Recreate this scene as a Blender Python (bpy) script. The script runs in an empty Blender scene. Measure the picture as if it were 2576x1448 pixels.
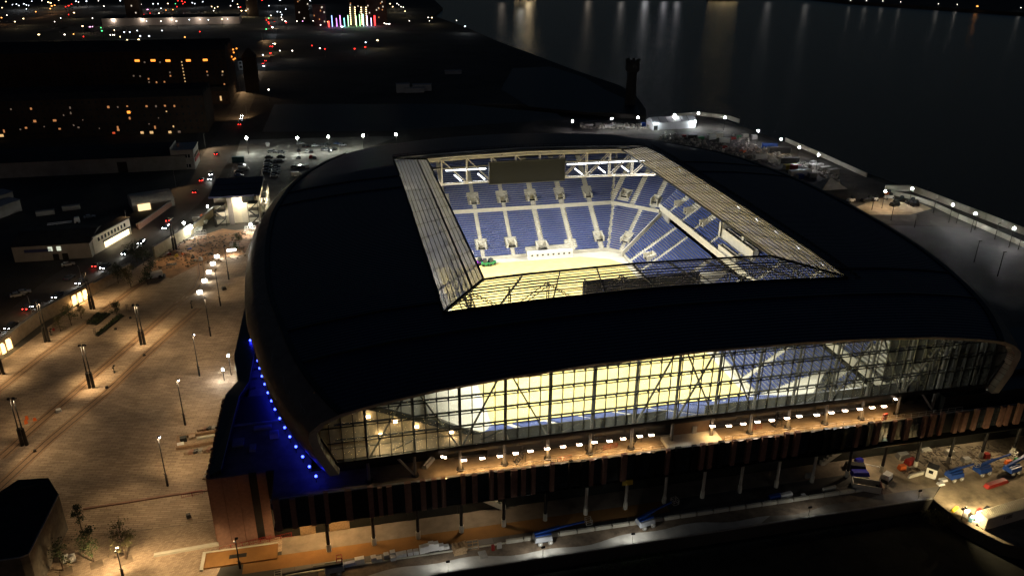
import bpy, math, random
import numpy as np
from mathutils import Vector, Matrix
random.seed(7)
SC = bpy.context.scene
COL = SC.collection
PI = math.pi
R = math.radians

# ------------------------------------------------------------------ camera
CAM_H = 110.0
FPX, PW, PHH = 2000.86, 2576.0, 1448.0           # focal length and plate size in plate units
def _basis(pitch, roll, yaw):
    p, r_, y = R(pitch), R(roll), R(yaw)
    fw = Vector((math.sin(y) * math.cos(p), math.cos(y) * math.cos(p), -math.sin(p)))
    r = Vector((math.cos(y), -math.sin(y), 0)); u = r.cross(fw)
    return math.cos(r_) * r + math.sin(r_) * u, -math.sin(r_) * r + math.cos(r_) * u, fw
CR, CU, CF = _basis(23.815, 0.4814, 12.6016)
cd = bpy.data.cameras.new('camera'); cam = bpy.data.objects.new('camera', cd); COL.objects.link(cam)
cam.matrix_world = Matrix(((CR.x, CU.x, -CF.x, 0), (CR.y, CU.y, -CF.y, 0), (CR.z, CU.z, -CF.z, CAM_H), (0, 0, 0, 1)))
cd.sensor_width = 36; cd.lens = FPX / PW * 36; cd.clip_start = 1; cd.clip_end = 9000
SC.camera = cam

# ------------------------------------------------------------------ world, moonless night
W = bpy.data.worlds.new('World'); SC.world = W; W.use_nodes = True
nt = W.node_tree; bg = nt.nodes['Background']
sky = nt.nodes.new('ShaderNodeTexSky'); sky.sky_type = 'NISHITA'; sky.sun_disc = False
sky.sun_elevation = R(3); sky.sun_rotation = R(200)
sky.air_density = 1.0; sky.dust_density = 0.6; sky.ozone_density = 3.0
tint = nt.nodes.new('ShaderNodeMix'); tint.data_type = 'RGBA'; tint.blend_type = 'MULTIPLY'; tint.inputs[0].default_value = 1; tint.inputs[7].default_value = (1.0, .82, .84, 1)
nt.links.new(sky.outputs[0], tint.inputs[6]); nt.links.new(tint.outputs[2], bg.inputs[0]); bg.inputs[1].default_value = SKY_S = 0.0165
sd = bpy.data.lights.new('faint_sun', 'SUN'); sd.energy = 0.004; sd.angle = R(0.5); sd.color = (1, .95, .88)  # faint sun lamp added to a moonless scene
so = bpy.data.objects.new('faint_sun', sd); COL.objects.link(so); so.rotation_euler = (R(60), 0, R(20))
SC.view_settings.view_transform = 'Standard'; SC.view_settings.look = 'None'
SC.view_settings.exposure = 0; SC.view_settings.gamma = 1; SC.view_settings.use_curve_mapping = False
SC.render.engine = 'CYCLES'
cy = SC.cycles
cy.use_denoising = True; cy.max_bounces = 8; cy.diffuse_bounces = 3; cy.glossy_bounces = 3
cy.transmission_bounces = 4; cy.transparent_max_bounces = 24; cy.sample_clamp_indirect = 4
cy.sample_clamp_direct = 0; cy.caustics_reflective = False; cy.caustics_refractive = False
cy.use_light_tree = True

# plate point -> place
def G(u, v, z=0.0):
    d = CF + (u - PW / 2) / FPX * CR - (v - PHH / 2) / FPX * CU
    return Vector((0, 0, CAM_H)) + d * ((z - CAM_H) / d.z)
def GY(u, v, y):
    d = CF + (u - PW / 2) / FPX * CR - (v - PHH / 2) / FPX * CU
    return Vector((0, 0, CAM_H)) + d * (y / d.y)

# ------------------------------------------------------------------ materials
MATS = {}
def mat(name, col, rough=.7, metal=0., var=.25, scale=1., bump=0., bscale=None, emit=None, es=1., spec=.4, coat=0.):
    if name in MATS: return MATS[name]
    m = bpy.data.materials.new(name); m.use_nodes = True; MATS[name] = m
    t = m.node_tree; b = t.nodes['Principled BSDF']
    b.inputs['Roughness'].default_value = rough; b.inputs['Metallic'].default_value = metal
    b.inputs['Specular IOR Level'].default_value = spec
    b.inputs['Base Color'].default_value = (*col, 1)
    if coat: b.inputs['Coat Weight'].default_value = coat
    if var or bump:
        tc = t.nodes.new('ShaderNodeTexCoord'); n = t.nodes.new('ShaderNodeTexNoise')
        n.inputs['Scale'].default_value = scale; n.inputs['Detail'].default_value = 6; n.inputs['Roughness'].default_value = .65
        t.links.new(tc.outputs['Object'], n.inputs['Vector'])
        if var:
            mr = t.nodes.new('ShaderNodeMapRange'); mr.inputs[1].default_value = .3; mr.inputs[2].default_value = .7
            mr.inputs[3].default_value = 1 - var; mr.inputs[4].default_value = 1 + var
            t.links.new(n.outputs['Fac'], mr.inputs[0])
            mx = t.nodes.new('ShaderNodeVectorMath'); mx.operation = 'SCALE'; mx.inputs[0].default_value = col
            t.links.new(mr.outputs[0], mx.inputs['Scale']); t.links.new(mx.outputs[0], b.inputs['Base Color'])
        if bump:
            bp = t.nodes.new('ShaderNodeBump'); bp.inputs['Strength'].default_value = bump; bp.inputs['Distance'].default_value = .1
            n2 = n
            if bscale:
                n2 = t.nodes.new('ShaderNodeTexNoise'); n2.inputs['Scale'].default_value = bscale; n2.inputs['Detail'].default_value = 4
                t.links.new(tc.outputs['Object'], n2.inputs['Vector'])
            t.links.new(n2.outputs['Fac'], bp.inputs['Height']); t.links.new(bp.outputs[0], b.inputs['Normal'])
    return m
def emis(name, col, s, sample=False):
    if name in MATS: return MATS[name]
    m = bpy.data.materials.new(name); m.use_nodes = True; MATS[name] = m
    t = m.node_tree; t.nodes.remove(t.nodes['Principled BSDF'])
    e = t.nodes.new('ShaderNodeEmission'); e.inputs[0].default_value = (*col, 1); e.inputs[1].default_value = s
    t.links.new(e.outputs[0], t.nodes['Material Output'].inputs[0])
    if not sample: m.cycles.emission_sampling = 'NONE'
    return m
def glassy(name, tint, refl=.1, haze=0., hcol=(.6, .6, .6)):
    m = bpy.data.materials.new(name); m.use_nodes = True; MATS[name] = m
    t = m.node_tree; t.nodes.remove(t.nodes['Principled BSDF']); out = t.nodes['Material Output']
    tr = t.nodes.new('ShaderNodeBsdfTransparent'); tr.inputs[0].default_value = (*tint, 1)
    gl = t.nodes.new('ShaderNodeBsdfGlossy'); gl.inputs[1].default_value = .06; gl.inputs[0].default_value = (.8, .85, .9, 1)
    fr = t.nodes.new('ShaderNodeFresnel'); fr.inputs[0].default_value = 1.45
    mx = t.nodes.new('ShaderNodeMixShader')
    mu = t.nodes.new('ShaderNodeMath'); mu.operation = 'MULTIPLY'; mu.inputs[1].default_value = refl * 10
    t.links.new(fr.outputs[0], mu.inputs[0]); mu.use_clamp = True
    t.links.new(mu.outputs[0], mx.inputs[0]); t.links.new(tr.outputs[0], mx.inputs[1]); t.links.new(gl.outputs[0], mx.inputs[2])
    last = mx
    if haze:
        tl = t.nodes.new('ShaderNodeBsdfTranslucent'); tl.inputs[0].default_value = (*hcol, 1)
        df = t.nodes.new('ShaderNodeBsdfDiffuse'); df.inputs[0].default_value = (*[c * .4 for c in hcol], 1)
        a = t.nodes.new('ShaderNodeMixShader'); a.inputs[0].default_value = .3
        t.links.new(tl.outputs[0], a.inputs[1]); t.links.new(df.outputs[0], a.inputs[2])
        m2 = t.nodes.new('ShaderNodeMixShader'); m2.inputs[0].default_value = haze
        t.links.new(mx.outputs[0], m2.inputs[1]); t.links.new(a.outputs[0], m2.inputs[2]); last = m2
    t.links.new(last.outputs[0], out.inputs[0])
    return m
def striped(name, col, axis, freq, rough=.5, depth=.3, metal=0., dark=.6, var=.15, spec=.4):
    """sheet with fine ribs: wave relief plus slight tone change"""
    m = mat(name, col, rough, metal, var, .15, spec=spec)
    t = m.node_tree; b = t.nodes['Principled BSDF']; tc = t.nodes.new('ShaderNodeTexCoord')
    w = t.nodes.new('ShaderNodeTexWave'); w.wave_type = 'BANDS'; w.bands_direction = axis; w.inputs['Scale'].default_value = freq
    w.inputs['Distortion'].default_value = 0
    t.links.new(tc.outputs['Object'], w.inputs[0])
    bp = t.nodes.new('ShaderNodeBump'); bp.inputs['Strength'].default_value = depth; bp.inputs['Distance'].default_value = .15
    t.links.new(w.outputs['Fac'], bp.inputs['Height']); t.links.new(bp.outputs[0], b.inputs['Normal'])
    return m

# ------------------------------------------------------------------ mesh building
class MB:
    def __init__(s): s.v = []; s.f = []
    def add(s, vs, fs):
        o = len(s.v); s.v += [tuple(p) for p in vs]; s.f += [tuple(i + o for i in f) for f in fs]; return s
    def box(s, c, d, rz=0., tilt=None):
        x, y, z = d[0] / 2, d[1] / 2, d[2] / 2; ca, sa = math.cos(rz), math.sin(rz)
        vs = [(c[0] + a * ca - b * sa, c[1] + a * sa + b * ca, c[2] + e) for e in (-z, z) for a, b in ((-x, -y), (x, -y), (x, y), (-x, y))]
        return s.add(vs, [(3, 2, 1, 0), (4, 5, 6, 7), (0, 1, 5, 4), (1, 2, 6, 5), (2, 3, 7, 6), (3, 0, 4, 7)])
    def bx(s, x0, x1, y0, y1, z0, z1):
        return s.box(((x0 + x1) / 2, (y0 + y1) / 2, (z0 + z1) / 2), (x1 - x0, y1 - y0, z1 - z0))
    def tap(s, c, d0, d1, h, rz=0., off=(0, 0)):
        """tapered block: base size d0, top size d1"""
        ca, sa = math.cos(rz), math.sin(rz); vs = []
        for (dx, dy), e, o in ((d0, 0, (0, 0)), (d1, h, off)):
            for a, b in ((-1, -1), (1, -1), (1, 1), (-1, 1)):
                X, Y = a * dx / 2 + o[0], b * dy / 2 + o[1]
                vs.append((c[0] + X * ca - Y * sa, c[1] + X * sa + Y * ca, c[2] + e))
        return s.add(vs, [(3, 2, 1, 0), (4, 5, 6, 7), (0, 1, 5, 4), (1, 2, 6, 5), (2, 3, 7, 6), (3, 0, 4, 7)])
    def beam(s, a, b, w=.2, h=None):
        a, b = Vector(a), Vector(b); d = b - a
        if d.length < 1e-6: return s
        d.normalize(); h = h or w
        up = Vector((0, 0, 1)) if abs(d.z) < .95 else Vector((0, 1, 0))
        x = d.cross(up).normalized() * w / 2; y = x.cross(d).normalized() * h / 2
        vs = [p + q for p in (a, b) for q in (-x - y, x - y, x + y, -x + y)]
        return s.add(vs, [(3, 2, 1, 0), (4, 5, 6, 7), (0, 1, 5, 4), (1, 2, 6, 5), (2, 3, 7, 6), (3, 0, 4, 7)])
    def cyl(s, a, b, r0, r1=None, n=8):
        a, b = Vector(a), Vector(b); r1 = r0 if r1 is None else r1; d = (b - a).normalized()
        up = Vector((0, 0, 1)) if abs(d.z) < .95 else Vector((1, 0, 0))
        x = d.cross(up).normalized(); y = d.cross(x)
        vs = [p + (x * math.cos(2 * PI * i / n) + y * math.sin(2 * PI * i / n)) * r for p, r in ((a, r0), (b, r1)) for i in range(n)]
        fs = [(i, (i + 1) % n, n + (i + 1) % n, n + i) for i in range(n)] + [tuple(range(n - 1, -1, -1)), tuple(range(n, 2 * n))]
        return s.add(vs, fs)
    def prism(s, poly, z0, z1):
        n = len(poly)
        vs = [(p[0], p[1], z0) for p in poly] + [(p[0], p[1], z1) for p in poly]
        return s.add(vs, [tuple(range(n - 1, -1, -1)), tuple(range(n, 2 * n))] + [(i, (i + 1) % n, n + (i + 1) % n, n + i) for i in range(n)])
    def quad(s, a, b, c, d): return s.add([a, b, c, d], [(0, 1, 2, 3)])
    def sheet(s, poly, z):
        return s.add([(p[0], p[1], z) for p in poly], [tuple(range(len(poly)))])
    def ball(s, c, r, sz=1., nu=10, nv=6):
        vs = []; fs = []
        for j in range(1, nv):
            for i in range(nu):
                t, p = PI * j / nv, 2 * PI * i / nu
                vs.append((c[0] + r * math.sin(t) * math.cos(p), c[1] + r * math.sin(t) * math.sin(p), c[2] + r * sz * math.cos(t)))
        top, bot = len(vs), len(vs) + 1; vs += [(c[0], c[1], c[2] + r * sz), (c[0], c[1], c[2] - r * sz)]
        for j in range(nv - 2):
            for i in range(nu): fs.append((j * nu + i, (j + 1) * nu + i, (j + 1) * nu + (i + 1) % nu, j * nu + (i + 1) % nu))
        for i in range(nu):
            fs.append((top, i, (i + 1) % nu)); fs.append((bot, (nv - 2) * nu + (i + 1) % nu, (nv - 2) * nu + i))
        return s.add(vs, fs)
    def mesh(s, name, m, smooth=False):
        me = bpy.data.meshes.new(name); me.from_pydata(s.v, [], s.f); me.update()
        for k in (m if isinstance(m, (list, tuple)) else [m]): me.materials.append(k)
        if smooth: me.polygons.foreach_set('use_smooth', [True] * len(me.polygons))
        return me
    def build(s, name, m, parent=None, loc=None, rz=0., smooth=False):
        o = bpy.data.objects.new(name, s.mesh(name, m, smooth)); COL.objects.link(o)
        if loc is not None: o.location = loc
        if rz: o.rotation_euler = (0, 0, rz)
        if parent is not None: o.parent = parent
        return o
def np_obj(name, V, F, m, parent=None):
    me = bpy.data.meshes.new(name); V = np.asarray(V, np.float32).reshape(-1, 3); F = np.asarray(F, np.int32)
    me.vertices.add(len(V)); me.vertices.foreach_set('co', V.ravel())
    me.loops.add(F.size); me.loops.foreach_set('vertex_index', F.ravel())
    k = F.shape[1]; me.polygons.add(len(F)); me.polygons.foreach_set('loop_start', np.arange(len(F), dtype=np.int32) * k)
    me.update(calc_edges=True); me.materials.append(m)
    o = bpy.data.objects.new(name, me); COL.objects.link(o)
    if parent is not None: o.parent = parent
    return o
BOXF = np.array([(3, 2, 1, 0), (4, 5, 6, 7), (0, 1, 5, 4), (1, 2, 6, 5), (2, 3, 7, 6), (3, 0, 4, 7)])
def tag(o, label=None, cat=None, group=None, kind=None):
    if label: o['label'] = label
    if cat: o['category'] = cat
    if group: o['group'] = group
    if kind: o['kind'] = kind
    return o
def thing(name, label, cat, loc=(0, 0, 0), rz=0., group=None):
    o = bpy.data.objects.new(name, None); COL.objects.link(o); o.location = loc; o.rotation_euler = (0, 0, rz)
    o.empty_display_size = .5
    return tag(o, label, cat, group)
def struct(name, mb, m, smooth=False):
    return tag(mb.build(name, m, smooth=smooth), kind='structure')
KIDS = {}
def dup(root, loc, rz=None, label=None, group=None, scale=None, swap=None):
    def cp(o, par):
        c = o.copy(); COL.objects.link(c); c.parent = par
        if swap and o.type == 'MESH':
            for k, mm in swap.items():
                if o.name.split('.')[0] == k:
                    c.data = o.data.copy(); c.data.materials.clear(); c.data.materials.append(mm)
        for ch in o.children: cp(ch, c)
        return c
    r = cp(root, None); r.location = loc
    if rz is not None: r.rotation_euler = (0, 0, rz)
    if label: r['label'] = label
    if group: r['group'] = group
    if scale: r.scale = (scale,) * 3
    return r
NL = [0]
def _lobj(ld, loc, target, parent):
    o = bpy.data.objects.new(ld.name, ld); COL.objects.link(o); o.location = loc
    if target is not None: o.rotation_euler = (Vector(target) - Vector(loc)).to_track_quat('-Z', 'Y').to_euler()
    if parent is not None:
        o.parent = parent
    return o
def spot(loc, target, power, col, ang=90, blend=.6, rad=.15, parent=None):
    l = bpy.data.lights.new('lamp_light', 'SPOT'); l.energy = power; l.color = col; l.spot_size = R(ang); l.spot_blend = blend; l.shadow_soft_size = rad
    return _lobj(l, loc, target, parent)
def point(loc, power, col, rad=.15, parent=None):
    l = bpy.data.lights.new('lamp_light', 'POINT'); l.energy = power; l.color = col; l.shadow_soft_size = rad
    return _lobj(l, loc, None, parent)
def area(loc, target, power, col, sx, sy, spread=180, parent=None):
    l = bpy.data.lights.new('lamp_light', 'AREA'); l.shape = 'RECTANGLE'; l.size = sx; l.size_y = sy; l.energy = power; l.color = col; l.spread = R(spread)
    return _lobj(l, loc, target, parent)
ORD = ['first', 'second', 'third', 'fourth', 'fifth', 'sixth', 'seventh', 'eighth', 'ninth', 'tenth', 'eleventh', 'twelfth', 'thirteenth', 'fourteenth',
       'fifteenth', 'sixteenth', 'seventeenth', 'eighteenth', 'nineteenth', 'twentieth']
ORD += ['twenty-' + a for a in ORD[:9]] + ['thirtieth'] + ['thirty-' + a for a in ORD[:9]] + ['fortieth'] + ['forty-' + a for a in ORD[:9]] + ['fiftieth']
WHITE, COOL, WARM, SOD = (1, .97, .9), (.85, .93, 1), (1, .76, .48), (1, .62, .26)
# ------------------------------------------------------------------ shared materials
M_CONC = mat('pale_concrete', (.52, .49, .4), .85, var=.12, scale=.6, bump=.2, bscale=4)
M_CONC2 = mat('grey_concrete', (.3, .29, .26), .9, var=.25, scale=.5, bump=.3, bscale=5)
M_STEEL = mat('pale_painted_steel', (.52, .49, .43), .45, .3, var=.1, scale=1)
M_DSTEEL = mat('dark_steel', (.035, .034, .033), .5, .5, var=.2, scale=2)
M_BLACK = mat('black_frame', (.012, .012, .012), .5, .2, var=0)
M_ROOF = striped('dark_blue_standing_seam_roof', (.022, .026, .055), 'Y', .31, .42, 1.0, spec=.35)
M_CLAD = mat('brown_grey_metal_cladding', (.14, .12, .1), .5, .1, var=.35, scale=.35, bump=.2, bscale=2)
M_REV = mat('pale_cladding_reveal', (.48, .44, .35), .55, .1, var=.15, scale=.8)
M_BRICK = mat('orange_brown_brick', (.27, .15, .105), .85, var=.2, scale=1.5, bump=.5, bscale=14)
M_DPAN = mat('black_infill_panel', (.018, .02, .018), .35, .1, var=.3, scale=.7)
M_WPAN = mat('dark_window_glass', (.03, .04, .045), .12, .0, var=.3, scale=.4, spec=.8)
M_SEAT = mat('royal_blue_plastic_seat', (.05, .08, .245), .45, var=.12, scale=.3)
M_DARKIN = mat('dark_interior', (.02, .02, .02), .9, var=.2)
M_TERR = mat('brown_grey_terrace_membrane', (.17, .13, .085), .8, var=.35, scale=.35, bump=.3, bscale=3)
M_PANE = glassy('clear_facade_glass', (.9, .93, .87), .09, .2, (.72, .74, .6))
M_SKYL = glassy('ribbed_skylight_sheet', (.92, .9, .94), .08, .36, (.78, .82, .98))  # cool haze colour put in to offset yellow light from the pitch
M_SKYW = glassy('hazy_skylight_sheet', (.9, .88, .86), .08, .5, (.95, .9, .85))  # paler, stronger haze stands in for the weak light under the west strip
M_SKYN = glassy('clear_skylight_sheet', (.94, .94, .92), .08, .1, (.9, .84, .8))
M_RED = mat('red_paint', (.26, .02, .015), .5, var=.1)
M_BLUE = mat('bright_blue_paint', (.012, .05, .24), .45, var=.1)
M_YEL = mat('yellow_paint', (.6, .42, .03), .5, var=.1)
M_WHITE = mat('white_paint', (.72, .71, .68), .5, var=.08)
M_WOOD = mat('raw_timber', (.42, .28, .15), .85, var=.3, scale=3)
M_ORANGE = mat('orange_plastic', (.6, .12, .02), .5, var=.1)
M_GREEN = mat('green_plastic', (.03, .25, .08), .5, var=.1)
M_PURP = mat('purple_sheet', (.22, .03, .4), .5, var=.1)
E_WHITE = emis('cool_white_lamp_face', (.95, .97, 1), 60)
E_FLOOD = emis('stadium_floodlight_face', (.93, .97, 1), 9)
E_WARM = emis('warm_lamp_face', (1, .72, .4), 30)
E_BLUE = emis('blue_lamp_face', (.08, .12, 1), 22)
E_BLUEW = emis('pale_blue_lamp_core', (.035, .06, 1), 13)

# ------------------------------------------------------------------ stadium
XC = 65.2
Y0, Y1 = 123.4, 313.0
SEC = [(71.4, 19.7), (73.5, 24.1), (74.4, 28.1), (74.1, 29.5), (71.9, 31.3), (68.6, 32.6), (62.3, 33.9), (51.5, 35.5), (37.7, 36.6), (22.1, 37.4), (0, 37.9)]
WT = [(123.4, 74.4), (128, 77.2), (133, 79.6), (142, 82.6), (150, 84.9), (168, 89), (184, 90.8), (200, 91.7), (216, 91.9), (231, 91.5), (255, 88), (276, 82.6), (297, 75.4), (313, 68.6)]
RT = [(123.4, 0), (135, 1.6), (147, 2.6), (160, 3.2), (212, 3.4), (262, 3.2), (273.5, 2.7), (295, 1.0), (313, -.9)]
def lut(t, y):
    if y <= t[0][0]: return t[0][1]
    for (a, p), (b, q) in zip(t, t[1:]):
        if y <= b: return p + (q - p) * (y - a) / (b - a)
    return t[-1][1]
def halfw(y):       # smooth version of the width table
    return -.6 * max(0, min(1, (y - 140) / 20)) + sum(lut(WT, y + d) * k for d, k in ((-5, .25), (0, .5), (5, .25))) if Y0 + 5 < y < Y1 - 5 else lut(WT, y)
def sec_top(y):
    w = halfw(y); return (w - 5.8) / 68.6
def roof_z(x, y):
    u = abs(x - XC) / sec_top(y); z = SEC[-1][1]
    for (a, p), (b, q) in zip(SEC[5:], SEC[6:]):
        if u >= b:
            z = q + (p - q) * min(1, (u - b) / (a - b)); break
    return z + lut(RT, y)
ST = thing('stadium', 'huge dark barrel-roofed football stadium lit from inside, standing on the waterfront', 'stadium')
OX0, OX1, OY0, OY1 = 18.5, 111.7, 147.2, 273.5        # opening in the opaque roof
IX0, IX1, IY0, IY1 = 29.2, 99.0, 159.3, 265.0         # open sky
def lin(a, b, n): return [a + (b - a) * i / n for i in range(n + 1)]
ys = lin(Y0, OY0, 8) + lin(OY0, OY1, 40)[1:] + lin(OY1, Y1, 12)[1:]
def grid_surface(rows, skip=lambda i, j: False, off=0.0):
    mb = MB(); n = len(rows[0])
    for r in rows: mb.v += [(p[0], p[1], p[2] + off) for p in r]
    for i in range(len(rows) - 1):
        for j in range(n - 1):
            if skip(i, j): continue
            a = i * n + j; mb.f.append((a, a + 1, a + n + 1, a + n))
    return mb
NC, NM = 10, 26
def top_row(y, dz=0):
    s = sec_top(y) * 68.6; xs = lin(XC - s, OX0, NC) + lin(OX0, OX1, NM)[1:] + lin(OX1, XC + s, NC)[1:]
    return [(x, y, roof_z(x, y) + dz) for x in xs]
rows = [top_row(y) for y in ys]
hole = lambda i, j: OY0 - .01 <= ys[i] < OY1 - .01 and NC <= j < NC + NM
mb = grid_surface(rows, hole)
under = [top_row(y, -.55) for y in ys]; o = len(mb.v); m2 = grid_surface(under, hole)
mb.add(m2.v, [tuple(reversed(f)) for f in m2.f])
n = len(rows[0])
def edge(a, b): mb.f.append((a, b, b + o, a + o))
for j in range(n - 1):
    edge(j + 1, j); edge((len(ys) - 1) * n + j, (len(ys) - 1) * n + j + 1)
for i in range(len(ys) - 1):
    if OY0 - .01 <= ys[i] < OY1 - .01: edge(i * n + NC, (i + 1) * n + NC); edge((i + 1) * n + NC + NM, i * n + NC + NM)
i0 = next(i for i, y in enumerate(ys) if abs(y - OY0) < .01); i1 = next(i for i, y in enumerate(ys) if abs(y - OY1) < .01)
for j in range(NC, NC + NM): edge(i0 * n + j, i0 * n + j + 1); edge(i1 * n + j + 1, i1 * n + j)
roof = mb.build('roof', M_ROOF, ST)
# raised joints running across the roof, and the gutter kerb along each side
for ya in (139.6, 152.2, 236.0, 249.0):
    for side in (-1, 1):
        s = sec_top(ya) * 68.6; e0 = XC + side * s; e1 = OX0 if side < 0 else OX1
        if ya < OY0: e1 = XC
        J = MB(); pts = [(x, ya, roof_z(x, ya) + .12) for x in lin(e0, e1, 16)]
        for a, b in zip(pts, pts[1:]): J.beam(a, b, .45, .3)
        J.build('roof_joint', M_BLACK, roof)
for side in (-1, 1):
    K = MB()
    for ya, yb in zip(ys, ys[1:]):
        xa, xb = XC + side * (sec_top(ya) * 68.6 - .2), XC + side * (sec_top(yb) * 68.6 - .2)
        K.beam((xa, ya, roof_z(xa, ya) + .15), (xb, yb, roof_z(xb, yb) + .15), 1.1, .45)
    K.build('gutter', M_BLACK, roof)
# low guard rails round the opening
def rail_run(mb, pts, h=1.0, step=1.6, w=.08):
    for a, b in zip(pts, pts[1:]):
        a, b = Vector(a), Vector(b); k = max(1, int((b - a).length / step))
        mb.beam(a + Vector((0, 0, h)), b + Vector((0, 0, h)), w); mb.beam(a + Vector((0, 0, h / 2)), b + Vector((0, 0, h / 2)), w * .7)
        for i in range(k + 1):
            p = a.lerp(b, i / k); mb.beam(p, p + Vector((0, 0, h)), w)
for run in ([(OX1 + 2.2, y, roof_z(OX1 + 2.2, y)) for y in lin(OY0, OY1, 12)], [(x, OY1 + 2, roof_z(x, OY1 + 2)) for x in lin(OX0, OX1, 12)]):
    K = MB(); rail_run(K, run, 1.1, 2.0, .12)
    for a, b in zip(run, run[1:]):
        a, b = Vector(a), Vector(b); k = max(1, int((b - a).length / 2.0)); sx = Vector((1.3, 0, 0)) if abs(a.x - b.x) < 1 else Vector((0, 1.3, 0))
        K.beam(a + sx, b + sx, .1)
        for i in range(k): p = a.lerp(b, i / k); K.beam(p, p + sx, .1)
    K.build('guard_rail', M_DSTEEL, ST)
# side cladding bands: seam > widest > tip, wrapped underneath, one strip of panels per bay
def clad_pts(y, side, inset=0.):
    w = halfw(y); g = w - 74.4; dz = lut(RT, y)
    return [(XC + side * (u + g - inset), y, z + dz * min(1, max(0, (z - 24) / 8))) for u, z in SEC[:6]]
for side in (-1, 1):
    rr = [list(clad_pts(y, side)) for y in ys]
    band = grid_surface(rr) if side < 0 else grid_surface([list(reversed(r)) for r in rr])
    inner = [[(p[0] - side * .7, p[1], p[2] - .35) for p in r] for r in rr]
    g2 = grid_surface(inner); band.add(g2.v, g2.f)
    nn = 6; k = len(rr) * nn
    cl = band.build('side_cladding', M_CLAD, ST, smooth=True)
    # pale slit perforations scattered over the band
    P = MB(); rnd = random.Random(5 + side)
    for q in range(230):
        y = 126 + (rnd.random() ** 1.3) * 120; t = rnd.random(); pts = clad_pts(y, side); a = Vector(pts[2]).lerp(Vector(pts[4]), t)
        if t > .85: continue
        b0 = Vector(clad_pts(y + 1.5 + rnd.random(), side)[3]); a0 = Vector(pts[3]); d = (b0 - a0)
        up = Vector(pts[4]) - Vector(pts[3]); st = a + Vector((side * .12, 0, .12))
        P.beam(st, st + d + up * .25, .07, .05)
    P.build('perforation_slit', mat('pale_slit', (.4, .4, .4), .4, .4, var=0), cl)['kind'] = 'stuff'
# reveal frame round the gable (near end) and a closing band at the far end
outl = [(-1, u, z) for u, z in SEC] + [(1, u, z) for u, z in reversed(SEC[:-1])]
def frame_pts(inset0, y):
    out = []
    for s, u, z in outl:
        inset = inset0 + (1.1 * max(0, min(1, (31.5 - z) / 4)) if inset0 > .3 else 0); zz = z if z < 24 else z - inset * min(1, (z - 24) / 9)
        out.append((XC + s * (u - inset * (1 if u > 60 else u / 60)), y, zz))
    return out
A, B, Cc = frame_pts(-.05, Y0 - .25), frame_pts(.55, Y0 - .05), frame_pts(.7, 125.15)
mb = MB(); n2 = len(A)
for L in (A, B, Cc): mb.v += L
for i in range(n2 - 1):
    for a, b in ((0, n2), (n2, 2 * n2)): mb.f.append((a + i, a + i + 1, b + i + 1, b + i))
fr = mb.build('gable_reveal', M_REV, ST)
K = MB()
for i in range(n2 - 1):
    if min(outl[i][1], outl[i + 1][1]) > 58:
        for k in (1, 2, 3):
            a = Vector(B[i]).lerp(Vector(B[i + 1]), k / 3); b = Vector(Cc[i]).lerp(Vector(Cc[i + 1]), k / 3); K.beam(a, b, .07)
K.build('reveal_joint', M_DSTEEL, fr)['kind'] = 'stuff'
# ---- glazed gable
GYP = 125.0
def gtop(x):
    u = abs(x - XC)
    if u > 73.3: return None
    pts = [(73.3, 28.3), (73.1, 29.1), (71.2, 30.7), (68, 31.9), (61.8, 33.2), (51, 34.8), (37.4, 35.9), (22, 36.7), (0, 37.2)]
    for (a, p), (b, q) in zip(pts, pts[1:]):
        if u >= b: return q + (p - q) * (u - b) / (a - b)
def gbot(x):
    u = abs(x - XC); base = 21.0 + .75 * (1 - (u / 72) ** 2)
    if u > 70: base += (u - 70) / 2.6 * 6.2
    return base
RAILS = [25.4, 28.65, 31.9, 35.15]
GG = tag(MB().box((0, 0, 0), (.01, .01, .01)).build('glazed_gable', M_BLACK, ST)); bpy.data.objects.remove(GG)
mxs = [9.6 + 2.1875 * k for k in range(-8, 58)]; mxs = [x for x in mxs if abs(x - XC) < 72.3]
mul = MB()
for x in mxs: mul.box((x, GYP + .08, (gbot(x) + gtop(x)) / 2), (.13, .28, gtop(x) - gbot(x)))
gable = mul.build('glazed_gable', M_BLACK, ST)
tr = MB()
for z in RAILS:
    xs_ = [x for x in lin(XC - 72.4, XC + 72.4, 290) if gtop(x) > z and gbot(x) < z]
    if xs_: tr.box(((xs_[0] + xs_[-1]) / 2, GYP + .05, z), (xs_[-1] - xs_[0], .22, .12))
xs_ = lin(XC - 72.4, XC + 72.4, 60)
for a, b in zip(xs_, xs_[1:]):
    tr.beam((a, GYP + .05, gbot(a)), (b, GYP + .05, gbot(b)), .35, .3); tr.beam((a, GYP + .05, gtop(a)), (b, GYP + .05, gtop(b)), .3, .25)
tr.build('transom', M_BLACK, gable)
edges = [XC - 72.4] + mxs + [XC + 72.4]
for a, b in zip(edges, edges[1:]):
    zs = [-1] + RAILS + [99]
    for z0, z1 in zip(zs, zs[1:]):
        a0, b0 = max(gbot(a), z0), max(gbot(b), z0); a1, b1 = min(gtop(a), z1), min(gtop(b), z1)
        if a1 - a0 < .15 and b1 - b0 < .15: continue
        a1, b1 = max(a0 + .02, a1), max(b0 + .02, b1)
        MB().quad((a + .05, GYP, a0), (b - .05, GYP, b0), (b - .05, GYP, b1), (a + .05, GYP, a1)).build('pane', M_PANE, gable)
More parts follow.
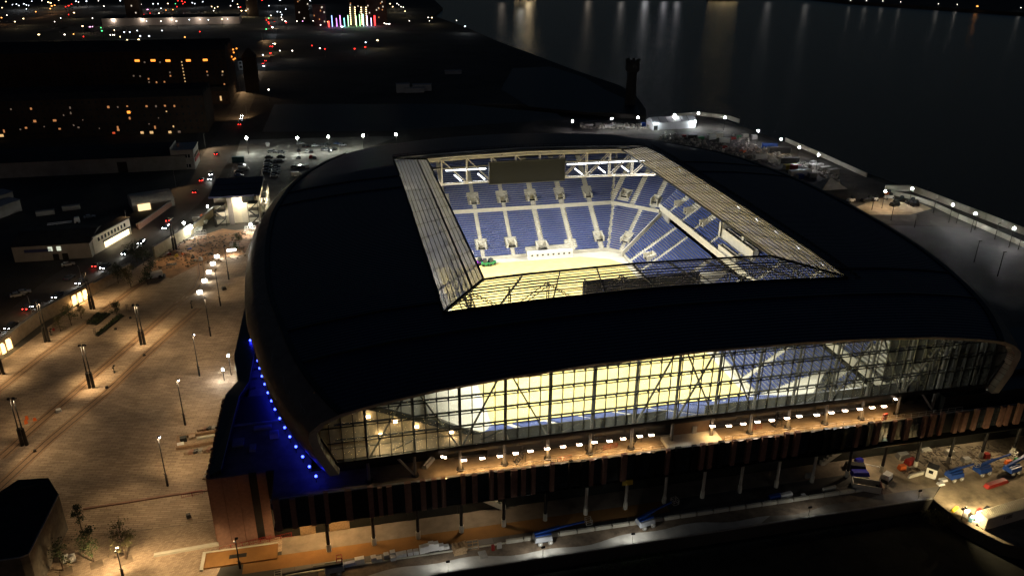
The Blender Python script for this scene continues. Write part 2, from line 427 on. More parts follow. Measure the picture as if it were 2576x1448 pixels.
# tubes, columns and diagonals behind the glass
colx = [9.6 + 8.75 * k for k in range(-2, 15)]; CY = 126.2
for z in RAILS:
    xs_ = [x for x in lin(XC - 70, XC + 70, 200) if gtop(x) > z + .2 and gbot(x) < z]
    if not xs_: continue
    mb = MB().cyl((xs_[0], CY - .35, z + .1), (xs_[-1], CY - .35, z + .1), .2, n=8)
    for x in mxs:
        if xs_[0] < x < xs_[-1]: mb.box((x, CY - .6, z + .08), (.32, .7, .34))
    mb.build('wind_tube', M_DSTEEL, gable)
def diag(k0, k1):     # from the head of column k0 to the foot of column k1
    a, b = 9.6 + 8.75 * (k0 - 1), 9.6 + 8.75 * (k1 - 1); s = 1 if b > a else -1
    MB().beam((a + s * .9, CY, gtop(a) - .2), (b - s * .3, CY, 20.6), .3, .3).build('brace', mat('brown_grey_steel', (.16, .15, .13)), gable)
for p in ((1, 0), (1, 2), (3, 2), (3, 4), (7, 6), (7, 8), (8, 7), (8, 9), (12, 11), (12, 13), (14, 13)): diag(*p)
for x in colx:
    if abs(x - XC) < 70: MB().cyl((x, CY, 20.4), (x, CY, gtop(x) + .6), .3, n=10).build('gable_column', mat('brown_grey_steel', (.16, .15, .13), .5, .2, var=.1), gable)
# truss and gutter beam under the gable, soffit over the terrace
mb = MB()
for a, b in zip(xs_ := lin(XC - 71, XC + 71, 50), xs_[1:]):
    mb.beam((a, GYP + .1, gbot(a) - .45 if abs(a - XC) < 70 else 21), (b, GYP + .1, gbot(b) - .45 if abs(b - XC) < 70 else 21), .5, .7)
mb.build('sill_beam', M_DSTEEL, gable)
mb = MB()
for k in range(-1, 14):
    a = 9.6 + 8.75 * k
    mb.beam((a, 126, 20.2), (a + 8.75, 126, 20.2), .3, .4)
    if k % 2: mb.beam((a, 126, 20.1), (a + 8.75, 129.5, 21), .18)
mb.build('soffit_truss', M_DSTEEL, gable)
# ---- skylight strips
def skz(x, y):
    tx = max(0, min(1, (x - OX0) / (IX0 - OX0), (OX1 - x) / (OX1 - IX1))); ty = max(0, min(1, (y - OY0) / (IY0 - OY0), (OY1 - y) / (OY1 - IY1)))
    return roof_z(x, y) + .15 + .35 * min(tx, ty)
def strip(side, nb, nbar, thick):
    """side n s e w; nb cross bays, nbar bars along; t from 0 (outer) to 1 (inner)"""
    def P(s, t):
        ox = {'n': (OX0, OX1, OY0, OY0), 's': (OX0, OX1, OY1, OY1), 'e': (OX0, OX0, OY0, OY1), 'w': (OX1, OX1, OY0, OY1)}[side]
        ix = {'n': (IX0, IX1, IY0, IY0), 's': (IX0, IX1, IY1, IY1), 'e': (IX0, IX0, IY0, IY1), 'w': (IX1, IX1, IY0, IY1)}[side]
        q = [o_ + (i_ - o_) * t for o_, i_ in zip(ox, ix)]
        x, y = q[0] + (q[1] - q[0]) * s, q[2] + (q[3] - q[2]) * s
        return Vector((x, y, skz(x, y)))
    root = MB()
    for s in (0, 1): root.beam(P(s, 0) + Vector((0, 0, .1)), P(s, 1) + Vector((0, 0, .1)), .5, .45)
    for t, w in ((0, .4), (1, .42)):
        for i in range(20): root.beam(P(i / 20, t), P((i + 1) / 20, t), w, .4)
    rt = root.build('skylight', M_BLACK if side != 's' else M_STEEL, ST)
    for k in range(1, nbar):
        mb = MB(); t = k / nbar
        for i in range(16): mb.beam(P(i / 16, t) + Vector((0, 0, .06)), P((i + 1) / 16, t) + Vector((0, 0, .06)), .12 if k != thick else .5, .16)
        mb.build('glazing_bar', M_BLACK, rt)
    for i in range(1, nb):
        a, b = P(i / nb, 0), P(i / nb, 1); a.z -= .3; b.z -= .3
        MB().beam(a, b, .26, .45).build('rafter', M_DSTEEL, rt)
    for i in range(nb):
        for t0, t1 in ((0, .5), (.5, 1)):
            mb = MB(); s0, s1 = i / nb, (i + 1) / nb; vs = []
            for t in lin(t0, t1, 2):
                for s in lin(s0, s1, 4): vs.append(P(s, t) - Vector((0, 0, .08)))
            mb.add(vs, [(r * 5 + c, r * 5 + c + 1, r * 5 + c + 6, r * 5 + c + 5) for r in range(2) for c in range(4)])
            mb.build('pane', {'n': M_SKYN, 'w': M_SKYW}.get(side, M_SKYL), rt)
strip('n', 8, 10, 7); strip('s', 8, 6, 9); strip('e', 12, 10, 7); strip('w', 12, 9, 99)
# ---- roof trusses under the strips
def truss(a, b, zt, zb, n, m, flip=None, w=.38, name='roof_truss'):
    a, b = Vector(a), Vector(b); mb = MB()
    def at(i, z): p = a.lerp(b, i / n); return Vector((p.x, p.y, z(p) if callable(z) else z))
    nrm = (b - a).normalized().cross(Vector((0, 0, 1))) * 1.6
    for off in (Vector((0, 0, 0)), nrm):
        for i in range(n):
            mb.beam(at(i, zt) + off, at(i + 1, zt) + off, w * 1.2); mb.beam(at(i, zb) + off, at(i + 1, zb) + off, w * 1.1)
            f = (flip(i) if flip else i % 2)
            if f: mb.beam(at(i, zb) + off, at(i + 1, zt) + off, w * .8)
            else: mb.beam(at(i, zt) + off, at(i + 1, zb) + off, w * .8)
        for i in range(n + 1): mb.beam(at(i, zt) + off, at(i, zb) + off, w)
    zm = lambda p: ((zt(p) if callable(zt) else zt) + (zb(p) if callable(zb) else zb)) / 2 + 1.2
    for i in range(n): mb.beam(at(i, zm) + nrm * .5, at(i + 1, zm) + nrm * .5, w * .7)
    for i in range(n + 1): mb.beam(at(i, zb), at(i, zb) + nrm, w * .6); mb.beam(at(i, zt), at(i, zt) + nrm, w * .6)
    return mb.build(name, m, ST)
zr = lambda p: roof_z(p.x, p.y) - .8
truss((17, 268, 0), (113, 268, 0), lambda p: roof_z(p.x, 268) - .7, lambda p: 30.2 + .9 * (1 - ((p.x - XC) / 48) ** 2), 11, mat('dull_beige_steel', (.42, .38, .31), .5, .2, var=.1), lambda i: i >= 6, w=.27)
truss((113, 155.6, 0), (17, 155.6, 0), lambda p: roof_z(p.x, 155.6) - .9, 33.5, 11, M_DSTEEL, w=.2)
truss((24, 150, 0), (24, 270, 0), lambda p: roof_z(24, p.y) - 1, 34.5, 9, M_DSTEEL, w=.22)
truss((112.5, 270, 0), (112.5, 150, 0), lambda p: roof_z(112, p.y) - 1.2, 36.5, 13, M_DSTEEL, w=.2)
# big screens
for (x0, x1, y, za, zb) in ((50.9, 78.6, 266.2, 30.1, 38.2), (52.0, 80.5, 157.8, 31.2, 38.2)):
    sc = MB().bx(x0, x1, y, y + .9, za, zb).build('video_screen', mat('unlit_screen', (.014, .014, .012), .7, var=.1, spec=.1), ST)
    K = MB(); s = -1 if y > 200 else 1; yy = y - .1 if y > 200 else y + 1.0
    for q in ((x0, x1, za, za + .25), (x0, x1, zb - .25, zb), (x0, x0 + .25, za, zb), (x1 - .25, x1, za, zb)): K.bx(q[0], q[1], yy - .06, yy + .06, q[2], q[3])
    K.build('screen_frame', M_DSTEEL, sc)
# ---- terraces
def seats_np(P, dirs, w=.44):
    """P (n,3) seat positions; dirs (n,2) outward unit normals -> two boxes per seat"""
    P = np.asarray(P, float); D = np.asarray(dirs, float); n_ = len(P); T = np.stack([-D[:, 1], D[:, 0]], 1)
    out = []
    for (o0, o1, z0, z1) in ((.30, .68, .34, .44), (.62, .74, .40, .86)):
        vs = np.zeros((n_, 8, 3)); k = 0
        for z in (z0, z1):
            for a, b in ((-1, o0), (1, o0), (1, o1), (-1, o1)):
                vs[:, k, 0] = P[:, 0] + D[:, 0] * b + T[:, 0] * a * w / 2; vs[:, k, 1] = P[:, 1] + D[:, 1] * b + T[:, 1] * a * w / 2
                vs[:, k, 2] = P[:, 2] + z; k += 1
        out.append(vs)
    V = np.concatenate(out, 0).reshape(-1, 3); nb_ = 2 * n_
    F = (BOXF[None] + np.arange(nb_)[:, None, None] * 8).reshape(-1, 4)
    return V, F
def tier(stand, rows, nrm, aisles, m_tread=M_CONC, seats=True, skip=None, pitch=.52, ref=None):
    """rows: list of (A, B, z); nrm outward 2D normal; aisles: list of (distance from ref along the row, width)"""
    mb = MB(); nx, ny = nrm
    for (A, B, z), (A2, B2, z2) in zip(rows, rows[1:]):
        mb.quad((A[0], A[1], z), (B[0], B[1], z), (B2[0], B2[1], z), (A2[0], A2[1], z))
        mb.quad((A2[0], A2[1], z), (B2[0], B2[1], z), (B2[0], B2[1], z2), (A2[0], A2[1], z2))
    A, B, z = rows[0]; mb.quad((A[0], A[1], z - 1.6), (B[0], B[1], z - 1.6), (B[0], B[1], z), (A[0], A[1], z))
    # ends closed to a sloping soffit
    for e in (0, 1):
        pr = [(r[e][0], r[e][1], r[2]) for r in rows]
        for a, b in zip(pr, pr[1:]): mb.quad((a[0], a[1], a[2] - 1.6), (a[0], a[1], a[2]), (b[0], b[1], a[2]), (b[0], b[1], b[2] - 1.6))
    mb.build('terrace', m_tread, stand)
    a, b = rows[0], rows[-1]
    MB().quad((a[0][0], a[0][1], a[2] - 1.6), (b[0][0], b[0][1], b[2] - 1.6), (b[1][0], b[1][1], b[2] - 1.6), (a[1][0], a[1][1], a[2] - 1.6)).build('terrace_soffit', M_CONC2, stand)
    if not seats: return
    tx, ty = -ny, nx; blocks = {}; edges_ = sorted(c for c, w in aisles)
    for ri, (A, B, z) in enumerate(rows[:-1]):
        rf = ref or A; a = (A[0] - rf[0]) * tx + (A[1] - rf[1]) * ty; b = (B[0] - rf[0]) * tx + (B[1] - rf[1]) * ty
        if a > b: a, b = b, a; A, B = B, A
        k0 = math.ceil((a + .3) / pitch); s = k0 * pitch
        while s < b - .3:
            if all(abs(s - c) > w / 2 + .2 for c, w in aisles):
                px, py = A[0] + tx * (s - a), A[1] + ty * (s - a)
                if not (skip and skip(ri, s, px, py)):
                    blocks.setdefault(sum(1 for c in edges_ if c < s), []).append((px, py, z))
            s += pitch
    for k, P in blocks.items():
        V, F = seats_np(P, [nrm] * len(P)); np_obj('seat_block', V, F, M_SEAT, stand)['kind'] = 'stuff'
def vomitory(stand, c, nrm, z, w=3.2, d=3.4, h=2.3, m=M_CONC):
    """open-topped stair mouth: two cheek walls, a head wall and a dark well"""
    nx, ny = nrm; rz = math.atan2(ny, nx) - PI / 2; mb = MB()
    def L(a, b, zz): return (c[0] - ny * -a * -1 + nx * b, c[1] + nx * -a * -1 * -1 + ny * b, zz)
    def W_(a, b): return (c[0] + (-ny) * a + nx * b, c[1] + nx * a + ny * b)
    for a in (-w / 2, w / 2):
        p, q = W_(a, 0), W_(a, d); mb.beam((*p, z + h * .35), (*q, z + h * .55), .35, h * 1.1)
    p, q = W_(-w / 2 - .15, d), W_(w / 2 + .15, d); mb.beam((*p, z + h * .6), (*q, z + h * .6), .35, h * 1.2)
    v = mb.build('vomitory', m, stand)
    p = [W_(-w / 2 + .15, .2), W_(w / 2 - .15, .2), W_(w / 2 - .15, d - .2), W_(-w / 2 + .15, d - .2)]
    MB().add([(*p[0], z + .25), (*p[1], z + .25), (*p[2], z + .9), (*p[3], z + .9)], [(0, 1, 2, 3)]).build('stair_mouth_shade', M_DARKIN, v)  # near-black sheet paints the shade inside the stair mouth
def steps(stand, rows, ais, nrm, ref, w=1.2):
    tx, ty = -nrm[1], nrm[0]; mb = MB()
    for c in ais:
        for (A, B, z), (A2, B2, z2) in zip(rows, rows[1:]):
            a = (A[0] - ref[0]) * tx + (A[1] - ref[1]) * ty; b = (B[0] - ref[0]) * tx + (B[1] - ref[1]) * ty
            if not (min(a, b) < c < max(a, b)): continue
            bx_, by_ = A[0] + tx * (c - a), A[1] + ty * (c - a)
            mb.box((bx_ + nrm[0] * .62, by_ + nrm[1] * .62, z + .15), (w, .36, .3) if abs(nrm[1]) > .9 else ((.36, w, .3) if abs(nrm[0]) > .9 else (.6, .6, .3)), 0)
    if mb.v: mb.build('aisle_steps', M_CONC, stand)

# far (south) stand
S1 = tag(MB().bx(20, 112, 306.6, 307.2, 0, 31).build('south_stand', M_DARKIN, ST))
S1.name = 'stand'
SL = .74
def far_rows(y0, z0, nrow, x_left, corner0):
    out = []
    for i in range(nrow + 1):
        d = .8 * i; out.append(((x_left, y0 + d), (corner0 + d * .414, y0 + d), z0 + d * SL))
    return out
aisf = [26.4, 37.9, 49.4, 60.9, 72.4, 83.9, 95.4]
rl = far_rows(270, 1.2, 20, 22, 98)
ref = (0, 270)
def vskip(list_):   # list_: (row0,row1,centre,halfwidth)
    return lambda ri, s, px, py: any(a <= ri <= b and abs(s - c) < hw for a, b, c, hw in list_)
AX = [(-(x), 1.5) for x in aisf]
vl = [(3, 7, -x, 2.3) for x in (26.4, 49.4, 60.9, 95.4)] + [(1, 4, -x, 2.4) for x in (37.9, 72.4, 83.9)]
tier(S1, rl, (0, 1), AX, ref=(0, 270), skip=lambda ri, s, px, py: vskip(vl)(ri, s, px, py) or (ri < 3 and 66 < px < 83) or (ri < 3 and 37 < px < 46))
steps(S1, rl, [-x for x in aisf], (0, 1), (0, 270))
for x in (26.4, 49.4, 60.9, 95.4): vomitory(S1, (x, 270 + .8 * 3), (0, 1), 1.2 + 2.4 * SL + .2)
for x in (37.9, 72.4): vomitory(S1, (x, 270 + .8), (0, 1), 1.2 + .8 * SL + .2, 4)
ru = far_rows(287, 14.2, 24, 16, 104.3)
vu = [(2, 7, -x, 2.2) for x in aisf]
tier(S1, ru, (0, 1), AX, ref=(0, 270), skip=vskip(vu)); steps(S1, ru, [-x for x in aisf], (0, 1), (0, 270))
for x in aisf: vomitory(S1, (x, 287 + .8 * 2.2), (0, 1), 14.2 + 1.7 * SL + .2, 2.6, 3.6, 2.0)
# band between the tiers, continuing round the chamfer
def band(pts, z0, z1, th, m=M_CONC, name='tier_parapet', par=S1):
    mb = MB()
    for a, b in zip(pts, pts[1:]): mb.beam((a[0], a[1], (z0 + z1) / 2), (b[0], b[1], (z0 + z1) / 2), th, z1 - z0)
    return mb.build(name, m, par)
band([(16, 286.6), (104.1, 286.6), (118.6, 272.3)], 13.0, 14.7, .5)
mb = MB(); mb.quad((16, 286, 13.0), (104, 286, 13.0), (104, 287.2, 13.0), (16, 287.2, 13.0)); mb.build('walkway', M_CONC, S1)
# chamfered corner
q = math.sqrt(.5)
def cham_rows(front, z0, nrow, ends):
    out = []
    for i in range(nrow + 1): d = .8 * i; out.append((*ends(d), z0 + d * SL))
    return out
wallA, wallB = Vector((101.2, 263.5)), Vector((119.2, 270.8))
def lower_ends(d):
    P = Vector((98 + .414 * d, 270 + d)); t = P.x + P.y     # line x+y=t ; meet wall line
    a, b = wallA, wallB; s = (t - a.x - a.y) / ((b.x + b.y) - (a.x + a.y)); Q = a.lerp(b, max(0.02, s))
    if s < .02: Q = Vector((t - 262.5 - 0, 262.5)) if False else a
    return (P.x, P.y), (Q.x, Q.y)
rc = cham_rows(None, 1.2, 20, lower_ends)
nq = (q, q); refc = (101, 270)
cs = [(-(-3.2), 1.3)]
tier(S1, rc, nq, [(-5.2, 1.4), (-14.0, 1.2)], ref=(98, 270), skip=lambda ri, s, px, py: 4 <= ri <= 8 and abs(s + 5.2) < 2.0)
vomitory(S1, (98 + q * 2.7 + q * 5.2, 270 + q * 2.7 - q * 5.2), nq, 1.2 + 2.7 * SL + .2)
def up_ends(d):
    P = Vector((104.3 + .414 * d, 287 + d)); Qx = 118.9 + .924 * d * 1.082; Qy = 272.4 + .383 * d * 1.082
    return (P.x, P.y), (Qx, Qy)
rcu = cham_rows(None, 14.2, 24, up_ends)
tier(S1, rcu, nq, [(.4, 1.5), (-8.5, 1.4), (-17.5, 1.4)], ref=(104.3, 287), skip=lambda ri, s, px, py: (1 <= ri <= 6 and abs(s + 4.2) < 2.2) or (1 <= ri <= 5 and abs(s + 17.5) < 2))
vomitory(S1, (104.3 + q * 2 + q * 4.2, 287 + q * 2 - q * 4.2), nq, 14.2 + 1.6, 3.0)
vomitory(S1, (104.3 + q * 1.6 + q * 17.2, 287 + q * 1.6 - q * 17.2), nq, 14.2 + 1.6, 2.6)
# pale dividing wall between corner and west stand
mb = MB(); a, b = wallA, wallB
for i in range(8):
    p, r2 = a.lerp(b, i / 8), a.lerp(b, (i + 1) / 8); z0 = 2.2 + 12.6 * i / 8; z1 = 2.2 + 12.6 * (i + 1) / 8
    d_ = (b - a).normalized(); nn_ = Vector((-d_.y, d_.x)) * .18
    mb.add([(p.x - nn_.x, p.y - nn_.y, 0), (r2.x - nn_.x, r2.y - nn_.y, 0), (r2.x + nn_.x, r2.y + nn_.y, 0), (p.x + nn_.x, p.y + nn_.y, 0),
            (p.x - nn_.x, p.y - nn_.y, z0), (r2.x - nn_.x, r2.y - nn_.y, z1), (r2.x + nn_.x, r2.y + nn_.y, z1), (p.x + nn_.x, p.y + nn_.y, z0)],
           [(3, 2, 1, 0), (4, 5, 6, 7), (0, 1, 5, 4), (1, 2, 6, 5), (2, 3, 7, 6), (3, 0, 4, 7)])
mb.build('dividing_wall', M_CONC, S1)
MB().beam((119.1, 270.8, 9), (118.4, 262, 9), .5, 17).build('dividing_wall', M_CONC2, S1)
# west stand
S2 = MB().bx(141.2, 141.8, 140, 280, 0, 33).build('stand', M_DARKIN, ST)
def west_rows(x0, z0, n_, sl, yfar0, kf, ynear=131.0):
    out = []
    for i in range(n_ + 1): d = .8 * i; out.append(((x0 + d, ynear), (x0 + d, yfar0 + kf * d), z0 + d * sl))
    return out
ail = [(y, 1.5) for y in (256.5, 246.5, 226, 207, 188, 169, 150)]
rw = west_rows(102, 1.0, 21, .7, 263.6, .41)
tier(S2, rw, (1, 0), ail, ref=(102, 0), skip=lambda ri, s, px, py: (4 <= ri <= 7 and any(abs(py - c) < 2.2 for c in (250.5, 226))) or py < 146)
steps(S2, rw, [y for y, w in ail], (1, 0), (102, 0))
for y in (250.5, 226): vomitory(S2, (102 + .8 * 4, y), (1, 0), 1 + 3.2 * .7 + .2, 3.4)
ailu = [(y, 1.0) for y in (259.4, 248.5, 238.8, 225.6, 210, 194, 180, 166, 152)]
rwu = west_rows(116.4, 17.9, 24, .73, 267.0, .41)
upv = (259.4, 250.9, 237.5)
tier(S2, rwu, (1, 0), ailu, ref=(102, 0), skip=lambda ri, s, px, py: (3 <= ri <= 8 and any(abs(py - c) < 1.9 for c in upv)) or (4 <= ri <= 6 and 203 < py < 225) or (ri <= 2 and 207 < py < 220) or py < 146)
steps(S2, rwu, [y for y, w in ailu], (1, 0), (102, 0))
for y in upv: vomitory(S2, (116.4 + .8 * 3.4, y), (1, 0), 17.9 + 2.7 * .73 + .2, 2.4, 5, 2.0)
band([(116.2, 131), (116.2, 267.5)], 17.5, 18.8, .4, par=S2); band([(119.4, 131), (119.4, 268.5)], 14.6, 15.5, .3, par=S2)
MB().bx(119.6, 131, 131, 268, 15.0, 15.3).build('walkway', M_CONC2, S2)
mb = MB(); mb.bx(124, 124.3, 131, 268, 12, 24); mb.build('box_front', M_WPAN, S2)
K = MB()
for y in lin(134, 264, 26): K.bx(123.6, 124, y - .15, y + .15, 15, 19.5)
K.build('box_divider', M_DSTEEL, S2)
# media and camera pens in the upper tier
for (xa, xb, ya, yb, zt) in ((116.8, 118.6, 207, 219.5, 20.2), (120.3, 122.2, 203.5, 224.5, 23.6), (120.2, 124.2, 225.2, 226.9, 25.2), (121.5, 124.2, 212.2, 214.0, 25.2)):
    zb = 17.9 + (xa - 116.4) * .73; mb = MB()
    for w_ in ((xa, xa + .25, ya, yb), (xb - .25, xb, ya, yb), (xa, xb, ya, ya + .25), (xa, xb, yb - .25, yb)): mb.bx(w_[0], w_[1], w_[2], w_[3], zb - .5, zt)
    pen = mb.build('camera_pen', M_CONC, S2); MB().bx(xa + .2, xb - .2, ya + .2, yb - .2, zb - .3, zb + .5).build('pen_floor', M_CONC2, pen)
# lower-tier hospitality pen
mb = MB(); mb.bx(107, 118, 213.6, 214, 4, 13); mb.bx(106.8, 107.2, 196, 214, 3, 6.6); mb.build('camera_pen', M_CONC, S2)
MB().bx(104, 106.8, 198, 212, 4.4, 6.2).build('glass_screen', M_WPAN, S2)
# east stand, unseated pale terraces
S3 = MB().bx(-12, -11.4, 140, 280, 0, 33).build('stand', M_DARKIN, ST)
def east_rows(x0, z0, n_, sl, yf=266., yn=131.):
    return [((x0 - .8 * i, yf), (x0 - .8 * i, yn), z0 + .8 * i * sl) for i in range(n_ + 1)]
tier(S3, east_rows(28.4, 1.0, 20, .7), (-1, 0), [], seats=False)
tier(S3, east_rows(14, 17.4, 25, .74), (-1, 0), [(-y, 1.5) for y in (160, 176, 192, 208, 224, 240, 256)], ref=(14, 0), skip=lambda ri, s, px, py: py < 158)
tier(S3, east_rows(14, 17.4, 1, .74), (-1, 0), [], seats=False)
band([(14.2, 131), (14.2, 266)], 16.4, 18.4, .45, par=S3)
# near (north) stand
S4 = MB().bx(24, 106, 128.2, 128.7, 16, 18.6).build('stand', M_DARKIN, ST)
rn = [((104, 160.5 - .8 * i), (26, 160.5 - .8 * i), 1.0 + .8 * i * .56) for i in range(38)]
ain = [(x, 1.5) for x in (35, 44, 53, 62, 71, 80, 89, 98)]
tier(S4, rn, (0, -1), [(x, 1.5) for x, w in ain], ref=(0, 160.5), skip=lambda ri, s, px, py: 1 < ri < 6 and (abs(px - 41) < 4 or abs(px - 88) < 4))
# corner infills near end: pale concrete terraces
for side in (-1, 1):
    rows_ = []
    for i in range(22):
        d = .8 * i; k = .6
        if side < 0: A, B = (27.5 - d * .3, 161 + 0 - d * .0), (27.5 - d * .3, 161)
        A = (XC + side * (37.5 + d * 1.0), 160.5 - d * .2); B = (XC + side * (33.0 + d * .2), 161.5 - d * 1.3)
        rows_.append((A, B, 1.0 + d * .62) if side > 0 else (B, A, 1.0 + d * .62))
    nrm_ = Vector((side * 1.3, -1)).normalized(); tier(S4, rows_, (nrm_.x, nrm_.y), [], seats=False)
# raking end walls, warm-lit concourse behind the lower left of the gable
mb = MB(); mb.add([(-8, 130.3, 16), (28, 130.3, 16), (28, 130.3, 18.2), (21, 130.3, 21.3), (14, 130.3, 23.6), (0, 130.3, 30.2), (-8, 130.3, 33.5), (-8, 130.7, 16), (28, 130.7, 16), (28, 130.7, 18.2), (21, 130.7, 21.3), (14, 130.7, 23.6), (0, 130.7, 30.2), (-8, 130.7, 33.5)],
       [(0, 1, 2, 3, 4, 5, 6), (13, 12, 11, 10, 9, 8, 7), (2, 9, 10, 3), (3, 10, 11, 4), (4, 11, 12, 5), (5, 12, 13, 6)])
cw = mb.build('concourse_wall', mat('sand_plaster', (.42, .34, .22), .85, var=.3, scale=.4), ST)
MB().beam((-7, 129.9, 33.2), (28, 129.9, 17.9), .5, 1.0).build('raker_beam', M_DSTEEL, cw)
MB().bx(-8, 28, 126.8, 130.3, 20.3, 20.6).build('concourse_floor', M_TERR, cw)
for (x, z) in ((1.5, 27.3), (6.5, 25.6), (10.5, 23.9), (17.2, 21.7), (3.5, 23.0)):
    k = MB().box((x, 129.7, z), (.7, .35, .35)).build('bulkhead_lamp', E_WARM, cw); area((x, 129.4, z), (x + .3, 127, z - 4), 150, (1, .8, .5), .6, .4)
# dark stair towers filling the right end
mb = MB()
for i in range(9): mb.beam((118 + i * 1.3, 129, 16 + i * 1.5), (128 + i * 1.1, 131, 21 + i * 1.2), .25, .5)
for i in range(6): mb.bx(120 + i * 2.6, 120.4 + i * 2.6, 128, 128.4, 16, 30)
mb.build('stair_tower', M_DSTEEL, ST); MB().bx(116, 136, 134, 134.5, 16, 31).build('concourse_wall', M_DARKIN, ST)
MB().bx(XC - 50, XC + 50, 127.9, 128.1, 18, 19.2).build('rear_glass_rail', M_WPAN, S4)
# floodlights
def flood(c, tgt, sx, sy, p, col=WHITE, sp=96):
    o_ = MB().box((0, 0, 0), (sx, sy, .25)).build('floodlight', M_STEEL, ST, loc=c)
    o_.rotation_euler = (Vector(tgt) - Vector(c)).to_track_quat('-Z', 'Y').to_euler()
    MB().box((0, 0, -.15), (sx * .94, sy * .8, .04)).build('lamp_face', E_FLOOD, o_)
    area(Vector(c) + (Vector(tgt) - Vector(c)).normalized() * .5, tgt, p, col, sx, sy, sp)
for k in range(11):
    y = 147 + k * 11.4
    flood((11.5, y, 34.8), (66, y, 0), 1.2, 6, 8600); flood((119.5, y, 34.8), (60, y, 0), 1.2, 6, 8600)
for k in range(6):
    x = 36 + k * 11.8
    flood((x, 158.0, 34.4), (x, 180, 0), 7, 1.0, 2200, sp=76)
# white strip lamps under the far roof, seen through the truss, and short ones along the braces
for k, (xa, xb) in enumerate(((37, 44.5), (45, 51.5), (82, 89.5), (90, 97.5), (98, 105.5), (106, 112.5))):
    z = 33.4; MB().bx(xa, xb, 275, 275.5, z - .13, z + .13).build('strip_floodlight', E_FLOOD, ST); area(((xa + xb) / 2, 274.6, z), ((xa + xb) / 2, 240, 0), 1300, COOL, xb - xa, .6)
    area(((xa + xb) / 2, 275.8, z - .6), ((xa + xb) / 2, 296, 12), 45, COOL, xb - xa, .6)
for x in (39.5, 48, 84, 93, 102, 111):
    MB().beam((x, 272, 32.6), (x + 2.0, 269.6, 31.1), .28, .25).build('strip_floodlight', E_FLOOD, ST)
MB().bx(20, 112, 276, 277.2, 34, 34.2).build('catwalk', M_DSTEEL, ST)
# pale sloping soffit behind the far truss
mb = MB()
for a, b in zip(xs_ := lin(30, 100, 14), xs_[1:]): mb.quad((a, 268.6, roof_z(a, 268) - 1.6), (b, 268.6, roof_z(b, 268) - 1.6), (b, 273, roof_z(b, 273) - 2.4), (a, 273, roof_z(a, 273) - 2.4))
mb.build('roof_soffit', M_CONC, ST)
# lower end of the far gable and solid walls round the bowl so no light leaks
mb = MB(); far = frame_pts(1, Y1 - .5); kx = (68.6) / 74.4
pts = [(XC + (p[0] - XC) * kx, p[1], p[2] - .9) for p in far]
mb.add([(pts[0][0], Y1 - .5, 0), (pts[-1][0], Y1 - .5, 0)] + [pts[i] for i in range(len(pts) - 1, -1, -1)], [tuple(range(len(pts) + 2))]); mb.build('far_gable', M_CLAD, ST)
# ---- brick podium round the stadium
POD = MB()
TZ = 15.6
decks = [[(-17, 121.9), (176, 121.9), (176, 150), (141, 150), (141, 131), (-10, 131), (-10, 300), (8, 318), (-2, 318), (-18, 290), (-24, 214), (-24, 162), (-28.4, 158), (-28.4, 132.7), (-17, 132.7)],
         [(141.1, 150.1), (150, 150.1), (158, 200), (150, 290), (128, 318), (118, 318), (141.1, 296)], [(8.1, 307.6), (118, 307.6), (118, 318), (8.1, 318)]]
for dk_ in decks:
    n_ = len(dk_); POD.add([(x, y, TZ) for x, y in dk_] + [(x, y, TZ - .6) for x, y in dk_], [tuple(range(n_)), tuple(range(2 * n_ - 1, n_ - 1, -1))])
podium = POD.build('podium', M_TERR, ST)
# walls of the base below the deck
wl = [(-17, 132), (176, 132), (176, 150), (150, 150), (158, 200), (150, 290), (128, 317), (4, 317), (-18, 290), (-28.7, 209), (-28.7, 181), (-26.5, 168), (-28.8, 162), (-28.8, 132.6), (-17, 132.6)]
mb = MB()
for i in range(len(wl)):
    a, b = wl[i], wl[(i + 1) % len(wl)]; mb.beam((*a, 7.7), (*b, 7.7), .3, 15.4)
mb.build('base_wall', M_DPAN, podium)
# dark sloping edge strip along the plaza side
edge_o = [(-28.8, 132.4), (-28.8, 162.3), (-26.5, 168), (-28.7, 181), (-28.4, 209.5)]; edge_i = [(-26.6, 133.4), (-25.6, 160), (-24.0, 166), (-23.8, 181), (-22.8, 209)]
mb = MB()
for i in range(4):
    a, b, c, d = edge_o[i], edge_o[i + 1], edge_i[i + 1], edge_i[i]
    mb.add([(*a, TZ + .9), (*b, TZ + .9), (*c, TZ + 1.3), (*d, TZ + 1.3), (*c, TZ), (*d, TZ)], [(0, 1, 2, 3), (3, 2, 4, 5)])
mb.build('parapet_slope', M_DPAN, podium)
mb = MB()
for i in range(4): mb.beam((*edge_i[i], TZ + 1.38), (*edge_i[i + 1], TZ + 1.38), .14, .1)
mb.build('coping', mat('blue_grey_coping', (.4, .42, .5), .5, .3, var=0), podium)
# scalloped brick fins on that corner
mb = MB()
for k in range(16):
    y = 133.2 + k * 1.85; MB().box((-29.15, y, 7.9), (.7, 1.1, 15.9)).build('brick_fin', M_BRICK, podium)
# blue terrace: small plant, and a black sheet painting the shade of a dropped level
MB().bx(-28.4, -14, 150.5, 161.5, TZ, TZ + .08).build('deck_shade', M_BLACK, podium)
MB().bx(-28.2, -13, 149.9, 150.3, TZ, TZ + .35).build('deck_kerb', M_CONC2, podium)
for (x, y, w, d, h) in ((-24.5, 143.5, 2.2, 2.6, .5), (-20, 148, 3.6, 1.0, .6), (-17.5, 144.5, 1.7, 1.6, 1.1), (-21.5, 141, 1.2, 2.2, .5)):
    MB().box((x, y, TZ + h / 2), (w, d, h)).build('roof_plant', M_CONC2, podium)
mb = MB()
for k in range(9): mb.box((-23.4 + k * .12, 165 + k * 4.6, TZ + .1), (1.3, .5, .2), .4)
mb.build('drain_cover', M_DPAN, podium)
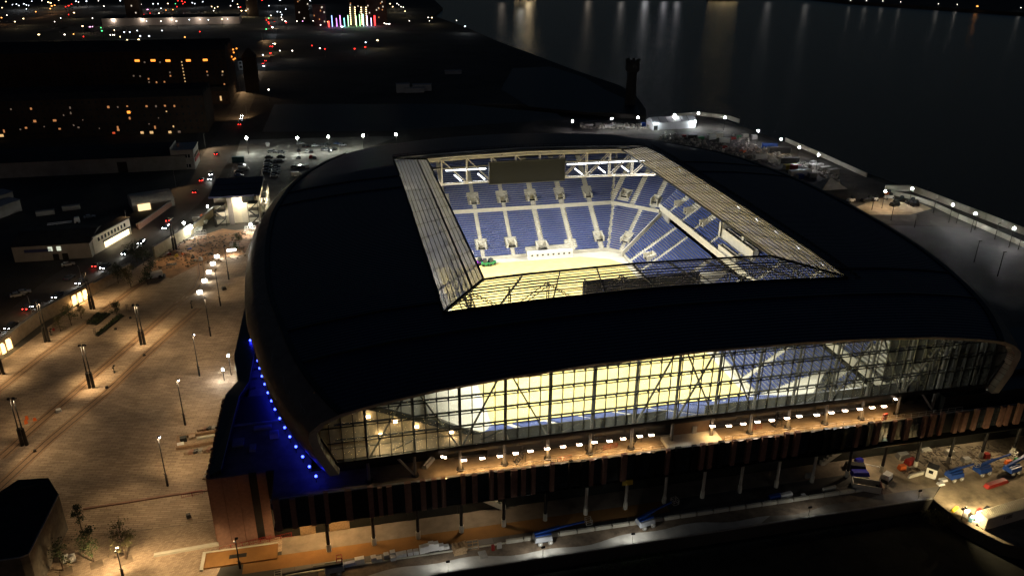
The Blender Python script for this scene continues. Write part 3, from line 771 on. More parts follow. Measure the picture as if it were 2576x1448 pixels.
# front: overhanging fin screen, z 10.4 - 17.2 at y = 121.6
rnd = random.Random(11); x = -16.6; k = 0
while x < 176:
    bot = 10.5 + .012 * (x + 17); w = rnd.choice((.85, 1.0, 1.0, 1.25)); h1 = 17.15 + rnd.choice((0, .25, .4))
    dk = 30 < x < 104 and rnd.random() < .35
    MB().box((x + w / 2, 121.5, (bot + h1) / 2), (w - .04, .75, h1 - bot + .1)).build('brick_fin', M_DPAN if dk else M_BRICK, podium); x += w
    w = rnd.choice((.8, 1.1, 1.3, 1.7, 2.3, 2.9)); m_ = M_WPAN if (w > 1.6 and rnd.random() < .6) else M_DPAN
    p_ = MB().box((x + w / 2, 121.9, (bot + 16.9) / 2), (w - .04, .25, 16.9 - bot)).build('infill_panel', m_, podium)
    if m_ is M_WPAN:
        K = MB()
        for z in (bot + 1.6, bot + 3.3, bot + 5.0): K.box((x + w / 2, 121.74, z), (w - .04, .08, .08))
        K.box((x + w / 2, 121.75, (bot + 16.9) / 2), (.07, .07, 16.8 - bot)); K.build('glazing_rail', M_BLACK, p_)
    x += w
MB().bx(-17, 176, 122, 122.5, 16.2, 16.9).build('deck_upstand', M_CONC2, podium)
MB().bx(-17, 176, 122.2, 131.8, 10.0, 10.3).build('overhang_soffit', M_DPAN, podium)
# left brick block facade y = 132.3 : wide brick, dark, brick, dark
for (xa, xb, m_, pr) in ((-29.1, -26.6, M_BRICK, .0), (-26.55, -23.9, M_BRICK, .05), (-23.85, -21.7, M_BRICK, 0), (-21.7, -20.2, M_DPAN, -.3), (-20.2, -18.5, M_BRICK, .05), (-18.5, -16.9, M_DPAN, -.3)):
    MB().bx(xa, xb, 132.0 - pr, 132.5, 0, 16.0).build('brick_panel' if m_ is M_BRICK else 'infill_panel', m_, podium)
# recess wall doors under the overhang; lit ones have the light painted as paler timber
for (x, w, lit) in ((-13.5, 3, 1), (-7.8, 4, 1), (.5, 2.0, 0), (8, 2.4, 0), (18.2, 3, 0), (27.5, 3.4, 0), (36, 2, 0), (46, 2, 0)):
    MB().bx(x, x + w, 131.7, 131.83, 0.1, 3.0).build('door', M_DPAN if not lit else M_WOOD, podium)
def soff(x, y, p, col, w=1.4):
    k = MB().bx(x - w / 2, x + w / 2, y - .15, y + .15, 9.8, 9.95).build('soffit_lamp', E_WARM, podium); area((x, y, 9.7), (x, y, 0), p, col, w, .3, 130)
for x in (-14.5, -11, -7, -3.5): soff(x, 129.5, 330, SOD)
soff(4.3, 129.0, 130, WARM); soff(21.5, 129.4, 220, WARM); soff(112, 128.8, 300, WARM)
soff(134, 129.5, 190, (1, .82, .55)); soff(140, 131, 200, (1, .8, .5)); soff(124, 128.5, 60, (1, .85, .6))
# columns: ground to overhang, white plinths; taller white ones in the middle run
for k in range(-2, 20):
    x = 9.45 + 8.72 * k
    if -17 < x < 176:
        white = 44 < x < 100
        c_ = MB().cyl((x, 126.2, 1.5), (x, 126.2, 10.2), .34, .34, 10).build('column', M_STEEL if white else M_DSTEEL, podium)
        MB().cyl((x, 126.2, 0), (x, 126.2, 1.7), .48, .46, 12).build('plinth', M_CONC, c_)
        if 0 < x < 134:
            c2 = MB().cyl((x, 125.7, TZ + .3), (x, 125.9, 20.4), .36, .28, 10).build('terrace_column', mat('grey_white_column', (.15, .14, .12), .6, var=.1), podium); MB().cyl((x, 125.7, TZ), (x, 125.7, TZ + .35), .8, .7, 10).build('column_foot', M_DSTEEL, c2)
for xx in (8.6, 122.0): MB().beam((xx + .8, 125.6, TZ + .2), (xx - 3.0, 126, 20.8), .35).build('raking_strut', M_STEEL, podium)
# terrace back wall and the pod in the middle
MB().bx(-6, 62, 130.0, 130.3, TZ, 20.6).build('terrace_back_wall', M_DPAN, podium); MB().bx(70.8, 150, 130.0, 130.3, TZ, 20.6).build('terrace_back_wall', M_DPAN, podium)
pd = MB().bx(62.2, 70.6, 127.2, 127.6, TZ, 20.4).build('terrace_pod', mat('brown_panel', (.16, .1, .06), .5, var=.15), podium)
MB().bx(66.8, 67.8, 127.0, 127.2, TZ + .3, TZ + 2.4).build('door', M_CONC2, pd); MB().bx(60, 72, 123.2, 127.2, TZ, TZ + .7).build('pod_deck', M_CONC, pd)
# terrace lamps: bright rectangular luminaires on a bar
LP = [(1167, 1155), (1213, 1150), (1257, 1145), (1297, 1138), (1334, 1132), (1376, 1126), (1416, 1121), (1457, 1116), (1495, 1110), (1533, 1107), (1567, 1101), (1609, 1095), (1638, 1092),
      (1792, 1070), (1833, 1069), (1869, 1064), (1905, 1059), (1941, 1055), (1979, 1050), (2010, 1045), (2054, 1042), (2091, 1036), (2125, 1031), (2162, 1027), (2193, 1023), (2223, 1020), (1112, 1146), (1120, 1148), (2252, 1002)]
bar = MB().beam((17, 125.0, 18.9), (60.5, 125.0, 18.9), .08); bar.beam((71, 125.0, 18.9), (112, 125.0, 18.9), .08)
for x in lin(17, 60, 10) + lin(71, 112, 9): bar.beam((x, 125.0, 18.9), (x, 125.6, 20.4), .06)
lb = bar.build('lamp_bar', M_DSTEEL, podium)
for k, (u, v) in enumerate(LP):
    p = GY(u, v, 124.9); big = .95 if k < 26 else .4
    tl = MB().box((0, .1, .14), (big, .4, .14)).build('terrace_lamp', M_DSTEEL, podium, loc=p)
    MB().box((0, -.1, -.02), (big, .62, .2)).build('lamp_face', emis('terrace_lamp_face', (1, .72, .5), 22), tl)
    area(p + Vector((0, .0, -.25)), p + Vector((0, -.6, -5)), 150 if big > .5 else 60, (1, .58, .2), big, .5, 140)
# blue lamps and the string along the shell
BL = [(633, 855), (652, 906), (657, 925), (663, 945), (670, 965), (678, 986.5), (687, 1007), (696, 1028), (708, 1051), (720.5, 1074), (733.5, 1097), (749, 1122), (766, 1147), (783, 1172), (799.5, 1196)]
for u, v in BL:
    p = G(u, v, TZ + 1.4) + Vector((-.35, 0, 0)); st = MB().cyl((0, 0, -1.4), (0, 0, -.1), .07, n=6).build('blue_lamp', M_DSTEEL, podium, loc=p)
    MB().ball((0, 0, 0), .26).build('lamp_globe', E_BLUEW, st); point(p + Vector((0, -.1, .35)), 95, (.008, .01, 1), .25)
SL_ = [(668, 942), (677, 961), (686, 981), (697, 1001), (709, 1021), (722, 1043), (736, 1065), (751, 1086)]
for u, v in SL_:
    p = G(u, v, 20.2); MB().ball((0, 0, 0), .14).build('string_lamp', E_BLUEW, podium, loc=p); point(p + Vector((0, 0, -.3)), 14, (.04, .05, 1), .1)
tip = [Vector(clad_pts(y, -1)[0]) for y in lin(124, 200, 14)]
mb = MB()
for a, b in zip(tip, tip[1:]): mb.beam(a + Vector((-.1, 0, -.2)), b + Vector((-.1, 0, -.2)), .12)
mb.build('shell_edge_rail', M_DSTEEL, ST)
mb = MB(); rail_run(mb, [(17, 122.9, 16.4), (60, 122.9, 16.4)], 1.1, 1.8, .05); rail_run(mb, [(72, 122.9, 16.4), (128, 122.9, 16.4)], 1.1, 1.8, .05); mb.build('balustrade', M_STEEL, podium)
MB().bx(124, 176, 124, 150, TZ, TZ + 4).build('rear_block', M_DPAN, podium)
def rebase(root, P):
    P = Vector(P); root.location = P
    for c in root.children: c.matrix_parent_inverse = Matrix.Translation(-P)
rebase(ST, (65.2, 218, 0))

# ------------------------------------------------------------------ ground and water
def pave(name, col, bw, bh, mortar=.02, mcol=None, rough=.8, var=.3, rot=0., bump=.4):
    m = mat(name, col, rough, var=var, scale=.12, spec=.3); t = m.node_tree; b = t.nodes['Principled BSDF']; tc = t.nodes.new('ShaderNodeTexCoord')
    mp = t.nodes.new('ShaderNodeMapping'); mp.inputs['Rotation'].default_value = (0, 0, rot); t.links.new(tc.outputs['Object'], mp.inputs[0])
    br = t.nodes.new('ShaderNodeTexBrick'); br.inputs['Scale'].default_value = 1; br.inputs['Brick Width'].default_value = bw; br.inputs['Row Height'].default_value = bh
    br.inputs['Mortar Size'].default_value = mortar; br.inputs['Color1'].default_value = (1.15, 1.15, 1.15, 1); br.inputs['Color2'].default_value = (.78, .76, .74, 1); br.inputs['Mortar'].default_value = (.55, .5, .45, 1)
    t.links.new(mp.outputs[0], br.inputs[0])
    src = b.inputs['Base Color'].links[0].from_socket; mx = t.nodes.new('ShaderNodeMix'); mx.data_type = 'RGBA'; mx.blend_type = 'MULTIPLY'; mx.inputs[0].default_value = 1
    t.links.new(src, mx.inputs[6]); t.links.new(br.outputs['Color'], mx.inputs[7]); t.links.new(mx.outputs[2], b.inputs['Base Color'])
    bp = t.nodes.new('ShaderNodeBump'); bp.inputs['Strength'].default_value = bump; bp.inputs['Distance'].default_value = .05
    t.links.new(br.outputs['Fac'], bp.inputs['Height']); bp.invert = True; t.links.new(bp.outputs[0], b.inputs['Normal'])
    return m
M_PLAZA = pave('tan_stone_setts', (.37, .28, .2), 2.1, .62, .06, rot=R(8), bump=.35)
M_PLAZA2 = pave('smooth_tan_paving', (.36, .27, .19), .6, .3, .02, var=.2, rot=R(-20), bump=.15)
M_GROUND = mat('dark_rough_ground', (.055, .05, .042), .95, var=.5, scale=.02, bump=.4, bscale=.4)
M_ASPH = mat('asphalt', (.06, .056, .052), .75, var=.25, scale=.2, bump=.2, bscale=6)
M_YARD = mat('muddy_tan_yard', (.24, .19, .125), .85, var=.75, scale=.13, bump=.5, bscale=1.2)
M_MUD = mat('brown_mud', (.17, .125, .085), .95, var=.4, scale=.5, bump=.6, bscale=2)
M_DROAD = mat('pale_dusty_road', (.42, .4, .36), .9, var=.18, scale=.4, bump=.2, bscale=3)
M_ORPATH = mat('ochre_resin_path', (.24, .115, .03), .85, var=.12, scale=.5)
M_SLAB = pave('concrete_slab', (.16, .15, .14), 3.2, 1.9, .04, var=.2, bump=.2)
M_GRASS = mat('dark_grass', (.06, .085, .03), .95, var=.4, scale=.6, bump=.8, bscale=5)
# river: gently rippled dark water
M_WATER = mat('river_water', (.012, .013, .016), .22, var=0, spec=.5)
t = M_WATER.node_tree; b_ = t.nodes['Principled BSDF']; b_.inputs['IOR'].default_value = 1.33
tc = t.nodes.new('ShaderNodeTexCoord'); mp = t.nodes.new('ShaderNodeMapping'); mp.inputs['Scale'].default_value = (1, 1, 1); t.links.new(tc.outputs['Object'], mp.inputs[0])
mp.inputs['Scale'].default_value = (.55, 1.6, 1); mp.inputs['Rotation'].default_value = (0, 0, R(-14))
n1 = t.nodes.new('ShaderNodeTexNoise'); n1.inputs['Scale'].default_value = .1; n1.inputs['Detail'].default_value = 10; n1.inputs['Roughness'].default_value = .78; t.links.new(mp.outputs[0], n1.inputs['Vector'])
bp = t.nodes.new('ShaderNodeBump'); bp.inputs['Strength'].default_value = .5; bp.inputs['Distance'].default_value = 1.5; t.links.new(n1.outputs['Fac'], bp.inputs['Height']); t.links.new(bp.outputs[0], b_.inputs['Normal'])
struct('river', MB().sheet([(-4500, -1500), (5200, -1500), (5200, 7000), (-4500, 7000)], -3.0), M_WATER)
g1 = lambda u, v: tuple(G(u, v)[:2])
RIV = [(153, 498.2), (175, 497), (204.8, 495.2), (225, 501), (242.9, 504), (252, 480), (255.5, 450), (261.5, 388.4), (268.6, 320.9), (271.6, 254.5), (273, 200), (274, 60), (274, -300)]
land = [(-4000, -300), (119, -300)]
# land with the dock basin cut out: quay edge at y = 115.4, corner at x = 119
east = [(-4000, -60), (12, -60), (12, 115.4), (119.1, 115.4), (119.6, 108), (123.5, 100.5), (130, 96.5), (150, 95), (200, 95), (274, 95)] + list(reversed(RIV[:-2]))
east += [g1(1440, 296), g1(1370, 290), g1(1200, 300), (100, 520), g1(1180, 262), g1(1300, 262), g1(1560, 285), g1(1625, 290), g1(1625, 275), g1(1600, 240), g1(1560, 215), g1(1450, 178), g1(1350, 140), g1(1250, 103), g1(1170, 68), g1(1090, 40), (190, 1400), (215, 1900), (300, 4200), (-4000, 4200)]
gm = MB(); nE = len(east); gm.v = [(x, y, 0) for x, y in east] + [(x, y, -5) for x, y in east]; gm.f = [tuple(range(nE))] + [(i, (i + 1) % nE, nE + (i + 1) % nE, nE + i) for i in range(nE)]
ground = struct('ground', gm, M_GROUND)
import bmesh
bm_ = bmesh.new(); bm_.from_mesh(ground.data); bmesh.ops.triangulate(bm_, faces=[f for f in bm_.faces if len(f.verts) > 4]); bmesh.ops.recalc_face_normals(bm_, faces=bm_.faces); bm_.to_mesh(ground.data); bm_.free()
struct('basin', MB().sheet([(12, -60), (274, -60), (274, 120), (12, 120)], -2.9), M_GRASS if False else mat('black_dock_bed', (.02, .02, .016), .95, var=.5, scale=.2, bump=.5, bscale=1))
# inner dock water behind the spit
dk = [g1(1290, 172), g1(1385, 168), g1(1470, 195), g1(1520, 225), g1(1600, 262), g1(1610, 285), g1(1480, 283), g1(1330, 268), g1(1260, 225)]
M_DKW = mat('still_dock_water', (.007, .008, .011), .5, var=.2, scale=.02, spec=.25)
struct('dock_water', MB().sheet(dk, .03), M_DKW)
dk2 = [g1(690, 262), g1(1150, 262), g1(1400, 285), g1(1420, 300), g1(980, 330), g1(660, 332)]
struct('dock_water', MB().sheet(dk2, .03), M_DKW)
# far shore
struct('far_shore', MB().prism([(979, 1447), (1123, 1169), (1300, 700), (2200, 700), (5000, 3000), (4000, 6800), (-900, 6900), (330, 4600), (900, 2600), (940, 1800)], -3.2, 1.5), M_GROUND)
# plaza and its tracks
pz = [(-96, 225), (-88, 252), (-70, 300), (-58, 318), (-30, 326), (-26, 260), (-28.9, 209), (-28.9, 181), (-26.6, 168), (-28.9, 162), (-28.9, 140), (-110, 140), (-110, 200)]
struct('plaza', MB().sheet(pz, .012), M_PLAZA)
struct('plaza_pavement', MB().sheet([(-110, 139.9), (-29.3, 139.9), (-29.3, 132.6), (-17, 132.6), (-17, 128), (-28, 126.6), (-34, 100), (-110, 100)], .012), M_PLAZA2)
M_TRK = mat('track_rail', (.05, .035, .025), .5, .4, var=.2); M_TBED = mat('track_sett_band', (.27, .17, .1), .8, var=.3, scale=2)
def tracks(pts, nm='rail_track'):
    P = [G(*p) for p in pts]; bed, rl_ = MB(), MB()
    for a, b in zip(P, P[1:]):
        d = (b - a); d.z = 0; d.normalize(); nn_ = Vector((-d.y, d.x, 0))
        bed.quad(a + nn_ * 1.5 + Vector((0, 0, .02)), b + nn_ * 1.5 + Vector((0, 0, .02)), b - nn_ * 1.5 + Vector((0, 0, .02)), a - nn_ * 1.5 + Vector((0, 0, .02)))
        for s in (-.75, .75): rl_.beam(a + nn_ * s + Vector((0, 0, .03)), b + nn_ * s + Vector((0, 0, .03)), .2, .05)
    o_ = struct(nm, bed, M_TBED); rl_.build('rail', M_TRK, o_)
tracks([(-60, 1030), (0, 978), (100, 900), (232, 803), (332, 728), (420, 668)]); tracks([(0, 1152), (87, 1073), (230, 950), (350, 848), (440, 770), (495, 722), (508, 690), (503, 655)])
tracks([(-40, 1260), (120, 1110), (270, 985), (400, 862), (500, 775)])
# north service strips
struct('dock_road', MB().sheet([(-16, 115.5), (78, 115.5), (84, 119), (-16, 119)], .016), M_DROAD)
struct('dusty_yard', MB().sheet([(78.1, 115.5), (119, 115.5), (124, 119.3), (110, 121), (84.1, 121)], .012), mat('dusty_brown_road', (.2, .175, .14), .9, var=.35, scale=.25))
md = MB(); rnd = random.Random(3); top = [(x, 118.1 + .7 * math.sin(x * .13) + .4 * math.sin(x * .41)) for x in lin(-10, 112, 60)]
md.v = [(x, y, .024) for x, y in top] + [(x, 121.0, .024) for x, y in top]; md.f = [(i, i + 1, len(top) + i + 1, len(top) + i) for i in range(len(top) - 1)]
struct('mud_verge', md, M_MUD)
struct('concrete_apron', MB().sheet([(-17, 121), (110, 121), (110, 123.2), (-17, 123.2)], .02), M_SLAB)
struct('ochre_path', MB().sheet([(-24, 123.2), (62, 123.2), (62, 126.9), (-24, 126.9)], .02), M_ORPATH)
struct('pavement', MB().sheet([(-17, 126.9), (110, 126.9), (110, 132), (-17, 132)], .03), mat('grey_brown_pavement', (.2, .16, .12), .85, var=.25, scale=.4))
struct('dark_apron', MB().sheet([(62, 123.2), (110, 123.2), (110, 126.9), (62, 126.9)], .02), M_ASPH)
struct('yard', MB().sheet([(110, 119), (124, 119), (119.2, 115.6), (119.8, 108), (123.6, 100.6), (130, 96.7), (274, 95.5), (273, 150), (176, 150), (176, 132), (110, 132)], .02), M_YARD)
struct('quay_tarmac', MB().sheet([(176, 150.2), (273, 150.2), (270, 262), (210, 280), (176, 290), (158, 260), (150, 200), (150, 150.2)], .024), mat('quay_tarmac', (.09, .085, .08), .7, var=.35, scale=.08, bump=.3, bscale=2))
struct('kerb', MB().bx(-16, 110, 120.95, 121.25, 0, .22), M_CONC)
struct('quay_coping', MB().bx(12, 119, 115.4, 115.75, 0, .28), M_CONC2)
struct('waterfront_yard', MB().sheet([(150, 494), (204, 491), (240, 498), (250, 450), (256, 388), (263, 320), (266, 262), (205, 285), (178, 290), (165, 330), (140, 350)], .03), mat('dark_grey_yard', (.085, .08, .065), .9, var=.5, scale=.1, bump=.4, bscale=1))
struct('car_park', MB().sheet([g1(605, 352), g1(1010, 342), g1(900, 380), g1(690, 545), g1(668, 545), g1(665, 470), g1(570, 470), g1(585, 420)], .02), mat('grey_gravel', (.2, .19, .17), .9, var=.35, scale=.15, bump=.3, bscale=2))
struct('sand_patch', MB().sheet([g1(2150, 522), g1(2215, 498), g1(2300, 505), g1(2345, 525), g1(2290, 540), g1(2170, 540)], .035), mat('tan_sand', (.4, .32, .2), .9, var=.3, scale=.3))
# road
RL = [(-60, 845), (0, 800), (120, 700), (240, 628), (330, 575), (400, 520), (450, 468), (490, 420), (520, 375), (553, 325), (578, 285), (610, 225), (638, 170), (660, 115), (668, 60), (672, 20), (672, -10)]
RR = [(-60, 905), (0, 862), (105, 790), (200, 728), (305, 655), (378, 602), (450, 555), (508, 508), (545, 455), (580, 395), (608, 335), (622, 290), (645, 235), (670, 170), (692, 110), (700, 60), (700, 20), (700, -10)]
def resamp(P, n_):
    P = [G(*p) for p in P]; L = [0]
    for a, b in zip(P, P[1:]): L.append(L[-1] + (b - a).length)
    out = []
    for i in range(n_ + 1):
        t_ = (i / n_) ** 2.2 * L[-1]; k = next((j for j in range(1, len(L)) if L[j] >= t_ - 1e-6), len(L) - 1); f = (t_ - L[k - 1]) / max(1e-6, L[k] - L[k - 1]); out.append(P[k - 1].lerp(P[k], f))
    return out
A_, B_ = resamp(RL, 70), resamp(RR, 70); mb = MB(); mb.v = [(p.x, p.y, .02) for p in A_] + [(p.x, p.y, .02) for p in B_]; mb.f = [(i, i + 1, 72 + i, 71 + i) for i in range(70)]
struct('road', mb, M_ASPH)
def roadpt(t_, s): i = int(t_); f = t_ - i; return A_[i].lerp(A_[min(70, i + 1)], f).lerp(B_[i].lerp(B_[min(70, i + 1)], f), s)
mb = MB()
for s, dash in ((.5, 1), (.08, 0), (.92, 0)):
    for i in range(58):
        for a, b in (((i, i + .45),) if dash else ((i, i + 1),)):
            p, r_ = roadpt(a, s), roadpt(b, s); d = (r_ - p).normalized(); nn_ = Vector((-d.y, d.x, 0)) * .11
            mb.quad(p + nn_ + Vector((0, 0, .008)), r_ + nn_ + Vector((0, 0, .008)), r_ - nn_ + Vector((0, 0, .008)), p - nn_ + Vector((0, 0, .008)))
struct('road_marking', mb, mat('worn_white_paint', (.5, .48, .42), .8, var=.3))
# pitch
M_PITCH = mat('pale_yellow_sand_pitch', (.62, .5, .185), .95, var=.16, scale=.35, bump=.3, bscale=1)
struct('pitch_surround', MB().sheet([(24, 158), (108, 158), (108, 262), (101, 272), (24, 272)], .03), M_CONC)
struct('pitch', MB().sheet([(31.5, 162), (99.8, 162), (99.8, 256), (96, 262), (86, 266.5), (31.5, 266.5)], .05), M_PITCH)
# ------------------------------------------------------------------ machines inside the bowl
def mower(name, label, cat, x, y, m_, rz=0):
    t = thing(name, label, cat, (x, y, .05), rz)
    MB().box((0, 0, .9), (3.2, 1.8, 1.1)).build('body', m_, t); MB().tap((-.3, 0, 1.45), (1.5, 1.5), (1.2, 1.2), 1.2).build('cab', M_WPAN, t)
    for a, b in ((-1, -.9), (1, -.9), (-1, .9), (1, .9)): MB().cyl((a, b - .15, .5), (a, b + .15, .5), .5, n=12).build('wheel', M_BLACK, t)
    return t
p = G(1209, 665, .05); mower('sand_spreader', 'purple sand spreader parked at the far left pitch corner', 'spreader', p.x, p.y, M_PURP, .3)
p = G(1222, 668, .05); mower('green_tractor', 'first green tractor beside the purple spreader on the pitch', 'tractor', p.x, p.y, M_GREEN)
p = G(1236, 666, .05); mower('green_tractor', 'second green tractor, further along from the purple spreader', 'tractor', p.x, p.y, M_GREEN, .5)
for (u, v, l) in ((1262, 640, 'yellow dump bin by the far touchline hoarding'), (1240, 643, 'yellow dump bin nearest the left end of the far touchline')):
    p = G(u, v, .05); o_ = MB().tap((0, 0, 0), (3, 1.3), (4.4, 1.8), 1.2).build('dump_bin', M_YEL, None, loc=(p.x, p.y, .06)); tag(o_, l, 'skip')
# white dugout boxes on the far touchline
t = thing('dugout', 'long white bench shelter on the far touchline with small dark windows', 'dugout', (74.5, 268.2, .03))
MB().box((0, 0, 1.3), (17, 2.2, 2.6)).build('shell', M_WHITE, t)
for k in range(8): MB().box((-7.2 + k * 2.05, -1.12, 1.6), (.7, .08, .6)).build('window', M_BLACK, t)

# ------------------------------------------------------------------ masts and street lamps
def twin_mast(u, v, label, h=12.8, grp='twin tapering masts standing along the plaza tracks'):
    p = G(u, v); t = thing('floodlight_mast', label, 'mast', p, 0, grp)
    for s in (-.42, .42):
        MB().cyl((s * 1.1, 0, 0), (s, 0, h * .36), .42, .38, 10).build('mast_base', M_DSTEEL, t)
        MB().cyl((s, 0, h * .36), (s * .8, 0, h), .17, .12, 8).build('post', M_DSTEEL, t)
        MB().box((s * 1.2, -.25, h + .1), (.55, .5, .3)).box((s * 1.8, .2, h - .3), (.4, .4, .25)).build('lamp_head', M_BLACK, t)
    MB().beam((-.6, 0, h * .38), (.6, 0, h * .38), .15).beam((-.5, 0, h * .2), (.5, 0, h * .2), .12).build('bracket', M_DSTEEL, t)
    return t, p
def thin_mast(u, v, label, h=12.8, lit=True, grp='single thin masts standing across the plaza'):
    p = G(u, v); t = thing('lamp_mast', label, 'mast', p, 0, grp)
    MB().cyl((0, 0, 0), (0, 0, h * .24), .26, .22, 10).build('mast_base', M_DSTEEL, t); MB().cyl((0, 0, h * .24), (0, 0, h), .13, .1, 8).build('post', M_DSTEEL, t)
    MB().box((.25, 0, h - .1), (.5, .35, .3)).box((-.15, -.1, h - .7), (.35, .35, .25)).beam((-.4, 0, h * .26), (.4, 0, h * .2), .08).build('lamp_head', M_BLACK, t)
    if lit: MB().box((.42, -.16, h - .22), (.22, .16, .16)).build('lamp_face', E_WHITE, t)
    return t, p
TM = [((231, 975), 'twin dark mast rising from the brightest pool of light on the plaza'), ((360, 866), 'twin dark mast between the two tracks, behind the bright pool'),
      ((62, 1119), 'twin dark mast by the orange barriers near the plaza edge'), ((233, 777), 'twin dark mast beside the three lit arches of the dock wall'),
      ((119, 859), 'twin dark mast standing near the small trees by the dock wall'), ((4, 941), 'twin dark mast cut off at the very edge of the plaza'),
      ((441, 628), 'twin dark mast beside the building rubble and the road')]
for (uv, l) in TM: twin_mast(*uv, l)
SM = [((502, 945), 'thin lamp mast standing between the twin masts and the blue terrace'), ((466, 1068), 'thin lamp mast in the middle of the paved plaza'),
      ((422, 1221), 'thin lamp mast with a cluster of lit heads near the brick block'), ((530, 845), 'thin lamp mast standing in the dark gap beside the stadium shell'),
      ((555, 769), 'thin lamp mast behind the row of white floor lamps'), ((576, 703), 'thin lamp mast in front of the round white table lamp')]
for i, (uv, l) in enumerate(SM): thin_mast(*uv, l, lit=i < 3)
for (u, v, h, l) in ((604, 1428, 7.2, 'short dark lamp post in front of the lit brick block'), (309, 1447, 6.6, 'short dark lamp post below the young street trees'), (20, 1460, 5, 'short dark lamp post by the dark shed corner'),
                     (288, 937, 2.3, 'small dark marker post beside the track'), (483, 775, 2.6, 'small dark marker post near the first floor lamp'), (129, 843, 2.2, 'small dark marker post by the dock wall shadow')):
    thin_mast(u, v, l, h, False, None)
# spots carried by the plaza masts: pools of warm light on the stone
def pool(src, dst, power, ang=62, col=(1, .71, .37), h=12.6, blend=1.0):
    a, b = G(*src), G(*dst); spot((a.x, a.y, h), (b.x, b.y, 0), power, col, ang, blend, .25)
PL = 1.0
for s, d, p_, an in (((231, 975), (235, 965), 5200, 78), ((231, 975), (120, 1110), 2500, 60), ((231, 975), (330, 900), 2600, 60), ((231, 975), (160, 850), 900, 50), ((360, 866), (365, 850), 4300, 84), ((360, 866), (440, 800), 1600, 60), ((360, 866), (260, 830), 1800, 64), ((360, 866), (450, 900), 1500, 60),
                   ((62, 1119), (30, 1060), 1500, 60), ((62, 1119), (120, 1160), 1700, 70), ((4, 941), (15, 950), 3600, 80), ((4, 941), (80, 890), 2600, 60), ((119, 859), (130, 870), 2200, 80), ((119, 859), (210, 840), 2200, 64),
                   ((233, 777), (270, 760), 3600, 80), ((233, 777), (340, 750), 2200, 60), ((502, 945), (520, 900), 2000, 70), ((502, 945), (540, 1000), 2600, 70), ((502, 945), (420, 980), 1700, 62),
                   ((466, 1068), (500, 1040), 2600, 78), ((466, 1068), (520, 1120), 3600, 76), ((466, 1068), (390, 1000), 900, 50), ((422, 1221), (480, 1160), 4200, 84), ((422, 1221), (330, 1150), 1500, 60), ((422, 1221), (420, 1290), 4200, 80), ((422, 1221), (300, 1270), 2600, 70),
                   ((441, 628), (430, 700), 3600, 90), ((441, 628), (520, 640), 2600, 70), ((576, 703), (590, 720), 3400, 90), ((576, 703), (560, 660), 3000, 90), ((555, 769), (570, 745), 1200, 60), ((604, 1428), (620, 1400), 600, 110), ((604, 1428), (500, 1420), 2600, 110),
                   ((309, 1447), (360, 1430), 4200, 120), ((309, 1447), (220, 1440), 2600, 100), ((309, 1447), (470, 1440), 3000, 90), ((20, 1460), (60, 1440), 900, 100)):
    pool(s, d, p_ * 3.3, an, h=12.6 if s not in ((604, 1428), (309, 1447), (20, 1460)) else 7)
for uv in ((231, 975), (360, 866), (62, 1119), (119, 859), (502, 945), (466, 1068), (422, 1221), (530, 845)):
    q_ = G(*uv); spot((q_.x + .3, q_.y - .4, 12.2), (q_.x + .3, q_.y - .5, 0), 2200, (1, .74, .45), 165, .6, .3)
for x, y in ((-24, 127.5), (-19.5, 127.8)): spot((x, y, .25), (x + .3, 132, 3.4), 600, (1, .6, .3), 120, .5, .3)
# row of five white floor lamps (lamp and its bright patch), round lamp, two big site floods
FL = [(545, 651), (536, 682), (527, 702), (516, 735), (502, 743)]
FL = [(546, 648), (536, 666), (526, 687), (515, 709), (503, 738)]
for i, (u, v) in enumerate(FL):
    p = G(u, v); t = thing('block_lamp', 'white glowing block lamp, %s from the far end of the curved row of five' % ORD[i], 'lamp', p, .4, 'white block lamps in a curved row')
    MB().box((0, 0, .5), (1.5, 1.1, .9)).build('lamp_face', emis('soft_white_box', (1, .97, .86), 10), t); MB().box((0, 0, .03), (1.7, 1.3, .08)).build('lamp_base', M_BLACK, t)
    spot(p + Vector((.6, -.4, 1.3)), p + Vector((3.4, -1.2, 0)), 620, (1, .95, .8), 110, .5, .3)
p = G(584, 642); t = thing('panel_lamp', 'flat glowing white panel lamp on a thin stem behind the lamp row', 'lamp', p)
MB().cyl((0, 0, 0), (0, 0, 2.0), .08).build('stem', M_DSTEEL, t); MB().box((0, 0, 2.1), (3.2, 1.6, .3)).build('lamp_face', emis('soft_white_box', (1, .97, .86), 10), t); point(p + Vector((0, -.5, 1.6)), 700, (1, .95, .8), .5)
def site_flood(u, v, z, label, power, r=.9, col=WHITE, sc=1.0):
    p = G(u, v, z); t = thing('site_floodlight', label, 'floodlight', (p.x, p.y, 0), 0)
    MB().cyl((0, 0, 0), (0, 0, z), .09, n=6).build('post', M_DSTEEL, t); MB().ball((0, 0, z), r * .55).build('lamp_face', emis('site_flood_face', (.95, 1, .93), 130), t)
    MB().box((0, .3, z + .3), (r, .3, r * .8)).build('lamp_head', M_DSTEEL, t)
    point((p.x, p.y - .6, z - .4), power, col, .3); return t
site_flood(462, 561, 4, 'white site floodlight nearer the road at the skip pile', 3600); site_flood(479, 571, 4, 'larger white site floodlight next to the dumped skips', 4200, 1.4)
site_flood(630, 564, 3.6, 'site floodlight in front of the white office building', 3600); site_flood(522, 519, 4, 'small site floodlight by the road wall left of the office building', 1500, .7)
site_flood(574, 894, 6, 'upper of two wall floodlights on the dark side wall', 500, .6); site_flood(560, 929, 3.5, 'lower of two wall floodlights on the dark side wall', 700, .6)
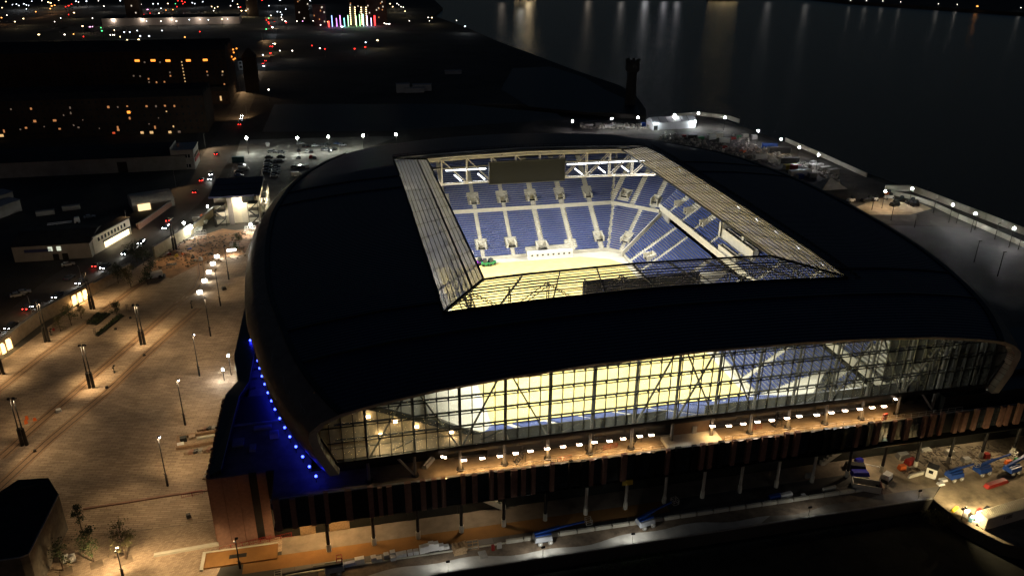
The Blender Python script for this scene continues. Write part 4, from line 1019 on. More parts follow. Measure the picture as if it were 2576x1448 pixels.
# ------------------------------------------------------------------ trees, beds, bushes
M_LEAF = [mat('dark_green_leaf', (.05, .07, .025), .8, var=.3), mat('brown_green_leaf', (.1, .09, .035), .8, var=.3), mat('dim_leaf', (.035, .05, .02), .8, var=.3)]
M_BARK = mat('bark', (.09, .06, .04), .9, var=.3, scale=3)
def tree(p, h, r, label, seed, cat='tree', group=None, conic=1.0, leafm=0, n=700, bare=.25, name='young_tree'):
    rnd = random.Random(seed); t = thing(name, label, cat, p, rnd.random() * 6, group)
    tm = MB().cyl((0, 0, 0), (rnd.uniform(-.2, .2), 0, h * .55), .028 * h * .5 + .05, .03 * h * .3, 7); tips = []
    for k in range(11):
        z = h * (.22 + .6 * k / 11); a = rnd.random() * 2 * PI; rr = r * (1 - .55 * conic * k / 11) * rnd.uniform(.6, 1); e = Vector((math.cos(a) * rr, math.sin(a) * rr, z + h * .14 + rnd.uniform(0, .1) * h))
        tm.cyl((0, 0, z), e, .04 + .01 * h * .3, .015, 4); tips.append(e)
        for q_ in range(2):
            e2 = e.lerp(Vector((0, 0, z + h * .1)), rnd.uniform(.2, .5)) + Vector((rnd.uniform(-1, 1), rnd.uniform(-1, 1), rnd.uniform(.2, 1))) * r * .3; tm.cyl(Vector((0, 0, z)).lerp(e, .5), e2, .03, .01, 3); tips.append(e2)
    tm.cyl((0, 0, h * .5), (0, 0, h * .95), .05, .015, 5); tips.append(Vector((0, 0, h * .95))); tm.build('trunk', M_BARK, t)
    cr = MB()
    for k in range(n):
        c = rnd.choice(tips); g = Vector((rnd.gauss(0, 1), rnd.gauss(0, 1), rnd.gauss(0, .8))) * r * .24; q_ = c + g
        if q_.z < h * .15: continue
        s = rnd.uniform(.05, .13) * (r ** .5); d1 = Vector((rnd.gauss(0, 1), rnd.gauss(0, 1), rnd.gauss(0, 1))).normalized() * s; d2 = d1.cross(Vector((rnd.gauss(0, 1), rnd.gauss(0, 1), 1))).normalized() * s
        cr.add([q_ - d1, q_ + d2, q_ + d1, q_ - d2], [(0, 1, 2, 3)])
    cr.build('crown', M_LEAF[leafm], t); return t
for i, (u, v, h, r, l, lm) in enumerate(((318, 1405, 8.5, 1.9, 'tall leafy young tree in a paved square on the lit plaza corner', 1), (236, 1412, 8, 2.0, 'second leafy young tree, next to the dark shed side', 0),
        (160, 1434, 6.5, 1.7, 'shadowed young tree nearest the dark shed', 2), (205, 1330, 6, 1.2, 'thin shadowed tree behind the street trees', 2),
        (153, 833, 5, 1.6, 'small bare tree in the dock wall corner, nearest the wall', 1), (180, 818, 6.5, 2.2, 'bushier small tree beside the fallen planks near the lit arches', 0),
        (205, 801, 5, 1.2, 'slim small tree right in front of the lit arches', 1), (295, 794, 4.5, 1.8, 'dark round shrub tree at the end of the planting beds', 2),
        (330, 722, 7.5, 2.8, 'golden-brown tree at the edge of the plaza below the road', 1), (298, 712, 6.5, 2.6, 'dark tree left of the golden-brown tree', 2),
        (372, 716, 4.5, 2.2, 'small dark tree beside the parked white van', 2), (383, 695, 5.5, 2.6, 'round dark tree above the white van', 2), (345, 660, 7, 3.5, 'large dark tree between road and rubble', 2), (362, 668, 7, 3.4, 'second large dark tree next to the dock wall end', 2),
        (600, 618, 5, 1.6, 'slim tree beside the scaffold frames near the office building', 2), (594, 634, 4, 1.0, 'thin sapling below the scaffold frames', 2))):
    tree(G(u, v), h, r, l, 20 + i, leafm=lm, n=900 if u > 200 else 600)
for (u, v) in ((318, 1408), (243, 1419), (166, 1436)):
    p = G(u, v); o_ = MB().box((0, 0, .02), (2.2, 2.2, .05), .35).build('tree_pit', M_MUD, None, loc=(p.x, p.y, .02)); o_['kind'] = 'structure'
for (pts, l) in ((((217, 815), (245, 790), (279, 790), (243, 818)), 'far dark planting bed beside the track, with a low hedge'), (((240, 845), (300, 793), (313, 795), (248, 846)), 'near dark planting bed beside the track, with a low hedge')):
    P = [G(*q_) for q_ in pts]; c = sum(P, Vector()) / 4; t = thing('planting_bed', l, 'planting bed', c)
    MB().prism([(q_.x - c.x, q_.y - c.y) for q_ in P], 0, .35).build('bed_edge', M_DSTEEL, t)
    hb = MB(); rnd = random.Random(9)
    for k in range(420):
        a, b = rnd.random(), rnd.random(); q_ = P[0].lerp(P[1], a).lerp(P[3].lerp(P[2], a), b) - c; d1 = Vector((rnd.gauss(0, 1), rnd.gauss(0, 1), rnd.gauss(0, 1))).normalized() * .25; d2 = d1.cross(Vector((1, rnd.random(), 1))).normalized() * .25
        q_.z = .35 + rnd.random() * .5; hb.add([q_ - d1, q_ + d2, q_ + d1, q_ - d2], [(0, 1, 2, 3)])
    tag(hb.build('hedge', M_LEAF[2], t), kind='stuff')
for (u, v, l) in ((237, 842, 'dark ladder rack standing at the near planting bed'), (319, 782, 'dark ladder rack standing past the hedge')):
    p = G(u, v); t = MB()
    for s in (0, .55): t.beam((s, 0, 0), (s + .1, 0, 2.4), .08)
    for z in (.4, .9, 1.4, 1.9): t.beam((0, 0, z), (.6, 0, z), .07)
    tag(t.build('ladder_rack', M_DSTEEL, None, loc=p), l, 'rack')
# litter of small things on the plaza
for i, (u, v, w, d, h, m_, l) in enumerate(((148, 1034, 1.3, .9, .7, M_WHITE, 'small white box standing alone between the two tracks'), (66, 1064, .8, .8, .9, M_ORANGE, 'orange barrier block beside the left mast'), (68, 1054, .7, .7, .9, M_ORANGE, 'orange barrier block just behind the first one'),
        (88, 1057, .8, .6, .7, M_ORANGE, 'orange barrier block further along the track'), (269, 975, .8, .8, .5, M_DSTEEL, 'dark manhole kerb block next to the brightest mast'), (363, 894, .8, .8, .5, M_DSTEEL, 'dark block beside the second twin mast'),
        (291, 828, .8, .8, .5, M_DSTEEL, 'dark block lying beyond the planting bed'), (328, 800, .7, .7, .5, M_DSTEEL, 'dark block lying near the shrub tree'), (88, 1135, .7, .7, .5, M_DSTEEL, 'dark block in front of the left mast'), (135, 831, .7, .4, .8, M_RED, 'red bin near the dock wall corner'),
        (564, 728, 1.4, 1.2, 1.0, M_DSTEEL, 'dark cube of equipment beyond the masts'), (446, 705, 0, 0, 0, M_WHITE, ''), (390, 694, 3.8, 1.8, 1.7, M_WHITE, ''), (475, 1300, .9, .9, .8, M_DSTEEL, 'dark crate on the pavement edge by the red hoardings'), (331, 1359, 0, 0, 0, M_WHITE, ''))):
    if not l or not w: continue
    p = G(u, v); tag(MB().tap((0, 0, 0), (w, d), (w * .8, d * .8), h, .4).build('site_block', m_, None, loc=p), l, 'block')
# stacked stone and the unfinished stone bench
p = G(507, 1108); t = thing('stone_plinth', 'unfinished rectangular stone bench base with a sunken middle', 'bench base', p, R(6))
MB().bx(-5.5, -4.6, -2.2, 3.0, 0, .7).bx(-4.6, 5, 2.3, 3.0, 0, .7).bx(-4.6, 5, -2.2, -1.5, 0, .7).build('stone_rim', M_TBED, t); MB().bx(-4.5, 5, -1.4, 2.2, .02, .12).build('stone_floor', M_PLAZA2, t); MB().bx(-1, 4.6, .4, 1.1, .1, .6).build('slab', M_CONC, t)
for i in range(7):
    for k, (v0, l0) in enumerate(((1141, 'front'), (1089, 'rear'))):
        if k and i in (0, 1, 2): continue
        u = 470 + i * 11.5; v = v0 - i * 1.7; p = G(u, v); m_ = [M_PLAZA2, M_BRICK, M_DSTEEL, M_CONC2][(i + k) % 4]
        tag(MB().box((0, 0, .35), (1.3, .9, .7), .2 * i).build('stone_pallet', m_, None, loc=p), '%s pallet of stone from the open end of the %s row by the unfinished bench' % (ORD[i].replace('first', 'outermost'), l0), 'pallet')
for i, (u, v) in enumerate(((462, 1109), (455, 1122), (484, 1102))):
    p = G(u, v); tag(MB().box((0, 0, .5), (1.5, 1.2, [1.3, .6, .4][i]), .2).build('stone_crate', [M_DPAN, M_WHITE, M_PLAZA2][i], None, loc=p), ['dark crate at the corner of the unfinished bench', 'white sack beside the dark crate', 'flat stone stack behind the dark crate'][i], 'crate')
for i in range(9):
    u, v = 553 - i * 2.6, 1158 + i * 5.4; p = G(u, v); tag(MB().box((-.6, 0, .2), (3.0 - i * .05, .5, .35), .1).build('stone_slab', M_CONC2 if i % 2 else M_PLAZA2, None, loc=p), '%s stone slab in the row along the fin wall, counted from the bench' % ORD[i], 'stone slab', 'stone slabs along the fin wall')
# low wall, ramps, fence by the brick block
W_ = lambda *uv: [G(*q_) for q_ in uv]
def lowwall(name, uvs, h, w, m_, label, cat, z0=0):
    P = W_(*uvs); c = P[0].copy(); mb = MB()
    for a, b in zip(P, P[1:]): mb.beam((a - c) + Vector((0, 0, h / 2)), (b - c) + Vector((0, 0, h / 2)), w, h)
    return tag(mb.build(name, m_, None, loc=(c.x, c.y, z0)), label, cat)
lowwall('low_wall', ((388, 1398), (552, 1369)), .5, .7, M_CONC, 'pale low stone wall running up to the brick block corner', 'wall')
lowwall('kerb_wall', ((210, 1280), (330, 1262), (420, 1247), (530, 1232)), .25, .5, M_BRICK, 'reddish stone kerb crossing the lower plaza', 'kerb')
def barrier(u, v, rz, label, n=3, m_=M_RED, grp=None):
    p = G(u, v); t = thing('barrier', label, 'barrier', p, rz, grp)
    for k in range(n):
        mb = MB(); x = k * 2.1
        for z in (.25, 1.05): mb.beam((x, 0, z), (x + 2, 0, z), .06)
        for q_ in range(6): mb.beam((x + q_ * .4, 0, .25), (x + q_ * .4, 0, 1.05), .04)
        mb.beam((x, 0, 0), (x, 0, 1.1), .07); mb.beam((x + 2, 0, 0), (x + 2, 0, 1.1), .07); mb.build('barrier_panel', m_, t)
    return t
barrier(554, 1387, R(9), 'red crowd barriers nearest the brick block', 3); barrier(600, 1376, R(9), 'red crowd barriers in front of the lit doorway', 3); barrier(652, 1368, R(9), 'red crowd barriers by the first dark column', 4)
barrier(458, 1253, R(10), 'red mesh hoarding at the foot of the fin wall', 2)
p = G(578, 1400); t = thing('ochre_platform', 'ochre paved raised platform with a pale stone edge', 'platform', p)
MB().bx(-4.5, 9, -2.5, 1.6, 0, .35).build('platform_top', M_ORPATH, t); MB().bx(-5.1, -4.5, -3, 1.9, 0, .5).bx(-4.5, 9, 1.6, 1.9, 0, .5).build('stone_edge', M_CONC, t); MB().bx(0, 3.2, -.9, .1, .36, .42).build('grating', M_DSTEEL, t)
# ------------------------------------------------------------------ dock wall with lit arches
def wallseg(a, b, h, th, m_, label, name='dock_wall', z=0):
    A, B = G(*a), G(*b); c = A.copy(); d = B - A; mb = MB(); n_ = max(1, int(d.length / 9))
    mb.beam(Vector((0, 0, h / 2)), d + Vector((0, 0, h / 2)), th, h); t = tag(mb.build(name, m_, None, loc=c), label, 'wall')
    MB().beam(Vector((0, 0, h + .12)), d + Vector((0, 0, h + .12)), th + .3, .25).build('coping', M_CONC2, t); return t, A, d
M_STONE = mat('warm_granite_wall', (.34, .26, .17), .9, var=.25, scale=.8, bump=.5, bscale=2)
wa, A, d = wallseg((-30, 918), (107, 810), 4.2, .8, M_STONE, 'granite dock wall nearest the left edge, with lit arches at its end')
wb, A, d = wallseg((107, 810), (238, 738), 4.2, .8, M_STONE, 'granite dock wall behind the small trees with three lit arches')
wallseg((238, 738), (330, 686), 3.6, .7, M_STONE, 'dark granite dock wall below the road by the big trees')
wallseg((390, 650), (482, 590), 4.5, .7, mat('yellow_lit_wall', (.42, .36, .22), .9, var=.2, scale=.6), 'tall pale boundary wall beside the road, near the diggers')
wallseg((482, 590), (545, 534), 3.2, .7, mat('yellow_lit_wall', (.42, .36, .22), .9), 'lower pale boundary wall behind the skips')
for i, (u, v) in enumerate(((187, 766), (200, 759), (213, 752), (21, 878), (5, 890))):
    p = G(u, v); a = math.atan2(d.y, d.x); t = thing('lit_arch', ['left', 'middle', 'right', 'right', 'left'][i] + (' glowing arch of the three in the dock wall' if i < 3 else ' glowing arch of the pair at the photo edge'), 'arch', p, a)
    t.scale = (1.2, 1.2, 1.2); mb = MB(); mb.add([(-.9, -.45, 0), (.9, -.45, 0), (.9, -.45, 2.2), (.5, -.45, 2.9), (-.5, -.45, 2.9), (-.9, -.45, 2.2)], [(0, 1, 2, 3, 4, 5)]); mb.build('arch_opening', emis('arch_glow', (1, .66, .26), 3.5), t)
    MB().bx(-1.15, -.9, -.6, .2, 0, 3.1).bx(.9, 1.15, -.6, .2, 0, 3.1).bx(-1.15, 1.15, -.6, .2, 2.9, 3.2).build('arch_frame', M_STONE, t); point(p + Vector((.4, -1.6, 1.4)), 260, SOD, .3)
# ------------------------------------------------------------------ dark shed bottom left
t = thing('dark_shed', 'large unlit dark roofed shed in the lower left corner', 'shed', (-70, 128, 0))
def shv(u, v, z): p = G(u, v, z); return (p.x + 70, p.y - 128, z)
ro = [shv(-60, 1275, 9), shv(45, 1206, 9), shv(122, 1201, 9), shv(148, 1243, 8.6), shv(72, 1394, 8.4), shv(50, 1402, 8.4), shv(-60, 1418, 8.4)]
mb = MB(); mb.add(ro + [(p_[0], p_[1], 0) for p_ in ro], [tuple(range(7))]); mb.build('shed_roof', mat('black_roofing', (.018, .02, .018), .9, var=.5, scale=.5), t)
mb = MB(); mb.add(ro + [(p_[0], p_[1], 0) for p_ in ro], [(i, (i + 1) % 7, 7 + (i + 1) % 7, 7 + i) for i in range(7)]); mb.build('shed_wall', mat('dark_timber_wall', (.1, .085, .065), .9, var=.4, scale=.8), t)
mb = MB()
for i in (3, 4, 5): mb.beam(Vector(ro[i]) + Vector((0, 0, .1)), Vector(ro[(i + 1) % 7]) + Vector((0, 0, .1)), .25, .2)
mb.build('gutter', M_CONC2, t); MB().beam(Vector(ro[0]) + Vector((3, 3, .6)), Vector(ro[2]) + Vector((-2, -3, .6)), .3).build('ridge', M_DSTEEL, t)
for i, (u, v) in enumerate(((167, 1411), (184, 1409))):
    p = G(u, v); tag(MB().box((0, 0, .7), (1.0, 1.0, 1.3), .3).build('site_bin', M_WHITE, None, loc=p), ['left', 'right'][i] + ' white bin of the pair beside the dark shed', 'bin')

# ------------------------------------------------------------------ vehicles
def car_proto(name, col, label, group, van=False, cat='car'):
    t = thing(name, label, cat, (0, 0, 0), 0, group); L, Wd = (5.3, 2.0) if van else (4.4, 1.8); b = MB()
    if van: prof = [(-2.6, .35), (2.6, .35), (2.6, 1.0), (1.9, 1.25), (1.3, 2.1), (-2.6, 2.2)]
    else: prof = [(-2.2, .32), (2.2, .32), (2.2, .72), (1.2, .9), (.55, 1.05), (-1.9, 1.05), (-2.2, .85)]
    n_ = len(prof); b.v = [(x, -Wd / 2, z) for x, z in prof] + [(x, Wd / 2, z) for x, z in prof]; b.f = [tuple(range(n_)), tuple(range(2 * n_ - 1, n_ - 1, -1))] + [((i + 1) % n_, i, n_ + i, n_ + (i + 1) % n_) for i in range(n_)]
    b.build('body', mat('car_paint_' + name + label[:5], col, .3, .2, var=0, coat=.6), t)
    if van: MB().add([(1.93, -.85, 1.28), (1.93, .85, 1.28), (1.36, .8, 2.02), (1.36, -.8, 2.02)], [(0, 1, 2, 3)]).build('windscreen', M_WPAN, t)
    else:
        MB().tap((-.35, 0, 1.05), (2.7, 1.66), (1.5, 1.3), .42, 0, (-.15, 0)).build('cabin_glass', M_WPAN, t); MB().box((-.5, 0, 1.49), (1.45, 1.3, .05)).build('car_roof', bpy.data.materials['car_paint_' + name + label[:5]], t)
    for x in (-L * .31, L * .31):
        for y in (-Wd / 2, Wd / 2): MB().cyl((x, y - .1, .33), (x, y + .1, .33), .33, n=10).build('wheel', M_BLACK, t)
    for y in (-.62, .62):
        MB().box((L / 2, y, .68), (.08, .35, .16)).build('headlight', M_WHITE, t); MB().box((-L / 2, y, .75), (.08, .35, .16)).build('tail_light', M_RED, t)
    return t
CARCOL = {'white': (.6, .6, .6), 'black': (.02, .02, .02), 'silver': (.35, .36, .37), 'blue': (.03, .06, .2), 'red': (.4, .03, .02), 'grey': (.12, .12, .13)}
PR = {k: car_proto('parked_car', c, k + ' car', 'cars parked on the gravel beyond the office') for k, c in CARCOL.items()}
used = set()
CP = [(845, 495, 0, 'silver'), (880, 490, 0, 'white'), (1045, 505, 0, 'silver'), (1400, 470, 90, 'black'), (1395, 610, 90, 'white'), (1565, 490, 90, 'white'), (1650, 490, 90, 'black'), (1500, 385, 90, 'black'), (1580, 385, 90, 'black'),
      (1735, 375, 0, 'white'), (1880, 370, 0, 'grey'), (1960, 350, 0, 'black'), (1890, 450, 80, 'grey'), (1965, 450, 80, 'silver'), (2040, 480, 80, 'grey'), (2120, 440, 80, 'black'), (1640, 600, 90, 'red'), (1715, 620, 90, 'silver'),
      (780, 750, 0, 'silver'), (790, 690, 0, 'black'), (770, 800, 0, 'black'), (760, 860, 0, 'grey'), (740, 920, 0, 'black'), (960, 690, 0, 'silver'), (1030, 690, 0, 'grey'), (950, 790, 0, 'black'), (950, 840, 0, 'silver'), (945, 890, 0, 'white'), (930, 935, 0, 'black'), (910, 985, 0, 'silver'),
      (250, 770, 0, 'black'), (200, 900, 0, 'grey'), (200, 970, 0, 'blue'), (800, 610, 0, 'black'), (1040, 600, 0, 'black'), (2280, 360, 0, 'silver'), (1430, 330, 10, 'silver'), (2170, 330, 0, 'blue'), (1320, 800, 0, 'black'), (1450, 800, 0, 'grey')]
for i, (a, b, rz, c) in enumerate(CP):
    p = G(576.9 + a * .1251, 322 + b * .1251); l = '%s parked car, %s in the gravel car park counting from the office building side' % (c, ORD[i])
    if c not in used: PR[c].location = (p.x, p.y, .03); PR[c].rotation_euler = (0, 0, R(rz)); PR[c]['label'] = l; used.add(c)
    else: dup(PR[c], (p.x, p.y, .03), R(rz), l)
vans = [(775, 365, 95, 'white van parked alone on the open gravel'), (290, 850, 0, 'white van in the row beside the road hedge'), (1570, 800, 90, 'white van at the shell edge of the car park'), (1350, 960, 5, 'long white van closest to the stadium shell')]
vp = car_proto('parked_van', (.6, .6, .58), vans[0][3], 'vans in the car park', True, 'van')
for i, (a, b, rz, l) in enumerate(vans):
    p = G(576.9 + a * .1251, 322 + b * .1251)
    if not i: vp.location = p; vp.rotation_euler = (0, 0, R(rz))
    else: dup(vp, p, R(rz), l)
p = G(390, 698); dup(vp, p, R(200), 'white van parked at the plaza edge among dark trees', 'vans by the plaza')
p = G(600, 408); tag(MB().box((0, 0, 1.6), (6, 2.5, 3)).build('box_trailer', mat('teal_trailer', (.04, .12, .13), .5), None, loc=p), 'dark teal box trailer next to the lit orange car', 'trailer')
# moving traffic, headlights or tail lights on
E_HEAD = emis('headlight_beam_face', (.93, .97, 1), 70); E_TAIL = emis('tail_light_glow', (1, .03, .02), 22)
tp = car_proto('road_car', (.05, .06, .09), 'x', 'cars driving on the dock road')
TR = [(28, 819, 1, 'h', 'glowing'), (72, 771, .35, 't', ''), (88, 764, .6, 'h', ''), (145, 742, .7, 'h', ''), (205, 707, .7, 'h', ''), (175, 697, .3, 'n', ''), (245, 665, .3, 't', ''), (265, 669, .7, 'h', ''), (318, 634, .7, 'h', ''), (358, 608, .7, 'h', ''), (419, 570, .6, 'h', ''), (427, 552, .3, 't', ''),
      (491, 482, .35, 't', ''), (508, 452, .35, 't', ''), (529, 449, .65, 'h', ''), (532, 437, .65, 'h', ''), (544, 386, .3, 't', ''), (608, 297, .65, 'h', ''), (609, 290, .65, 'h', ''), (603, 312, .3, 't', ''), (640, 225, .65, 'h', ''), (645, 212, .65, 'h', ''), (648, 200, .65, 'h', ''), (664, 166, .65, 'h', ''), (662, 160, .3, 't', ''), (668, 153, .3, 't', ''), (681, 133, .3, 't', ''), (679, 117, .3, 't', ''), (689, 110, .65, 'h', ''), (683, 66, .3, 't', ''), (685, 70, .6, 'h', ''), (690, 55, .3, 't', ''), (676, 48, .3, 't', ''), (710, 50, .6, 'h', ''), (718, 54, .6, 'h', '')]
# find nearest road direction
def roaddir(p):
    k = min(range(70), key=lambda i: (A_[i].lerp(B_[i], .5) - p).length); d = A_[k + 1].lerp(B_[k + 1], .5) - A_[k].lerp(B_[k], .5); return math.atan2(d.y, d.x)
for i, (u, v, s, kd, _) in enumerate(TR):
    p = G(u, v, .6); p.z = .03; a = roaddir(p) + (PI if kd == 'h' else 0); l = '%s road car from the photo edge up the dock road, showing %s' % (ORD[i], {'h': 'white headlights', 't': 'red tail lights', 'n': 'no lights'}[kd])
    sw = {'headlight': E_HEAD} if kd == 'h' else ({'tail_light': E_TAIL} if kd == 't' else None)
    if i == 0: c = tp; c.location = p; c.rotation_euler = (0, 0, a); c['label'] = l; [ch.data.materials.__setitem__(0, E_HEAD) for ch in c.children if ch.name.startswith('headlight')]
    else:
        c = dup(tp, p, a, l, swap={'headlight': E_HEAD if kd == 'h' else M_WHITE, **({'tail_light': E_TAIL} if kd == 't' else {})})
    if v > 300:
        f = Vector((math.cos(a), math.sin(a), 0))
        if kd == 'h': spot(p + f * 2.4 + Vector((0, 0, .9)), p + f * 12, 500, (1, .96, .85), 75, .8, .1)
        elif kd == 't': point(p - f * 2.8 + Vector((0, 0, .8)), 22, (1, .04, .02), .2)
# road lamp posts (sodium) giving the brown-orange light on the road
for i, (t_, s) in enumerate(((3, 1), (7, 1), (11, 1), (15, 1), (20, 0), (25, 0), (30, 0), (35, 1), (39, 0), (43, 0), (47, 1), (51, 0), (55, 1), (59, 0))):
    p = roadpt(t_, 1.06 if s else -.06); q_ = roadpt(t_, .5); dd = (q_ - p).normalized(); t = thing('street_lamp', '%s tall thin street lamp along the dock road from the photo edge' % ORD[i], 'street lamp', p, math.atan2(dd.y, dd.x), 'street lamps along the dock road')
    MB().cyl((0, 0, 0), (0, 0, 8), .09, .06, 6).beam((0, 0, 8), (1.3, 0, 8.2), .08).build('post', M_STEEL, t); MB().box((1.5, 0, 8.15), (.7, .25, .15)).build('lamp_head', M_DSTEEL, t)
    spot(p + dd * 1.5 + Vector((0, 0, 8)), q_ + dd * 1, (1900 if t_ < 30 else 8500) * (1.0 if t_ > 9 else .8), (1, .6, .28) if i % 3 else (1, .7, .42), 130, .6, .2)
# ------------------------------------------------------------------ office building beside the stadium
OB = thing('office_building', 'white three-storey office block with dark blue flat roof and open stair towers', 'building', (-43, 343, 0))
M_OW = mat('cream_render', (.62, .55, .42), .8, var=.1, scale=.5)
def ob(x0, x1, y0, y1, z0, z1, nm, m_, par=None): return MB().bx(x0 + 43, x1 + 43, y0 - 343, y1 - 343, z0, z1).build(nm, m_, par or OB)
ob(-51.5, -34, 331.5, 355, 0, 11.6, 'wall', M_OW); rf = ob(-53, -33, 329.3, 357, 11.7, 12.4, 'roof', striped('navy_ribbed_roof', (.03, .035, .08), 'Y', .9, .5, .5))
for y in (338, 346): MB().bx(-10, 10, y - 343, y - 342.8, 12.4, 12.5).build('roof_seam', M_BLACK, rf)
ob(-46.3, -44.4, 329.8, 331.5, 0, 11.4, 'pilaster', mat('grey_render', (.22, .19, .17), .8, var=.1)); ob(-41.2, -36.8, 331.2, 331.5, .2, 6.6, 'roller_door', mat('pale_shutter', (.55, .5, .4), .6, var=.1))
ob(-40.4, -35.6, 331.2, 331.5, 8.6, 11.2, 'canopy', M_DPAN)
for x in (-40, -37.6): w_ = ob(x, x + 1.8, 331.0, 331.2, 9.8, 10.9, 'window', M_WPAN)
for (xa, xb) in ((-51.6, -47.2), (-38.2, -34.2)):
    mb = MB()
    for z in (3.2, 6.2, 9.0): mb.bx(xa + 43, xb + 43, 327.6 - 343, 331.3 - 343, z, z + .15)
    fl_ = mb
    for x in (xa, xb): fl_.bx(x + 42.9, x + 43.1, 327.6 - 343, 327.8 - 343, 0, 9.2)
    tw = fl_.build('stair_tower', M_DSTEEL, OB)
    for k, z in enumerate((0, 3.2, 6.2)):
        K = MB(); K.beam((xa + 43.3 + (k % 2) * (xb - xa - .6), -15.2, z + .1), (xb + 42.7 - (k % 2) * (xb - xa - .6), -15.2, z + 3.1), 1.0, .25); K.build('stair_flight', M_DSTEEL, tw)
        K = MB(); K.beam((xa + 43, -15.6, z + 4.2), (xb + 43, -15.6, z + 4.2), .08); K.build('handrail', M_DSTEEL, tw)
MB().box((9.2, 2, 6), (.3, 12, 4)).build('side_panel', M_WHITE, OB)
for k in range(4):
    K = MB(); y = -8 + k * 4.6
    for z in (3, 6, 9): K.bx(9.6, 11.6, y, y + 4, z, z + .12)
    for yy in (y, y + 4): K.bx(11.5, 11.6, yy, yy + .1, 0, 9.8)
    K.beam((10.6, y, 3), (10.6, y + 4, 6), .7, .15); K.beam((10.6, y + 4, 6), (10.6, y, 9), .7, .15); K.build('scaffold_bay', M_STEEL, OB)
MB().ball((2.2, -13.4, 9.3), .4).build('wall_lamp', E_WARM, OB); point((-41.5, 328.6, 9.0), 2600, (1, .9, .66), .3); point((-31, 340, 7), 2600, (1, .88, .62), .3); point((-30, 352, 7), 1500, (1, .88, .62), .3)
point((-48, 326.5, 5), 900, (1, .9, .7), .3)  # bare fill light added to brighten the lower office front
p = G(660, 452); t = MB().tap((0, 0, 0), (2, 2), (.2, .2), 5).build('white_cone', M_WHITE, None, loc=(p.x, p.y, 0)); tag(t, 'pointed white canopy cone at the office roof corner', 'canopy')
# skips and site clutter near the office
rnd = random.Random(4)
SKP = [(495, 556, 3.2, 'cream open skip with a ragged top'), (513, 562, 3.2, 'cream open skip beside the orange sack'), (486, 585, 2.6, 'cream skip lying lowest in the pile'), (502, 580, 2.6, 'cream skip leaning in the middle of the pile')]
for i, (u, v, s, l) in enumerate(SKP):
    p = G(u, v); t = MB().tap((0, 0, 0), (s * .6, s * .5), (s, s * .75), 1.5).build('skip', M_CONC, None, loc=p, rz=.4 * i); tag(t, l, 'skip')
for i, (u, v, m_, l, s) in enumerate(((508, 544, M_ORANGE, 'orange sack on top of the skip pile', 1.6), (470, 590, M_WHITE, 'flat white sheet pile below the floodlights', 2.4), (505, 596, M_STEEL, 'grey steel grille lying by the skips', 4), (456, 600, M_WHITE, 'scattered white boards on the mud', 1.8),
        (463, 640, M_ORANGE, 'orange barrels beside the diggers', 1.6), (444, 645, M_YEL, 'yellow-orange generator on the mud', 2), (428, 641, M_RED, 'small red and white digger body', 2), (478, 626, M_BLUE, 'blue tarpaulin heap on the reddish mud', 1.5), (405, 697, M_DSTEEL, 'dark heap near the white van', 2.4),
        (497, 655, M_CONC2, 'grey skip full of rubble in the plaza', 3), (490, 648, M_DSTEEL, 'dark pallet stack behind the rubble skip', 2), (470, 645, M_DSTEEL, 'black frame pile by the rubble skip', 2), (530, 640, M_DSTEEL, 'low black crate next to the lamp row', 1.6), (430, 668, M_DSTEEL, 'bundle of dark pipes on the sand', 3.5),
        (590, 622, M_STEEL, 'bright steel scaffold frame stack beside the slim tree', 3), (630, 585, M_STEEL, 'bright scaffold frame cage near the shell', 4), (640, 600, M_DSTEEL, 'dark scaffold frame by the shell', 3))):
    p = G(u, v); mb = MB()
    if 'scaffold' in l or 'frame' in l or 'grille' in l:
        for k in range(5): mb.beam((-s / 2 + k * s / 4, -s / 3, 0), (-s / 2 + k * s / 4, -s / 3, s * .6), .08); mb.beam((-s / 2 + k * s / 4, s / 3, 0), (-s / 2 + k * s / 4, s / 3, s * .6), .08)
        for z in (.1, s * .3, s * .6): mb.beam((-s / 2, -s / 3, z), (s / 2, -s / 3, z), .08); mb.beam((-s / 2, s / 3, z), (s / 2, s / 3, z), .08)
    elif 'pipes' in l or 'boards' in l:
        for k in range(7): mb.beam((-s / 2, k * .3, .15), (s / 2, k * .3 + .2, .15), .16)
    else:
        for k in range(3): a = rnd.random() * 3; mb.tap((rnd.uniform(-.4, .4) * s, rnd.uniform(-.3, .3) * s, 0), (s * .5, s * .4), (s * .3, s * .25), s * rnd.uniform(.2, .5), a)
    tag(mb.build('site_material', m_, None, loc=p), l, 'building material')
rub = MB(); rnd = random.Random(8)
for k in range(420):
    u = rnd.uniform(400, 620); v = 610 + rnd.random() ** 1.2 * 70 - (u - 400) * .12; p = G(u, v); s = rnd.uniform(.2, .9); rub.tap(p, (s, s), (s * .5, s * .6), s * .5, rnd.random() * 3)
tag(rub.build('rubble', M_MUD), kind='stuff')
struct('dug_earth', MB().sheet([g1(390, 660), g1(470, 605), g1(560, 575), g1(640, 585), g1(615, 640), g1(520, 655), g1(430, 700), g1(380, 690)], .022), mat('reddish_earth', (.26, .14, .07), .95, var=.5, scale=.25, bump=.8, bscale=1.5))
